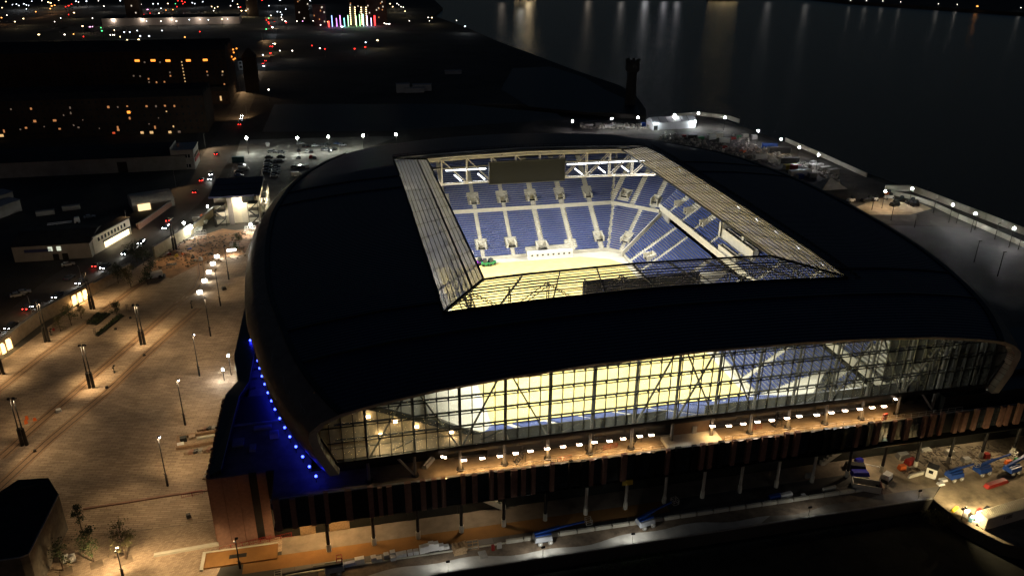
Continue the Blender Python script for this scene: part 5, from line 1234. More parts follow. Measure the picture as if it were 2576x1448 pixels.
# ------------------------------------------------------------------ buildings across the road
def shed(name, label, c, L, D, h, rz, mw, mr, pitch=1.4, cat='building'):
    t = thing(name, label, cat, c, rz); MB().bx(-L / 2, L / 2, -D / 2, D / 2, 0, h).build('wall', mw, t)
    mb = MB(); e = .4; v = [(-L / 2 - e, -D / 2 - e, h), (L / 2 + e, -D / 2 - e, h), (L / 2 + e, D / 2 + e, h), (-L / 2 - e, D / 2 + e, h), (-L / 2 - e, 0, h + pitch), (L / 2 + e, 0, h + pitch)]
    mb.add(v, [(0, 1, 5, 4), (2, 3, 4, 5), (0, 4, 3), (1, 2, 5), (3, 2, 1, 0)]).build('roof', mr, t); return t
M_RB = mat('old_dark_roof', (.03, .03, .028), .9, var=.4, scale=.3); M_WB = mat('dull_white_render', (.4, .38, .34), .85, var=.2, scale=.3); M_GW = mat('grey_block_wall', (.28, .27, .24), .9, var=.2, scale=.2)
# long white blank wall with shed behind
t = shed('long_shed', 'long low shed with a plain whitish wall facing the waste ground', (-122, 437, 0), 92, 30, 7.5, 0, M_GW, M_RB)
MB().bx(13.5, 18, -15.3, -15, 0, 5.5).build('loading_door', M_DPAN, t)
for x in (-30, -8, 22): MB().bx(x, x + .3, -15.25, -15, 0, 7.4).build('pilaster', M_CONC2, t)
t = thing('corner_pub', 'small two-storey white building with a red shopfront beside the road', 'building', (-77, 430, 0))
MB().bx(-5.5, 5, -7.5, 9, 0, 9.5).build('wall', M_WB, t); MB().bx(-5.8, 5.3, -7.8, 9.3, 9.5, 10.1).build('parapet', M_WB, t); MB().bx(5.02, 5.3, -6, 8, 3.4, 5.2).build('fascia_sign', M_RED, t)
for x, z in ((-3.6, 1), (.6, 1), (.8, 6)): w_ = MB().bx(x, x + 2.4, -7.65, -7.5, z, z + 1.7).build('window', M_WPAN, t); MB().bx(x + 1.1, x + 1.3, -7.72, -7.6, z, z + 1.7).build('frame', M_WHITE, w_)
MB().bx(-3.5, -2.5, -1, 0, 10.1, 12).build('chimney', M_BRICK, t); MB().bx(-5.9, -5.5, -7.7, 9, 0, 11.5).build('gable_wall', M_WB, t)
for k in range(7): MB().bx(5.02, 5.2, -6 + k * 2, -5 + k * 2, 5.6, 7.0).build('window', M_WPAN, t)
# round-roofed white shed with a lit doorway
c = G(382, 515); t = thing('arched_shed', 'pale arched-roof shed with a bright lit doorway', 'shed', (c.x, c.y, 0), R(20))
mb = MB(); n_ = 10; L = 17; pr = [(math.cos(PI * i / n_) * 6.5, max(0, math.sin(PI * i / n_)) * 3.2 + 2.6) for i in range(n_ + 1)]
mb.v = [(-L / 2, x, z) for x, z in pr] + [(L / 2, x, z) for x, z in pr]; mb.f = [(i, i + 1, n_ + 2 + i, n_ + 1 + i) for i in range(n_)] + [tuple(range(n_ + 1)), tuple(range(2 * n_ + 1, n_, -1))]
mb.build('roof', mat('pale_sheet_roof', (.42, .39, .33), .7, var=.2), t); MB().bx(-L / 2, L / 2, -6.5, 6.5, 0, 2.6).build('wall', M_GW, t)
MB().bx(-6.5, -1.5, -6.75, -6.5, 0, 2.9).build('lit_doorway', emis('warm_door_glow', (1, .72, .36), 1.6), t); MB().bx(3, 7, -2.6, 1, 5.6, 5.75).build('rooflight', M_CONC, t)
# white road-side pub row with glowing windows
a0, b0 = G(240, 640), G(332, 588); dv = (b0 - a0); L = dv.length; rz = math.atan2(dv.y, dv.x)
t = thing('roadside_row', 'white two-storey roadside building with a row of glowing ground floor windows', 'building', a0, rz)
MB().bx(0, L, 0, 9, 0, 6.6).build('wall', mat('cream_front', (.62, .56, .45), .8, var=.1), t); MB().bx(-.3, L + .3, -.2, 9.2, 6.6, 7.0).build('roof', M_RB, t)
for k in range(9): MB().bx(3 + k * (L - 5) / 9, 3.9 + k * (L - 5) / 9, -.12, .02, 4.2, 5.6).build('window', M_WPAN, t)
MB().bx(5.5, L - .5, -.3, 0, 2.8, 3.4).build('fascia', M_DPAN, t)
for k in range(9):
    x = 6.2 + k * (L - 7.5) / 9; MB().bx(x, x + 1.3, -.14, 0, .6, 2.7).build('lit_window', emis('shop_window_glow', (1, .8, .5), 3.2), t)
    if k % 2: q_ = Matrix.Rotation(rz, 3, 'Z') @ Vector((x, -1.2, 2.0)); point(a0 + q_, 160, (1, .82, .5), .3)
# long dark shed in front with two lit windows
a1, b1 = G(38, 660), G(232, 648); dv = b1 - a1; L = dv.length; rz = math.atan2(dv.y, dv.x); t = thing('dim_workshop', 'long dim white workshop with two small lit windows', 'building', a1, rz)
MB().bx(0, L, 0, 22, 0, 6).build('wall', M_GW, t); mb = MB(); mb.add([(-.5, -.5, 6), (L + .5, -.5, 6), (L + .5, 22.5, 6), (-.5, 22.5, 6), (-.5, 11, 8), (L + .5, 11, 8)], [(0, 1, 5, 4), (2, 3, 4, 5), (0, 4, 3), (1, 2, 5)]).build('roof', M_RB, t)
for x in (L * .46, L * .57): MB().bx(x, x + 1.4, -.15, 0, 3.6, 5.2).build('lit_window', emis('cold_window_glow', (.85, .9, .7), .8), t)
for x in (L * .15,): MB().bx(x, x + 9, -.15, 0, 3.4, 4.6).build('sign_board', mat('navy_board', (.03, .04, .12), .6), t)
for x in (L * .5, L * .62): MB().bx(x, x + 2, -.12, 0, 0, 2.4).build('door', M_DPAN, t)
for i, (u, v, L, D, h, l) in enumerate(((22, 535, 16, 10, 7, 'pale grey box shed at the photo edge, higher of two'), (42, 545, 15, 9, 5, 'pale grey box shed at the photo edge, lower of two'))):
    p = G(u, v); shed('box_shed', l, (p.x - 8, p.y + 4, 0), L, D, h, R(60), M_GW, mat('pale_flat_roof', (.3, .3, .32), .8, var=.2), .5)
wallseg((350, 578), (440, 512), 2.4, .4, M_BRICK, 'low red brick fence wall along the road', 'brick_wall')
t = wallseg((345, 575), (437, 515), 1.8, .3, M_BRICK, 'inner red brick fence wall behind the roadside one', 'brick_wall')
p = G(165, 564); t = thing('flatbed_trailer', 'white flatbed trailer with two long rails and a small cab', 'trailer', p, R(12))
for y in (-.9, .9): MB().box((-2, y, .9), (9, .5, .25)).build('rail', M_WHITE, t)
MB().tap((4.4, 0, .3), (2.2, 2.2), (1.7, 2.0), 2.2).build('cab', M_WHITE, t)
for x in (-5, -3, 4.4): MB().cyl((x, -1.1, .45), (x, 1.1, .45), .45, n=10).build('wheel', M_BLACK, t)
for i, (u, v, l) in enumerate(((115, 540, 'pale low container in the dark yard, nearest the box sheds'), (180, 527, 'row of pale crates in the dark yard'))):
    p = G(u, v); t = thing('pale_container', l, 'container', p, R(15)); MB().box((0, 0, .9), (7, 2.2, 1.8)).build('box_shell', M_GW, t); MB().box((0, 0, 1.85), (7.1, 2.3, .1)).build('lid', M_CONC2, t)
for i, (u, v, l) in enumerate(((226, 548, 'pale car parked in the dark yard beside the flatbed trailer'), (172, 668, 'pale car parked at the roadside kerb'), (60, 738, 'pale parked car in the dark yard left of the road, nearer the road'), (45, 745, 'pale parked car in the dark yard left of the road, further from the road'))):
    dup(PR['silver'], G(u, v), R(20), l, 'cars parked in the dark yards')
point(G(90, 585, 6), 900, (1, .8, .4), .3)
# ------------------------------------------------------------------ brick warehouses with lit windows
M_WH = mat('soot_black_brick', (.05, .032, .022), .95, var=.4, scale=.1); E_W1 = emis('amber_window', (1, .4, .14), .5); E_W2 = emis('pale_window', (1, .7, .5), .13); E_W3 = emis('orange_uplight', (1, .3, .04), 2.2); E_W4 = emis('yellow_arch_window', (1, .62, .26), .8)
def warehouse(name, label, x0, x1, y, D, h, wins, dark=(6, 30)):
    t = thing(name, label, 'warehouse', ((x0 + x1) / 2, y + D / 2, 0)); cx, cy_ = (x0 + x1) / 2, y + D / 2
    MB().bx(x0 - cx, x1 - cx, -D / 2, D / 2, 0, h).build('wall', M_WH, t); mb = MB()
    for k in range(3): yy = -D / 2 + D * k / 3; mb.add([(x0 - cx, yy, h), (x1 - cx, yy, h), (x1 - cx, yy + D / 3, h), (x0 - cx, yy + D / 3, h), (x0 - cx, yy + D / 6, h + 3), (x1 - cx, yy + D / 6, h + 3)], [(0, 1, 5, 4), (2, 3, 4, 5), (0, 4, 3), (1, 2, 5)])
    mb.build('roof', M_RB, t)
    dk_ = MB(); nx = dark[1]
    for r_ in range(dark[0]):
        for c_ in range(nx): xx = x0 + 2 + (x1 - x0 - 4) * c_ / (nx - 1); zz = 3 + (h - 5) * r_ / (dark[0] - 1); dk_.bx(xx - cx - .5, xx - cx + .5, -D / 2 - .06, -D / 2 + .02, zz - .7, zz + .7)
    dk_.build('dark_window', M_WPAN, t)['kind'] = 'stuff'
    for (u, v, w, hh, m_) in wins:
        w, hh = w * .72, hh * .72
        p = GY(u, v, y - .1); MB().bx(p.x - cx - w / 2, p.x - cx + w / 2, -D / 2 - .2, -D / 2 - .08, p.z - hh / 2, p.z + hh / 2).build('lit_window', m_, t)
    return t
w1 = [(a / 4, b / 4, w, h, m_) for a, b, w, h, m_ in ((110, 1100, 1, 1.2, E_W2), (312, 1095, 1.3, 1.6, E_W1), (705, 1085, 1, 1.8, E_W2), (712, 1140, 1, 1.5, E_W2), (1090, 1078, 1.6, 1.8, E_W1), (1185, 1078, 1, 1.2, E_W2), (1280, 1070, 1.2, 1, E_W1), (1475, 1070, 1.5, 1.4, E_W1), (1570, 1070, 1.2, 1.6, E_W2), (1660, 1065, 1.4, 1.4, E_W1), (1755, 1068, 1.2, 1.6, E_W1),
     (1295, 1130, 2.4, 2, E_W3), (1305, 1190, 1.2, 2, E_W1), (350, 1220, 2, 1.8, E_W1), (550, 1213, 2.4, 1.6, E_W1), (262, 1287, 1.6, 1.4, E_W1), (600, 1297, 1.6, 1.2, E_W1), (790, 1283, 1.4, 1.2, E_W2), (205, 1303, 1, 1, E_W2), (445, 1275, .8, .8, E_W2), (40, 1320, 1, 2.4, E_W1), (15, 1365, 3, 2, E_W4), (1185, 1285, 1.2, 2.4, E_W1), (1190, 1308, 1.8, 1.6, E_W1),
     (1145, 1338, 2, 1.4, emis('red_window', (1, .12, .04), .7)), (1430, 1335, 2.3, 1.9, E_W4), (1525, 1333, 2.6, 2, E_W4), (1710, 1330, 2.3, 1.9, E_W4), (1803, 1326, 2.1, 1.6, E_W2), (1560, 1282, 1.2, 2.4, E_W1), (1745, 1273, 1, 1.4, E_W4), (1500, 1248, .8, .8, E_W2), (640, 1160, .8, 1.2, E_W2), (740, 1260, .8, 1.2, E_W2), (1595, 1188, .6, .8, E_W2), (1675, 1122, 1, .8, E_W4), (1000, 1293, .7, .7, E_W2), (833, 1208, .6, .8, E_W2))]
warehouse('near_warehouse', 'long sooty brick warehouse with scattered amber windows and yellow arched ones at street level', -235, -76, 508, 34, 22, w1, (5, 44))
w2 = [(a / 4, b / 4, 4.2, 2.0, E_W3) for a, b in ((1380, 612), (1540, 610), (1690, 612), (1895, 610), (2065, 605))] + [(1828 / 4 + k * 1.45, 625 / 4 + k * 8.15, .9, 1.1, E_W4) for k in range(10)]
w2 += [(a / 4, b / 4, 1.3, 1.4, m_) for a, b, m_ in ((1410, 768, E_W2), (1495, 795, E_W1), (1500, 828, E_W2), (1575, 830, E_W1), (1580, 865, E_W2), (1655, 825, E_W1), (1657, 857, E_W1), (1710, 730, E_W2), (1715, 765, E_W1), (1665, 920, E_W2), (2083, 722, E_W1), (2090, 758, E_W2), (2240, 722, E_W4), (2238, 755, E_W2), (2258, 848, E_W1), (2025, 882, E_W2), (2192, 880, E_W2), (2192, 908, E_W2), (1610, 628, E_W2), (1455, 628, E_W2), (1345, 765, E_W2))]
warehouse('giant_warehouse', 'towering sooty brick warehouse with five orange-lit roof arches and a column of lit stair windows', -300, -72, 606, 50, 36, w2, (12, 60))
w3 = [(2015 / 4, 995 / 4, 3.6, 3.4, E_W4), (2072 / 4, 990 / 4, 1.8, 4.2, E_W4), (2222 / 4, 990 / 4, 1.6, 4.4, E_W4)]
warehouse('gatehouse_block', 'lower brick block with three tall glowing arched openings beside the giant warehouse', -106, -72, 598, 8, 9, w3, (2, 6))
for i, (a, b) in enumerate(((2240, 572), (2300, 565), (2330, 572), (2345, 500), (2352, 530), (2380, 490), (2365, 590), (2350, 600))):
    p = GY(a / 4, b / 4, 640); t = thing('roof_beacon', '%s of the scattered orange lamps on the tower beside the giant warehouse' % ORD[i], 'lamp', p, 0, 'orange lamps beside the giant warehouse'); MB().ball((0, 0, 0), .6).build('lamp_face', E_W3, t); MB().cyl((0, 0, -6), (0, 0, 0), .15).build('post', M_DSTEEL, t)
t = thing('lamp_tower', 'slim dark tower carrying orange lamps beside the giant warehouse', 'tower', (-60, 642, 0)); MB().bx(-5, 5, 0, 8, 0, 26).build('tower_wall', M_WH, t); MB().tap((0, 4, 26), (11, 9), (2, 2), 6).build('roof', M_RB, t)
p = G(623, 177); t = shed('pale_terrace_house', 'pale grey two-storey block with dark windows beside the far road', (p.x, p.y + 5, 0), 15, 8, 8, 0, mat('grey_pale_front', (.25, .25, .25), .9, var=.1), M_RB)
for k in range(4):
    for z in (2, 5.4): MB().bx(-6.5 + k * 3.6, -4.5 + k * 3.6, -4.15, -4, z, z + 1.7).build('window', M_BLACK, t)
point((p.x, p.y - 6, 6), 500, COOL, .5)
# white block by the road in the middle distance: two greys in the dark waste land
for i, (u, v, w, h, l) in enumerate(((1014, 232, 10, 6.5, 'tall grey container block in the dark wasteland, left of three'), (1042, 232, 15, 3.5, 'low grey container in the dark wasteland, middle of three'), (1062, 228, 14, 5, 'grey container block in the dark wasteland, right of three'), (1140, 186, 14, 3, 'faint grey low hut beyond the three containers'))):
    p = G(u, v); shed('grey_hut', l, p, w, 5, h, 0, mat('hut_grey', (.32, .32, .33), .9, var=.1), mat('hut_grey', (.32, .32, .33)), .2, 'hut')
# ------------------------------------------------------------------ waterfront lamps, wall and yard
QL = [(1440, 305, 900), (1539, 299, 1600), (1605, 296, 1600), (1697, 289, 2000), (1757, 285, 2000), (1824, 296, 1400), (1907, 329, 2200), (1965, 350, 2200), (2011, 371, 2200), (2059, 390, 2200), (2227, 481, 3200), (2295, 474, 4200), (2397, 515, 3200), (2454, 537, 3600), (2551, 574, 4200)]
EQ = emis('quay_flood_face', (.93, .93, 1), 160)
for i, (u, v, pw) in enumerate(QL):
    z = 8.0; p = G(u, v, z); t = thing('quay_lamp', 'bright white lamp on a tall pole, %s along the river wall from the far end' % ORD[i], 'lamp post', (p.x, p.y, 0), 0, 'white lamps along the river wall')
    MB().cyl((0, 0, 0), (0, 0, z), .13, .08, 6).build('post', M_DSTEEL, t); MB().box((0, 0, z + .35), (1.1, .5, .2)).build('lamp_head', M_DSTEEL, t); MB().ball((0, 0, z), .5 if v > 320 else .62).build('lamp_face', EQ, t)
    point((p.x, p.y, z - .8), pw * (.8 if i < 11 else .24), ((1, .7, .35) if i in (7, 10) else (.95, .95, 1) if i < 10 else (1, .97, .85)), .3)
for i, (u, v, pw) in enumerate(((620, 347, 4200), (748, 347, 4200), (826, 344, 3000), (913, 341, 2600), (996, 338, 1200), (698, 15, 0))):
    if not pw: continue
    z = 9.; p = G(u, v, z); t = thing('car_park_lamp', 'bright white lamp on a pole, %s along the far edge of the car park' % ORD[i], 'lamp post', (p.x, p.y, 0), 0, 'white lamps behind the car park')
    MB().cyl((0, 0, 0), (0, 0, z), .13, .08, 6).build('post', M_DSTEEL, t); MB().box((0, 0, z + .35), (1.1, .5, .2)).build('lamp_head', M_DSTEEL, t); MB().ball((0, 0, z), .62).build('lamp_face', emis('greenish_flood_face', (.93, 1, .88), 160), t)
    point((p.x, p.y - .5, z - .8), pw, (.95, 1, .9), .3)
def postonly(u, v, u2, v2, l):
    b = G(u, v); h = (Vector((0, 0, CAM_H)) - b); hh = 0
    for k in range(5, 200):
        q_ = Vector((b.x, b.y, k / 10)); d = q_ - Vector((0, 0, CAM_H)); vv = PHH / 2 - FPX * d.dot(CU) / d.dot(CF)
        if vv <= v2: hh = k / 10; break
    t = thing('unlit_lamp_post', l, 'lamp post', b, 0, 'unlit poles on the quay'); MB().cyl((0, 0, 0), (0, 0, hh or 8), .16, .1, 6).build('post', M_DSTEEL, t); MB().box((.4, 0, hh or 8), (1.1, .3, .15)).build('lamp_head', M_DSTEEL, t)
for i, q_ in enumerate(((2347, 536, 2354, 502), (2406, 561, 2413, 530), (2452, 578, 2460, 545), (2502, 602, 2512, 562), (2509, 695, 2526, 634), (2561, 628, 2570, 600), (2140, 505, 2141, 466), (2193, 528, 2199, 493), (2241, 555, 2244, 520), (2300, 572, 2306, 540), (2450, 660, 2462, 606), (2152, 500, 2157, 482), (2330, 490, 2332, 472))):
    postonly(*q_, '%s unlit dark pole on the quay beyond the roof, counted from the far end' % ORD[i])
def fence_run(name, uvs, h, label, panels=True, m_=M_CONC):
    P = W_(*uvs); c = P[0].copy(); t = thing(name, label, 'wall', c); k = 0
    for a, b in zip(P, P[1:]):
        n_ = max(1, int((b - a).length / 7))
        for i in range(n_):
            p_, q_ = a.lerp(b, i / n_) - c, a.lerp(b, (i + .97) / n_) - c; MB().beam(p_ + Vector((0, 0, h / 2)), q_ + Vector((0, 0, h / 2)), .6, h).build('wall_panel', m_, t)
    return t
fence_run('river_wall', ((1690, 297), (1757, 291), (1830, 300), (1860, 310)), 2.5, 'curved ribbed river wall behind the marquee')
fence_run('river_wall', ((1975, 356), (2060, 392), (2180, 446)), 2.2, 'river wall beside the waterfront yard lamps')
fence_run('river_wall', ((2225, 480), (2290, 480), (2360, 506), (2400, 522), (2480, 553), (2600, 600)), 2.8, 'outer pale river wall past the dark roof')
fence_run('quay_hoarding', ((2230, 487), (2300, 503), (2350, 520), (2400, 545), (2470, 575), (2600, 632)), 2.0, 'inner pale hoarding parallel to the river wall')
# marquee
a0, b0 = G(1642, 328), G(1750, 322); dv = b0 - a0; t = thing('marquee', 'long white marquee tent with lit walls on the quay', 'marquee', a0, math.atan2(dv.y, dv.x)); L = dv.length; D = 10; h = 4.5
MB().bx(0, L, 0, D, 0, h).build('tent_wall', mat('white_pvc', (.62, .63, .62), .6, var=.08, scale=.5), t)
mb = MB(); mb.add([(-.3, -.3, h), (L + .3, -.3, h), (L + .3, D + .3, h), (-.3, D + .3, h), (-.3, D / 2, h + 2.6), (L + .3, D / 2, h + 2.6)], [(0, 1, 5, 4), (2, 3, 4, 5), (0, 4, 3), (1, 2, 5), (3, 2, 1, 0)]).build('tent_roof', mat('grey_pvc', (.4, .41, .41), .6, var=.08, scale=.5), t)
for k in range(1, 6): MB().beam((L * k / 6, -.35, h), (L * k / 6, D / 2, h + 2.65), .15).build('roof_rib', M_DSTEEL, t)
for x, pw in ((1.5, 900), (L - 2, 1400)): q_ = Matrix.Rotation(math.atan2(dv.y, dv.x), 3, 'Z') @ Vector((x, -2, 4.3)); point(a0 + q_, pw * 1.5, COOL, .3)
MB().ball((L - 1, -.6, 4.3), .5).ball((-.6, 2, 4), .0001).build('wall_lamp', EQ, t); MB().bx(.5, 3.2, -.12, 0, 0, 3).build('tent_door', M_DPAN, t)
# containers, vans and heaps in the waterfront yard
rnd = random.Random(21)
KN = {'white': M_WHITE, 'green': M_GREEN, 'red': M_RED, 'blue': M_BLUE, 'yellow': M_YEL, 'cream': M_CONC, 'grey': M_CONC2, 'orange': M_ORANGE, 'dark': M_DSTEEL}
def container(u, v, c, L, h, rz, label, cat='container', name='shipping_container'):
    p = G(u, v); t = thing(name, label, cat, p, rz); MB().box((0, 0, h / 2), (L, 2.4, h)).build('box_shell', KN[c], t); mb = MB(); k = int(L / .6)
    for i in range(k): x = -L / 2 + .3 + i * L / k; mb.box((x, -1.23, h / 2), (.2, .06, h * .86)); mb.box((x, 0, h + .02), (.2, 2.2, .05))
    o_ = mb.build('side_ribs', KN[c], t); o_['kind'] = 'stuff'; MB().box((-L / 2 - .03, 0, h / 2), (.06, 2.2, h * .92)).build('container_door', M_CONC2, t); return t
CN = [(2068, 348 + 0, 0, 0)]
for i, (u, v, c, L, h, a) in enumerate(((1790, 350, 'white', 5, 2.5, 10), (1800, 346, 'cream', 9, 2.6, 8), (1822, 358, 'white', 6, 2.5, -20), (1636, 322, 'cream', 4, 2.2, 0), (1617, 317, 'blue', 3, 2.2, 10), (1583, 322, 'white', 6, .8, 0), (1912, 400, 'cream', 7.5, 2.8, 5),
        (1960, 384, 'dark', 12, 3.2, -10), (1935, 372, 'blue', 9, 2.6, -20), (1896, 350, 'white', 3, 2.6, 0), (1873, 345, 'cream', 4, 2, 10), (1985, 410, 'dark', 10, 3, -10), (2000, 428, 'red', 5.5, 3.0, -30), (2012, 431, 'white', 2.2, 2.8, -30), (1988, 424, 'yellow', 8, 2.4, 10), (2010, 442, 'white', 12, 3.2, 8), (2012, 448, 'blue', 3.4, 2, 8), (2042, 446, 'grey', 4, 2.4, 0),
        (2045, 412, 'white', 2.6, 1.6, 10), (2052, 424, 'grey', 8, 2.6, 10), (2075, 430, 'grey', 6, 2.4, 10), (2095, 436, 'grey', 6, 2.4, 10), (1858, 348, 'green', 3, 1.6, 0), (1843, 350, 'red', 3, 1.4, 0), (1820, 372, 'red', 4, 1.2, 20), (1868, 383, 'orange', 4.5, 1.0, 40), (1480, 318, 'grey', 5, 1.6, 0), (1505, 316, 'grey', 4, 1.8, 0), (1530, 320, 'white', 5, 1.5, 0), (1556, 318, 'grey', 6, 1.6, 0), (1740, 347, 'dark', 6, 2, 0), (1762, 349, 'green', 4, 1.4, 0), (1722, 345, 'red', 4, 1.4, 0))):
    container(u, v, c, L, h, R(a), '%s steel container or cabin in the waterfront yard, %s from the far end of the list of boxes' % (c, ORD[i]) if False else '%s box unit, %s counted through the waterfront yard from the marquee end' % (c, ORD[i]))
hp = MB(); rnd = random.Random(5)
for k in range(650):
    f = rnd.random(); 
    if f < .3: u, v = rnd.uniform(1460, 1640), rnd.uniform(312, 324)
    elif f < .65: u = rnd.uniform(1660, 1960); v = 335 + (u - 1660) * .2 + rnd.uniform(-6, 22)
    else: u = rnd.uniform(1840, 2110); v = 345 + (u - 1840) * .38 + rnd.uniform(-8, 14)
    p = G(u, v); s = rnd.uniform(.4, 2.0); hp.tap(p, (s, s * .7), (s * .6, s * .5), s * rnd.uniform(.3, .8), rnd.random() * 3)
tag(hp.build('stacked_site_materials', mat('mixed_site_stuff', (.36, .33, .28), .8, var=.8, scale=.25)), kind='stuff')
p = G(2085, 470); tag(MB().tap((0, 0, 0), (14, 10), (1, 1), 4.5).build('gravel_heap', M_CONC2, None, loc=p), 'grey conical gravel heap at the end of the waterfront yard', 'heap')
p = G(2200, 505)
for i, (u, v, m_, w, l) in enumerate(((2140, 508, M_WHITE, 4, 'white pickup at the left end of the dark machine row'), (2200, 505, M_WHITE, 2.5, 'white figure-shaped machine part under the quay lamp'), (2235, 500, M_WHITE, 5, 'white digger beside the quay lamp'), (2232, 492, M_ORANGE, 3, 'orange barrier pile behind the white digger'), (2262, 508, M_BLACK, 6, 'black machine row nearest the sand'), (2180, 507, M_BLACK, 7, 'black machine row below the white digger'), (2290, 512, M_BLACK, 5, 'dark dumper at the end of the machine row'), (2250, 518, M_BLACK, 5, 'low dark trailer in front of the machine row'), (2300, 518, M_BLACK, 4, 'small dark roller furthest along the machine row'))):
    p = G(u, v); t = thing('site_machine', l, 'machine', p, R(10)); MB().tap((0, 0, .5), (w, 2), (w * .8, 1.6), 1.2).build('body', m_, t); MB().tap((w * .2, 0, 1.7), (1.4, 1.4), (1.1, 1.1), 1.1).build('cab', M_WPAN, t)
    for x in (-w * .35, w * .35): MB().cyl((x, -1, .5), (x, 1, .5), .5, n=10).build('wheel', M_BLACK, t)
# ------------------------------------------------------------------ victoria tower on the dock spit
p = G(1585, 262); t = thing('clock_tower', 'dark castellated hexagonal tower standing at the dock mouth', 'tower', p)
M_WH2 = mat('blackened_stone', (.02, .018, .015), .95, var=.3); MB().cyl((0, 0, 0), (0, 0, 22), 4.0, 3.4, 6).build('shaft', M_WH2, t); MB().cyl((0, 0, 22), (0, 0, 24), 3.4, 5.0, 6).cyl((0, 0, 24), (0, 0, 30), 5.0, 4.8, 6).build('head', M_WH2, t)
for k in range(6): a = k * PI / 3; MB().box((4.4 * math.cos(a), 4.4 * math.sin(a), 30.8), (1.6, 1.6, 1.6), a).build('battlement', M_WH2, t)
for a in (-PI / 2, -PI / 2 + PI / 3): MB().cyl((3.9 * math.cos(a), 3.9 * math.sin(a), 27), (4.7 * math.cos(a), 4.7 * math.sin(a), 27), 1.4, n=16).build('clock_face', mat('dim_clock_face', (.04, .04, .038), .8, var=0), t)
# ------------------------------------------------------------------ north dock road
for i, (u, v, h) in enumerate(((1130, 1449, 2.6), (1368, 1407, 2.5), (1594, 1373, 2.5), (2037, 1303, 2.4), (2311, 1259, 2.4))):
    p = G(u, v); p.y = max(p.y, 115.9); hh = 2.4; t = thing('edge_lamp', '%s small black-backed lamp post on the dock edge, from the left' % ORD[i], 'lamp post', p, 0, 'small lamps along the dock edge')
    MB().cyl((0, 0, 0), (0, 0, hh), .05, n=6).build('post', M_STEEL, t); MB().box((0, -.08, hh + .1), (.75, .16, .45)).build('lamp_head', M_BLACK, t); MB().box((0, .02, hh + .1), (.6, .05, .32)).build('lamp_face', emis('edge_lamp_face', (1, 1, .95), 25), t)
    pw = (1500, 1500, 1300, 500, 300)[i]; cl = (1, 1, .93) if i < 4 else (.85, .88, 1)
    spot(p + Vector((0, .2, hh + .3)), p + Vector((.2, 2.2, 0)), pw * .34, cl, 140, 1, .12); spot(p + Vector((.1, .2, hh + .3)), p + Vector((6, 2.4, 0)), pw * .5, cl, 75, 1, .12); spot(p + Vector((-.1, .2, hh + .3)), p + Vector((-6, 2.4, 0)), pw * .5, cl, 75, 1, .12)
# boom lifts
def boom_lift(u, v, rz, label, mb_=M_BLUE, blen=8.5, up=.12, group='blue boom lifts on the dock road', cw=None):
    p = G(u, v); t = thing('boom_lift', label, 'boom lift', (p.x, p.y, .02), rz, group)
    MB().box((0, 0, .75), (2.9, 1.9, .35)).build('chassis', M_DSTEEL, t)
    for x in (-1.05, 1.05):
        for y in (-1.0, 1.0): w_ = MB().cyl((x, y - .17, .5), (x, y + .17, .5), .5, n=14).build('wheel', M_CONC2, t); MB().cyl((x, y - .19, .5), (x, y + .19, .5), .2, n=8).build('hub', M_WHITE, w_)
    MB().tap((-.3, 0, .95), (3.6, 2.2), (3.3, 1.9), 1.0).build('counterweight', cw or mat('light_grey_cover', (.3, .31, .33), .4, var=.05), t)
    e = Vector((blen, .2, 2.2 + blen * up)); MB().beam((-1.9, .3, 2.1), (-1.0 + blen * .5, .3, 2.3 + blen * up * .5), .5, .55).build('boom', mb_, t); MB().beam((-1.0 + blen * .45, .3, 2.25 + blen * up * .45), e, .3, .35).build('boom', mb_, t)
    MB().beam((-1.9, -.3, 1.9), (1.4, -.3, 2.1), .35, .4).build('boom', mb_, t); K = MB()
    for a, b in ((-.6, -.6), (.6, -.6), (.6, .6), (-.6, .6)): K.beam(e + Vector((a + .8, b, -.6)), e + Vector((a + .8, b, .5)), .06)
    for z in (-.6, 0, .5):
        for (a, b), (c, d) in (((-.6, -.6), (.6, -.6)), ((.6, -.6), (.6, .6)), ((.6, .6), (-.6, .6)), ((-.6, .6), (-.6, -.6))): K.beam(e + Vector((a + .8, b, z)), e + Vector((c + .8, d, z)), .06)
    K.build('basket', M_STEEL, t); return t
boom_lift(1368, 1362, R(2), 'blue boom lift with its boom lowered, nearer the pallets'); boom_lift(1625, 1322, R(12), 'blue boom lift parked beyond the first one, boom raised a little', blen=6, up=.3)
boom_lift(2400, 1204, R(6), 'blue boom lift standing beside the white cabin', blen=5, cw=M_BLUE); boom_lift(2470, 1190, R(8), 'large blue boom lift in the middle of the machine row', blen=8, cw=M_BLUE); boom_lift(2545, 1188, R(12), 'blue boom lift at the right edge with a long white-striped arm', blen=9, up=.2, cw=M_BLUE)
t = boom_lift(838, 1440, R(-176), 'black articulated boom lift lying along the kerb by the red mast', M_DSTEEL, 9, .0, None)
p = G(856, 1432); t = thing('red_mast_lift', 'red lattice mast lift standing by the kerb at the photo bottom', 'lift', p)
K = MB()
for a, b in ((-.5, -.5), (.5, -.5), (.5, .5), (-.5, .5)): K.beam((a, b, 0), (a, b, 3.2), .12)
for z in (.1, .8, 1.6, 2.4, 3.2): K.beam((-.5, -.5, z), (.5, -.5, z), .09); K.beam((-.5, .5, z), (.5, .5, z), .09); K.beam((-.5, -.5, z), (-.5, .5, z), .09); K.beam((.5, -.5, z), (.5, .5, z), .09)
K.build('lattice', M_RED, t); MB().box((0, 0, .3), (1.6, 1.4, .5)).build('lift_base', M_DSTEEL, t)
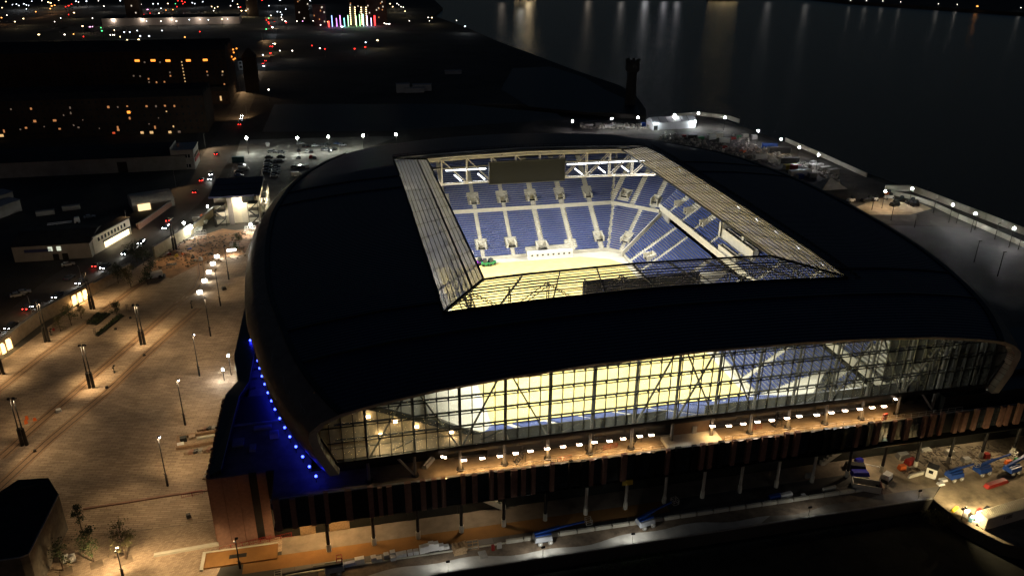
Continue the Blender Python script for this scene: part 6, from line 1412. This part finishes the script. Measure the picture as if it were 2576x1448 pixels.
# wrapped pallets along the kerb
WP = [(900, 1416, 1.1), (910, 1414, 1.1), (940, 1409, .9), (954, 1408, .6), (972, 1402, .9), (988, 1397, 1.0), (989, 1407, .8), (1003, 1400, .8), (1016, 1397, .8), (1032, 1394, .8), (1047, 1392, .8), (1062, 1389, 1.5), (1073, 1386, 1.5), (1085, 1383, 1.8), (1097, 1381, 1.6), (1110, 1380, 1.0), (1123, 1378, .6)]
for i, (u, v, h) in enumerate(WP):
    p = G(u, v); m_ = M_WHITE if i > 10 or i < 2 else mat('grey_wrapped_block', (.42, .41, .4), .8, var=.2, scale=2); t = thing('wrapped_pallet', '%s wrapped block pallet in the row along the kerb from the red lift' % ORD[i], 'pallet', p, R(3 + (i * 7) % 5), 'wrapped block pallets along the kerb')
    MB().box((0, 0, .12 + h / 2), (1.0, .95, h)).build('block_stack', m_, t); MB().box((0, -.3, .06), (1.1, .15, .12)).box((0, .3, .06), (1.1, .15, .12)).build('pallet_base', M_WOOD, t)
p = G(1156, 1387); t = thing('timber_pallet_stack', 'stack of pale empty timber pallets beside the wrapped blocks', 'pallet stack', p, R(8))
for k in range(6):
    z = k * .3
    for y in (-.8, 0, .8): MB().box((.05 * k, y, z + .07), (2.6, .16, .14), .06 * (k % 3)).build('bearer', M_WOOD, t)
    for x in (-1.1, -.4, .4, 1.1): MB().box((x, 0, z + .18), (.3, 1.9, .05), .06 * (k % 3)).build('slat', M_WOOD, t)
p = G(1190, 1382); K = MB()
for x in (-1.1, 0, 1.1): K.beam((x, 0, 0), (x, .9, 1.6), .12)
for f in (0, .35, .7, 1): K.beam((-1.2, .9 * f, 1.6 * f + .05), (1.2, .9 * f, 1.6 * f + .05), .12)
tag(K.build('timber_trestle', M_WOOD, None, loc=p), 'leaning open timber frame next to the pallet stack', 'frame')
for i, (u, v, w, d, h, m_, l) in enumerate(((1215, 1394, 1.6, 2.2, .12, M_CONC2, 'grey board lying on the mud beyond the timber frame'), (1240, 1382, .6, .6, 1.2, M_RED, 'small red pump beside the grey board'), (1256, 1378, 1.0, .3, 1.4, M_STEEL, 'steel fence panel leaning by the red pump'), (876, 1422, 3.2, .8, .8, mat('pale_blue_box', (.35, .4, .6), .6), 'long pale blue box left of the wrapped pallets'),
        (1418, 1348 - 4, .5, .5, .5, M_YEL, 'small yellow drum by the kerb between the boom lifts'), (1490 + 0, 1236, 2, .5, 1.0, M_YEL, ''), (2020, 1250, .9, .7, .8, M_WHITE, 'white sack on the dock road near the open skip'), (1950, 1252, 3.4, .9, .9, M_BLUE, 'blue half of the barrier block on the kerb'), (1976, 1248, 3.0, .9, .9, M_WHITE, 'white half of the barrier block on the kerb'), (2085, 1232, 3.4, .5, .9, M_CONC, 'pale barrier block beside the kerb'), (2033, 1200, 1.6, .6, 1.2, M_CONC2, 'grey ribbed cabinet under the dark overhang'))):
    if not l: continue
    p = G(u, v); tag(MB().tap((0, 0, 0), (w, d), (w * .95, d * .9), h, .1).build('site_item', m_, None, loc=p), l, 'site item')
MB_ = MB().bx(50.0, 52.2, 121.3, 121.5, 10.0, 11.2); tag(MB_.build('yellow_banner', M_YEL), 'small yellow banner hanging from the foot of the fin screen', 'banner')
for i in range(22):     # white barrier blocks along the apron
    x0 = 28 + i * 3.7
    if x0 > 108: break
    tag(MB().box((0, 0, .4), (3.4, .5, .8)).build('barrier_block', M_CONC, None, loc=(x0, 121.1 - .0 * i, .02)), '%s pale concrete barrier block along the apron from the first boom lift' % ORD[i], 'barrier', 'concrete barrier blocks along the apron')
# open skip and excavator attachment
p = G(2178, 1228); t = thing('open_skip', 'open-topped grey steel skip with dark red end', 'skip', p, R(-28))
for q_ in ((-3, 3, -1.3, -1.15), (-3, 3, 1.15, 1.3)): MB().bx(q_[0], q_[1], q_[2], q_[3], .1, 1.7).build('skip_side', M_STEEL, t)
MB().bx(2.85, 3, -1.3, 1.3, .1, 1.7).build('skip_end', mat('dark_red_panel', (.16, .03, .03), .7), t); MB().bx(-3, 3, -1.2, 1.2, .1, .25).build('skip_floor', M_DSTEEL, t); MB().bx(-3, -2.85, -1.3, 1.3, .1, 1.7).build('skip_end', M_STEEL, t)
p = G(2222, 1215); t = thing('compact_digger', 'cream compact digger with bent arm beside the open skip', 'digger', p, R(30)); MB().box((1.5, 0, 1.3), (2.0, 1.5, 1.2)).build('body', M_WHITE, t); MB().beam((.5, 0, 1.2), (-1, .4, 2.6), .3).beam((-1, .4, 2.6), (-2.4, .2, .6), .25).build('arm', M_CONC, t); MB().box((1.4, 0, .35), (2.4, 1.7, .6)).build('crawler', M_BLACK, t); MB().tap((-2.5, .2, .1), (.8, .8), (.5, .6), .6).build('bucket', M_DSTEEL, t)
p = G(2342, 1196); t = thing('gate_cabin', 'small white gatehouse cabin with dark windows', 'cabin', p, R(40)); MB().box((0, 0, 1.25), (2.1, 2.1, 2.5)).build('wall', mat('bright_white_cabin', (.75, .74, .66), .6, var=.05), t); MB().box((0, 0, 2.56), (2.3, 2.3, .12)).build('roof', M_DSTEEL, t)
for q_ in ((-1.07, .1, .04, .9), (.1, -1.07, .9, .04)): MB().box((q_[0], q_[1], 1.6), (q_[2], q_[3], .8)).build('window', M_BLACK, t)
for i, (u, v, w, d, h, a, m_, l) in enumerate(((2305, 1196, 5.0, .5, .8, 8, M_CONC, 'long pale barrier block left of the white cabin'), (2372, 1208, 1.8, 1.1, .5, 0, M_WHITE, 'upper of two white bags in front of the cabin'), (2366, 1218, 1.6, 1, .5, 0, M_WHITE, 'lower of two white bags in front of the cabin'), (2505, 1218, 6.5, 1.3, .8, 10, M_RED, 'long dark red beam trailer on the yard'), (2270, 1150, 3, 1.5, 1.2, 0, M_CONC2, 'grey bundle on the concrete slab'), (2268, 1180, 1.6, 1.2, 1.2, 0, M_ORANGE, 'orange pump beside the plinth'), (2290, 1165, 2.6, 1.6, 1.2, 10, M_RED, 'red crate under the fin screen'), (2150, 1180, 4.6, 1.8, 1.6, -20, M_DSTEEL, 'dark machine under the overhang with yellow trim'), (2162, 1192, 4, 1.8, .9, -10, mat('deep_blue', (.01, .01, .25), .4), 'deep blue machine hood beside the yellow-trimmed one'), (2160, 1160, 2.0, 1.0, .8, 0, mat('deep_blue', (.01, .01, .25), .4), 'small deep blue panel behind the machines'),
        (2430, 1160, 2, 1.4, 1.0, 0, M_CONC2, 'grey sack pile under the screen'), (2388, 1140, 2, 1.4, .9, 0, M_CONC, 'pale sack pile near the lit patch'), (2480, 1150, 1.4, 1.2, 1.2, 0, M_RED, 'small red tank in the clutter'), (2535, 1165, 1.6, .8, .9, 0, M_ORANGE, 'orange stack at the right edge'), (2556, 1160, 1, .8, .9, 0, M_GREEN, 'bright green bag at the right edge'), (2325, 1130, 3, 2, .5, 0, M_CONC, 'pale sheet on the lit patch under the screen'), (2190, 1140 + 30, 4, .2, .2, -35, M_WHITE, 'thin white pole leaning by the machines'))):
    p = G(u, v); tag(MB().tap((0, 0, 0), (w, d), (w * .85, d * .8), h, R(a)).build('yard_item', m_, None, loc=p), l, 'yard item')
cl = MB(); rnd = random.Random(31)
for k in range(380):
    u = rnd.uniform(2270, 2576); v = rnd.uniform(1128, 1190) - (u - 2270) * .05; p = G(u, v); s = rnd.uniform(.15, .6); cl.tap(p, (s * rnd.uniform(1, 5), s * .5), (s * 1.5, s * .3), s * .35, rnd.random() * 3)
tag(cl.build('yard_debris', mat('dark_debris', (.14, .11, .08), .9, var=.8, scale=.8)), kind='stuff')
# container lower right with its goods
p = G(2476, 1334); A2 = p; t = thing('long_white_container', 'long white ribbed container with faint dark lettering', 'container', (p.x, p.y, .02), R(7.5)); L, D, h = 15, 2.6, 2.9
MB().bx(0, L, -.1, D, .15, h).build('box_shell', mat('cream_container', (.68, .62, .48), .6, var=.06, scale=.6), t)
for k in range(40): MB().box((.2 + k * .375, D / 2, h + .03), (.17, D - .2, .07)).build('roof_rib', bpy.data.materials['cream_container'], t)
MB().bx(-.05, 0, 0, D / 2 - .02, .2, h - .1).bx(-.05, 0, D / 2 + .02, D - .1, .2, h - .1).build('container_door', bpy.data.materials['cream_container'], t)
rnd = random.Random(2)
for i, ch in enumerate('IOBE'): 
    K = MB(); x = 4.6 + i * .62
    seg = {'I': [(0, 0, .12, .8)], 'O': [(0, 0, .12, .8), (.35, 0, .12, .8), (0, 0, .45, .12), (0, .68, .45, .12)], 'B': [(0, 0, .12, .8), (.35, 0, .12, .8), (0, 0, .45, .12), (0, .34, .45, .12), (0, .68, .45, .12)], 'E': [(0, 0, .12, .8), (0, 0, .45, .12), (0, .34, .4, .12), (0, .68, .45, .12)]}[ch]
    for a, b, w, hh in seg: K.bx(x + a, x + a + w, -.13, -.1, 1.6 + b, 1.6 + b + hh)
    K.build('dark_lettering', M_DSTEEL, t)
for i, (u, v, w, d, h, m_, l) in enumerate(((2430, 1296, 1.5, 1.1, 1.2, mat('pale_sacking', (.6, .55, .5), .9), 'pale sack next to the twin-headed lamp'), (2445, 1310, 1.5, 1.1, 1.1, mat('light_blue_tank', (.15, .35, .5), .5), 'light blue tank beside the white container'), (2462, 1292, 1.6, 1.1, 1.1, M_RED, 'red fuel tank beside the white container'), (2480, 1284, 2.4, 1.0, .7, M_BLACK, 'black tarpaulin heap behind the red tank'), (2472, 1303, 1, 1, .6, M_WOOD, 'brown crate between tank and container'), (2402, 1282, 2.4, .5, .5, M_YEL, 'yellow board on the quay edge'), (2452, 1316, 1.0, .9, .8, M_WHITE, 'white box at the foot of the container'))):
    p = G(u, v); tag(MB().tap((0, 0, 0), (w, d), (w * .9, d * .85), h, R(25)).build('stored_goods', m_, None, loc=p), l, 'stored goods')
p = G(2418, 1307); t = thing('twin_head_lamp', 'black twin-headed lamp post on the lit quay edge', 'lamp post', p); MB().cyl((0, 0, 0), (0, 0, 2.8), .07, n=6).build('post', M_DSTEEL, t); MB().box((-.35, 0, 2.9), (.5, .35, .4)).box((.35, .1, 3.0), (.5, .35, .4)).build('lamp_head', M_BLACK, t)
MB().box((.35, .3, 2.95), (.4, .06, .3)).build('lamp_face', E_WARM, t); spot(p + Vector((.5, .3, 3.2)), p + Vector((7, -1.0, 1.0)), 20000, (1, .78, .42), 120, .9, .15); spot(p + Vector((.4, .6, 3.2)), p + Vector((7, 9, 0)), 9000, (1, .78, .42), 130, .9, .15); spot(p + Vector((.3, -.2, 3.2)), p + Vector((6, -7, 0)), 4500, (1, .78, .42), 120, .9, .15)
for x, y in ((131, 121),): spot((x + 20, y + 4, 9), (x + 3, y - 5, 0), 5000, (1, .74, .42), 110, .8, .3)
for (u, v, s, bl) in ((2348, 1300, 1.3, 'largest scrubby bush at the quay wall corner'), (2366, 1305, 1.0, 'scrubby bush closest to the container side of the quay corner'), (2330, 1292, 1.2, 'scrubby bush furthest along the quay wall from its corner'), (2342, 1312, .9, 'smallest scrubby bush, lowest in front of the quay corner')):
    p = G(u, v, -2); tag(tree(p + Vector((0, -1, -1)), 2.2 * s, 1.2 * s, bl, 60 + int(u), 'bush', 'scrubby bushes at the quay corner', 0, 1, 300, name='quay_bush'))
MB_ = G(1600, 1405, -2.8); gr = MB(); rnd = random.Random(77)
for k in range(900):
    q_ = MB_ + Vector((rnd.gauss(0, 5), rnd.gauss(0, 1.6), 0)); gr.add([q_, q_ + Vector((.06, 0, 0)), q_ + Vector((rnd.uniform(-.1, .2), rnd.uniform(-.1, .1), rnd.uniform(.2, .6)))], [(0, 1, 2)])
tag(gr.build('rough_grass', mat('lit_grass', (.12, .2, .03), .9, var=.3)), kind='stuff'); point(MB_ + Vector((2, 2.2, 2.2)), 120, (.9, 1, .6), .3)
# ------------------------------------------------------------------ terrace equipment
def px_terr(u, v): return G(u, v, 15.65)
for i, (u, v) in enumerate(((1478, 1135), (1590, 1115), (1297, 1165), (1945, 1070))):
    p = px_terr(u, v); t = thing('access_stair', '%s mobile dark access stair on the lit terrace from the left' % ORD[i], 'access stair', p, .3, 'access stairs on the terrace'); K = MB()
    for k in range(5): MB().box((k * .35, 0, .2 + k * .4), (.35, 1.0, .08)).build('tread', M_DSTEEL, t)
    for y in (-.5, .5): K.beam((0, y, 0), (1.9, y, 2.2), .07); K.beam((-.2, y, .9), (1.9, y, 3.1), .06); K.beam((1.9, y, 0), (1.9, y, 3.1), .07); K.beam((0, y, 0), (-.2, y, .9), .05)
    K.build('stair_frame', M_DSTEEL, t)
for i, (u, v) in enumerate(((1385, 1165), (1420, 1158), (1497, 1140), (1535, 1128), (1310, 1180), (1900, 1080), (1965, 1072))):
    p = px_terr(u, v); t = thing('terrace_barrier', '%s thin metal barrier on the lit terrace from the left' % ORD[i], 'barrier', p, R(6), 'thin barriers on the terrace'); K = MB()
    for z in (.1, .55, 1.05): K.beam((-1.5, 0, z), (1.5, 0, z), .045)
    for x in (-1.5, 0, 1.5): K.beam((x, 0, 0), (x, 0, 1.05), .05)
    K.build('barrier_frame', M_RED if i % 2 else M_DSTEEL, t)
p = px_terr(1078, 1166); t = thing('wrapped_bundle', 'long bundle in torn wrapping lying on the terrace', 'bundle', p, R(55)); MB().tap((0, 0, 0), (3.6, 1.1), (3.2, .7), .7).build('wrapping', M_CONC2, t); MB().box((0, .1, .72), (3.4, .25, .08)).build('strap', M_WHITE, t)
p = px_terr(2224, 1058); tag(MB().box((0, 0, .9), (1.1, .3, 1.8), .2).build('red_board', M_RED, None, loc=p), 'dark red upright board at the terrace edge', 'board')
# ------------------------------------------------------------------ far city
def emq(n, c, s): return emis(n, c, s)
LC = {'w': emq('far_white', (1, .9, .75), 7), 'c': emq('far_cool', (.8, .9, 1), 7), 'y': emq('far_yellow', (1, .74, .36), 8), 'o': emq('far_orange', (1, .36, .08), 6), 'r': emq('far_red', (1, .03, .02), 5), 'm': emq('far_magenta', (1, .04, .25), 5), 'g': emq('far_green', (.08, 1, .25), 4), 'p': emq('far_pink', (1, .4, .8), 4)}
LN = {'w': 'white', 'c': 'cool white', 'y': 'yellow', 'o': 'orange', 'r': 'red', 'm': 'magenta', 'g': 'green', 'p': 'pink'}
proto = {}
def city_lamp(u, v, c, s=1.0, z=8.):
    p = G(u, v, z); k = c
    if k not in proto:
        t = thing('distant_lamp', 'small %s lamp glowing far off in the dark city' % LN[c], 'lamp', (p.x, p.y, 0), 0, '%s lamps scattered over the far city' % LN[c])
        MB().cyl((0, 0, 0), (0, 0, z), .12, n=5).build('post', M_DSTEEL, t); MB().ball((0, 0, z), .55, nu=8, nv=5).build('lamp_face', LC[c], t); proto[k] = t
    else: t = dup(proto[k], (p.x, p.y, 0))
    t.scale = (s, s, 1) if s != 1 else (1, 1, 1)
    d = p.y / 1000
    if c not in 'rmgp' and s >= 1.1: point((p.x, p.y - 2, z + 1), 800 * s * max(1, d), {'w': (1, .93, .8), 'c': (.85, .92, 1), 'y': (1, .8, .45), 'o': (1, .5, .2)}[c], .5)
CL = [(390, 350, 'y', 2), (650, 350, 'w', 1.4), (830, 265, 'y', 1.8), (745, 130, 'y', 1.8), (870, 15, 'c', 2), (930, 185, 'w', .9), (360, 120, 'o', 1.3), (235, 190, 'y', 1.5), (150, 220, 'y', 1.2), (15, 180, 'o', 1.5), (375, 445, 'm', 1.2), (430, 438, 'm', 1.8), (475, 432, 'm', 2), (905, 272, 'p', 2), (930, 270, 'p', 1.2), (1025, 312, 'g', 1.5), (1015, 280, 'g', .9), (1280, 405, 'y', 1.3), (1395, 400, 'y', 1.8), (1335, 450, 'o', 1.6), (1410, 365, 'c', 1.4), (1500, 365, 'c', 1.6), (1250, 325, 'c', 1), (1305, 325, 'c', 1.1), (1380, 310, 'c', .8), (1150, 305, 'y', .8), (1110, 353, 'w', .7), (1135, 353, 'w', .7), (1150, 353, 'w', .8), (1210, 372, 'y', .8),
      (1485, 98, 'p', 2.4), (1370, 105, 'w', 1.3), (1420, 45, 'w', 1.2), (1540, 40, 'c', 1.8), (1590, 40, 'c', 1.5), (1690, 38, 'y', 1.8), (1620, 215, 'w', 1.2), (1775, 215, 'w', 1.6), (1905, 200, 'c', 1.2), (2097, 202, 'c', 1.2), (1475, 215, 'c', .8), (2240, 155, 'y', 2), (2235, 195, 'y', 1.6), (2320, 60, 'w', 1), (1860, 375, 'o', 1.2), (2420, 75, 'r', 2), (2400, 75, 'w', 1.5), (2390, 45, 'y', 1.2), (2430, 110, 'y', 1.8), (2475, 110, 'y', 1.8), (1210, 10, 'c', 1.6), (1045, 65, 'w', 1.4), (765, 15, 'c', 1.8), (790, 22, 'w', 1.2), (610, 185, 'c', .8), (550, 220, 'w', .8), (70, 155, 'w', .9), (125, 50, 'c', .8), (165, 45, 'c', 1.2), (190, 58, 'c', 1.2), (240, 40, 'c', 1.6), (265, 52, 'c', 1.1), (288, 58, 'c', .9), (265, 92, 'c', .7), (485, 25, 'y', 2.4), (510, 32, 'y', 2.4), (520, 62, 'o', 2.2), (550, 55, 'o', 1.8), (505, 90, 'o', 1.4), (690, 60, 'r', 2.2), (720, 45, 'r', 1.6), (660, 70, 'r', 1.4), (1790, 10, 'r', 2.2), (1830, 15, 'r', 2.6), (1860, 25, 'r', 2), (1780, 70, 'r', 1.4), (1840, 40, 'r', 1.6), (1765, 40, 'g', 1.1), (1935, 30, 'c', 1.4), (1960, 40, 'c', 1), (2130, 68, 'y', 1.1), (2160, 85, 'y', 1.1), (2190, 70, 'y', 1.1), (2150, 110, 'w', .9), (1740, 100, 'o', 1.2), (1600, 135, 'w', .9), (1620, 85, 'c', 1), (1670, 105, 'o', 1), (1630, 310, 'c', .8), (2010, 320, 'r', 1.1), (2205, 535, 'c', 1.1), (1350, 175, 'r', 1), (1400, 165, 'r', 1), (1450, 150, 'r', 1.1), (1510, 135, 'r', 1), (1380, 170, 'r', .8), (1910, 478, 'w', .5), (55, 492, 'c', .6), (2340, 12, 'c', 1), (2040, 20, 'c', 1.1), (1330, 100, 'w', .9), (990, 10, 'w', 1), (590, 5, 'y', 1.2), (420, 8, 'w', .9), (320, 15, 'c', .8), (60, 20, 'y', 1), (20, 80, 'y', .9), (690, 150, 'r', 1), (840, 370, 'r', .9), (740, 345, 'o', 1)]
for a, b, c, s in CL: city_lamp(a / 4, b / 4, c, s)
CL2 = [(60, 5, 'r', 1.6), (130, 60, 'c', 1.4), (240, 5, 'c', 1.8), (10, 105, 'y', 2.4), (150, 158, 'w', 1.4), (130, 185, 'g', 1.2), (105, 205, 'r', 1.2), (125, 225, 'r', 1.6), (130, 240, 'r', 1.2), (165, 275, 'c', 1.8), (103, 295, 'g', 1.4), (215, 120, 'c', 1.2), (245, 125, 'c', 1), (258, 150, 'c', 1.2), (255, 175, 'w', 1), (265, 200, 'w', 1.4), (295, 215, 'w', 1.5), (305, 230, 'r', 1.4), (300, 95, 'c', .9), (190, 442, 'y', 1.6), (165, 470, 'r', 1.2), (145, 540, 'r', 1.2), (70, 555, 'c', 1.1), (365, 512, 'w', 1.1), (240, 512, 'w', .7), (563, 460, 'r', .8), (642, 487, 'w', 1), (692, 495, 'r', 1), (992, 492, 'r', 1.4), (1100, 475, 'r', 1.4), (1103, 428, 'c', 1.1), (1222, 408, 'y', 2.0), (127, 903, 'w', 1), (530, 95, 'c', 1.6), (485, 12, 'c', 1.1), (510, 12, 'c', 1.1), (545, 8, 'c', 1.3), (415, 92, 'w', .8), (435, 92, 'w', .7), (657, 82, 'w', .8), (615, 120, 'w', .6), (418, 160, 'w', .7), (412, 215, 'w', .9), (470, 215, 'p', 1), (575, 212, 'w', .7), (650, 253, 'w', 1.2), (720, 222, 'o', 1), (865, 270, 'c', 3.0), (1350, 40, 'y', 1.8), (1375, 70, 'y', 1.6), (1418, 38, 'w', 1.1), (1435, 50, 'w', 1), (1460, 70, 'w', 1), (1483, 75, 'w', 1.2), (1500, 115, 'y', 1.2), (1543, 212, 'w', .7), (1770, 180, 'y', 1.6), (1733, 178, 'w', 1), (1745, 212, 'w', .6), (2018, 208, 'w', .8), (2103, 268, 'c', 1.8), (1310, 242, 'w', 1), (1330, 243, 'w', 1.2), (1345, 243, 'w', 1), (1290, 235, 'w', .8)]
for a, b, c, s in CL2: city_lamp(644 + a / 4, b / 4, c, s)
# far roads lit by their lamps, and a retail shed with pale wall
def faint_road(uvs, w, nm='far_road'):
    P = W_(*uvs); mb = MB()
    for a, b in zip(P, P[1:]): d = (b - a).normalized(); n_ = Vector((-d.y, d.x, 0)) * w / 2; mb.quad(a + n_ + Vector((0, 0, .05)), b + n_ + Vector((0, 0, .05)), b - n_ + Vector((0, 0, .05)), a - n_ + Vector((0, 0, .05)))
    struct(nm, mb, mat('far_tarmac', (.16, .13, .1), .9, var=.2))
faint_road(((100, 80), (160, 70), (220, 78), (280, 62), (330, 45), (385, 33)), 16); faint_road(((30, 54), (100, 46), (160, 30), (215, 18)), 14); faint_road(((300, 35), (400, 30), (560, 40), (640, 45)), 26)
t = shed('retail_shed', 'long flat pale-walled retail shed lit by a row of small lamps', G(440, 58), 170, 50, 9, R(2), mat('retail_wall', (.35, .3, .27), .9, var=.1), M_RB, .5)
for k in range(5): MB().box((-70 + k * 35, -25.3, 6), (1, .5, .5)).build('wall_lamp', LC['w'], t); q_ = G(440, 58) + Vector((-70 + k * 35, -29, 7)); point(q_, 2600, (1, .85, .7), .5)
pk = MB(); rnd = random.Random(12)
for k in range(150):
    p = G(rnd.uniform(365, 525), rnd.uniform(32, 46)); pk.tap(p + Vector((0, 0, .05)), (4.2, 1.8), (2.4, 1.5), 1.4, R(20))
tag(pk.build('far_parked_cars', mat('far_car_tops', (.3, .3, .32), .4, .3), None), 'rows of tiny parked cars in the far retail car park', None, None, 'stuff')
# LED sticks and towers at the waterfront event site
LEDC = [(770, 178, 275, (.3, .45, 1)), (815, 200, 272, (.8, .25, 1)), (852, 175, 262, (.85, .3, 1)), (893, 198, 272, (.25, 1, .95)), (932, 175, 270, (.45, 1, .5)), (1012, 180, 270, (.5, 1, .4)), (1048, 168, 268, (.4, 1, .4)), (1083, 165, 268, (.5, 1, .9)), (1122, 175, 266, (.8, .6, 1)), (1162, 195, 265, (.6, .55, 1)), (1198, 175, 260, (1, .04, .04)), (735, 225, 275, (1, .05, .04))]
for i, (x, ya, yb, c) in enumerate(LEDC):
    p = G(644 + x / 4, yb / 4); h = (yb - ya) / 4 * .595 * p.y / 1110 ; t = thing('led_stick', '%s glowing coloured light stick from the left at the far event site' % ORD[i], 'light stick', p, 0, 'coloured light sticks in a row')
    MB().cyl((0, 0, 0), (0, 0, h), .5 if i < 10 else 1.1, n=6).build('light_tube', emis('led_%d' % i, c, 4), t); MB().box((0, 0, .2), (2, 2, .4)).build('stick_base', M_DSTEEL, t); point(p + Vector((0, -3, h * .4)), 1500, c, .5)
for i, (x, ya, yb) in enumerate(((983, 98, 265), (1095, 98, 265))):
    p = G(644 + x / 4, yb / 4 - .5); h = (yb - ya) / 4 * .595; t = thing('lamp_tower_block', '%s slim tower ringed with warm lamps behind the light sticks' % ['left', 'right'][i], 'tower', p + Vector((0, 4, 0))); MB().bx(-3.5, 3.5, 0, 6, 0, h).build('tower_wall', M_WH, t)
    for k in range(9):
        for x2 in (-3.2, 3.2): MB().box((x2, -.5, h * (.08 + k * .105)), (1.1, .8, .9)).build('tower_lamp', LC['y'], t)
def tower(u0, u1, vt, vb, label, n, seed, m_=M_WH):
    a, b = G(u0, vb), G(u1, vb); h = GY(u0, vt, a.y).z; t = thing('tower_block', label, 'tower block', ((a.x + b.x) / 2, a.y, 0)); w = b.x - a.x; MB().bx(-w / 2, w / 2, 0, 20, 0, h).build('wall', m_, t); MB().bx(-w / 2 - .3, w / 2 + .3, -.3, 20, h, h + .8).build('roof', M_RB, t); rnd = random.Random(seed)
    for k in range(n): x, z = rnd.uniform(-w / 2 + 1, w / 2 - 1), rnd.uniform(3, min(h - 2, 60)); MB().box((x, -.2, z), (1.4, .3, 1.8)).build('lit_window', emis('tower_window', (1, .85, .65), .8) if k % 3 else E_W1, t)
tower(322, 355, -40, 62, 'dark high tower block left of the event site', 3, 1); tower(500, 555, -60, 30, '', 0, 1) if False else None
tower(745, 780, -40, 58, 'black high-rise between the road and the event site', 6, 3); tower(735, 762, -30, 60, 'lower dark block beside the road junction', 3, 4) if False else None
tower(790, 822, 12, 66, 'dark glass block with pale vertical light strips', 7, 5); tower(925, 975, -60, 60, 'black high-rise with scattered lit windows near the light sticks', 26, 6); tower(880, 922, -20, 40, 'dark block behind the warm lamp towers', 8, 7)
tower(622, 650, -20, 42, 'black tower at the end of the retail car park', 3, 8)
# far bank: low lamps and the reflections they throw
for i, (a, b) in enumerate(((830, 5), (990, 8), (1155, 12), (1335, 22), (1715, 40), (1905, 48), (2545, 80))):
    u, v = 1932 + a / 4, b / 4; z = 7; p = G(u, v, z); t = thing('far_bank_lamp', '%s tiny lamp on the far river bank from the left' % ORD[i], 'lamp', (p.x, p.y, 1.5), 0, 'tiny lamps on the far bank'); MB().cyl((0, 0, 0), (0, 0, z - 1.5), .15, n=5).build('post', M_DSTEEL, t); MB().ball((0, 0, z - 1.5), .55).build('lamp_face', LC['w'], t); point((p.x - 2, p.y, z), 70, (1, .95, .85), 1)
p = G(1932 + 2107 / 4, 65 / 4, 7); t = thing('far_bank_lamp', 'single orange lamp on the far river bank', 'lamp', (p.x, p.y, 1.5)); MB().cyl((0, 0, 0), (0, 0, 5.5), .2, n=5).build('post', M_DSTEEL, t); MB().box((0, 0, 5.5), (3, 1, 1)).build('lamp_face', LC['o'], t)
def ship(u, v, L, label, n):
    p = G(u, v, -2.5); t = thing('moored_ship', label, 'ship', (p.x, p.y, -3), R(-6)); MB().tap((0, 0, 0), (L * .92, 8), (L, 10), 6).build('hull', M_WH, t); MB().tap((L * .1, 0, 6), (L * .6, 8), (L * .5, 6), 7).build('superstructure', M_GW, t)
    for k in range(n): MB().box((-L * .45 + L * .9 * k / (n - 1), -5.2, 6.5 + 2.4 * (k % 3)), (2.2, .6, 1.2)).build('deck_lamp', LC['y'], t)
    point((p.x, p.y - 9, 7), 300, (1, .72, .38), 3)
ship(1816, 1, 62, 'ship with a row of warm deck lamps on the river, nearer the far bank', 12); ship(1320, -4, 44, 'ship with warm lamps at the top of the river', 8)
for (u, v, s, c) in ((1330, -22, 5.0, (1, .75, .42)), (1262, -20, .6, (1, .8, .6)), (1310, -8, 1.6, (1, .95, .8)), (1624, -24, 2.2, (.9, .9, .95)), (1672, -22, 1.4, (.85, .85, .95)), (1705, -22, 1.0, (.85, .85, .95)), (1480, -24, .8, (1, .8, .6)), (1564, -22, .7, (.9, .85, .8)), (1935, -20, .4, (.8, .8, .8)), (2030, -16, .3, (.8, .8, .8))):
    p = G(u, v, 14); t = thing('distant_shore_lamp', 'bright lamp mast on the shore beyond the top of the photo', 'lamp', (p.x, p.y, -3), 0, 'lamp masts beyond the river bend'); MB().cyl((0, 0, 0), (0, 0, 17), .3, n=6).build('post', M_DSTEEL, t); MB().ball((0, 0, 17), 1.2).build('lamp_face', LC['w'], t); point((p.x, p.y - 2, 14), 1300 * s, c, 6)
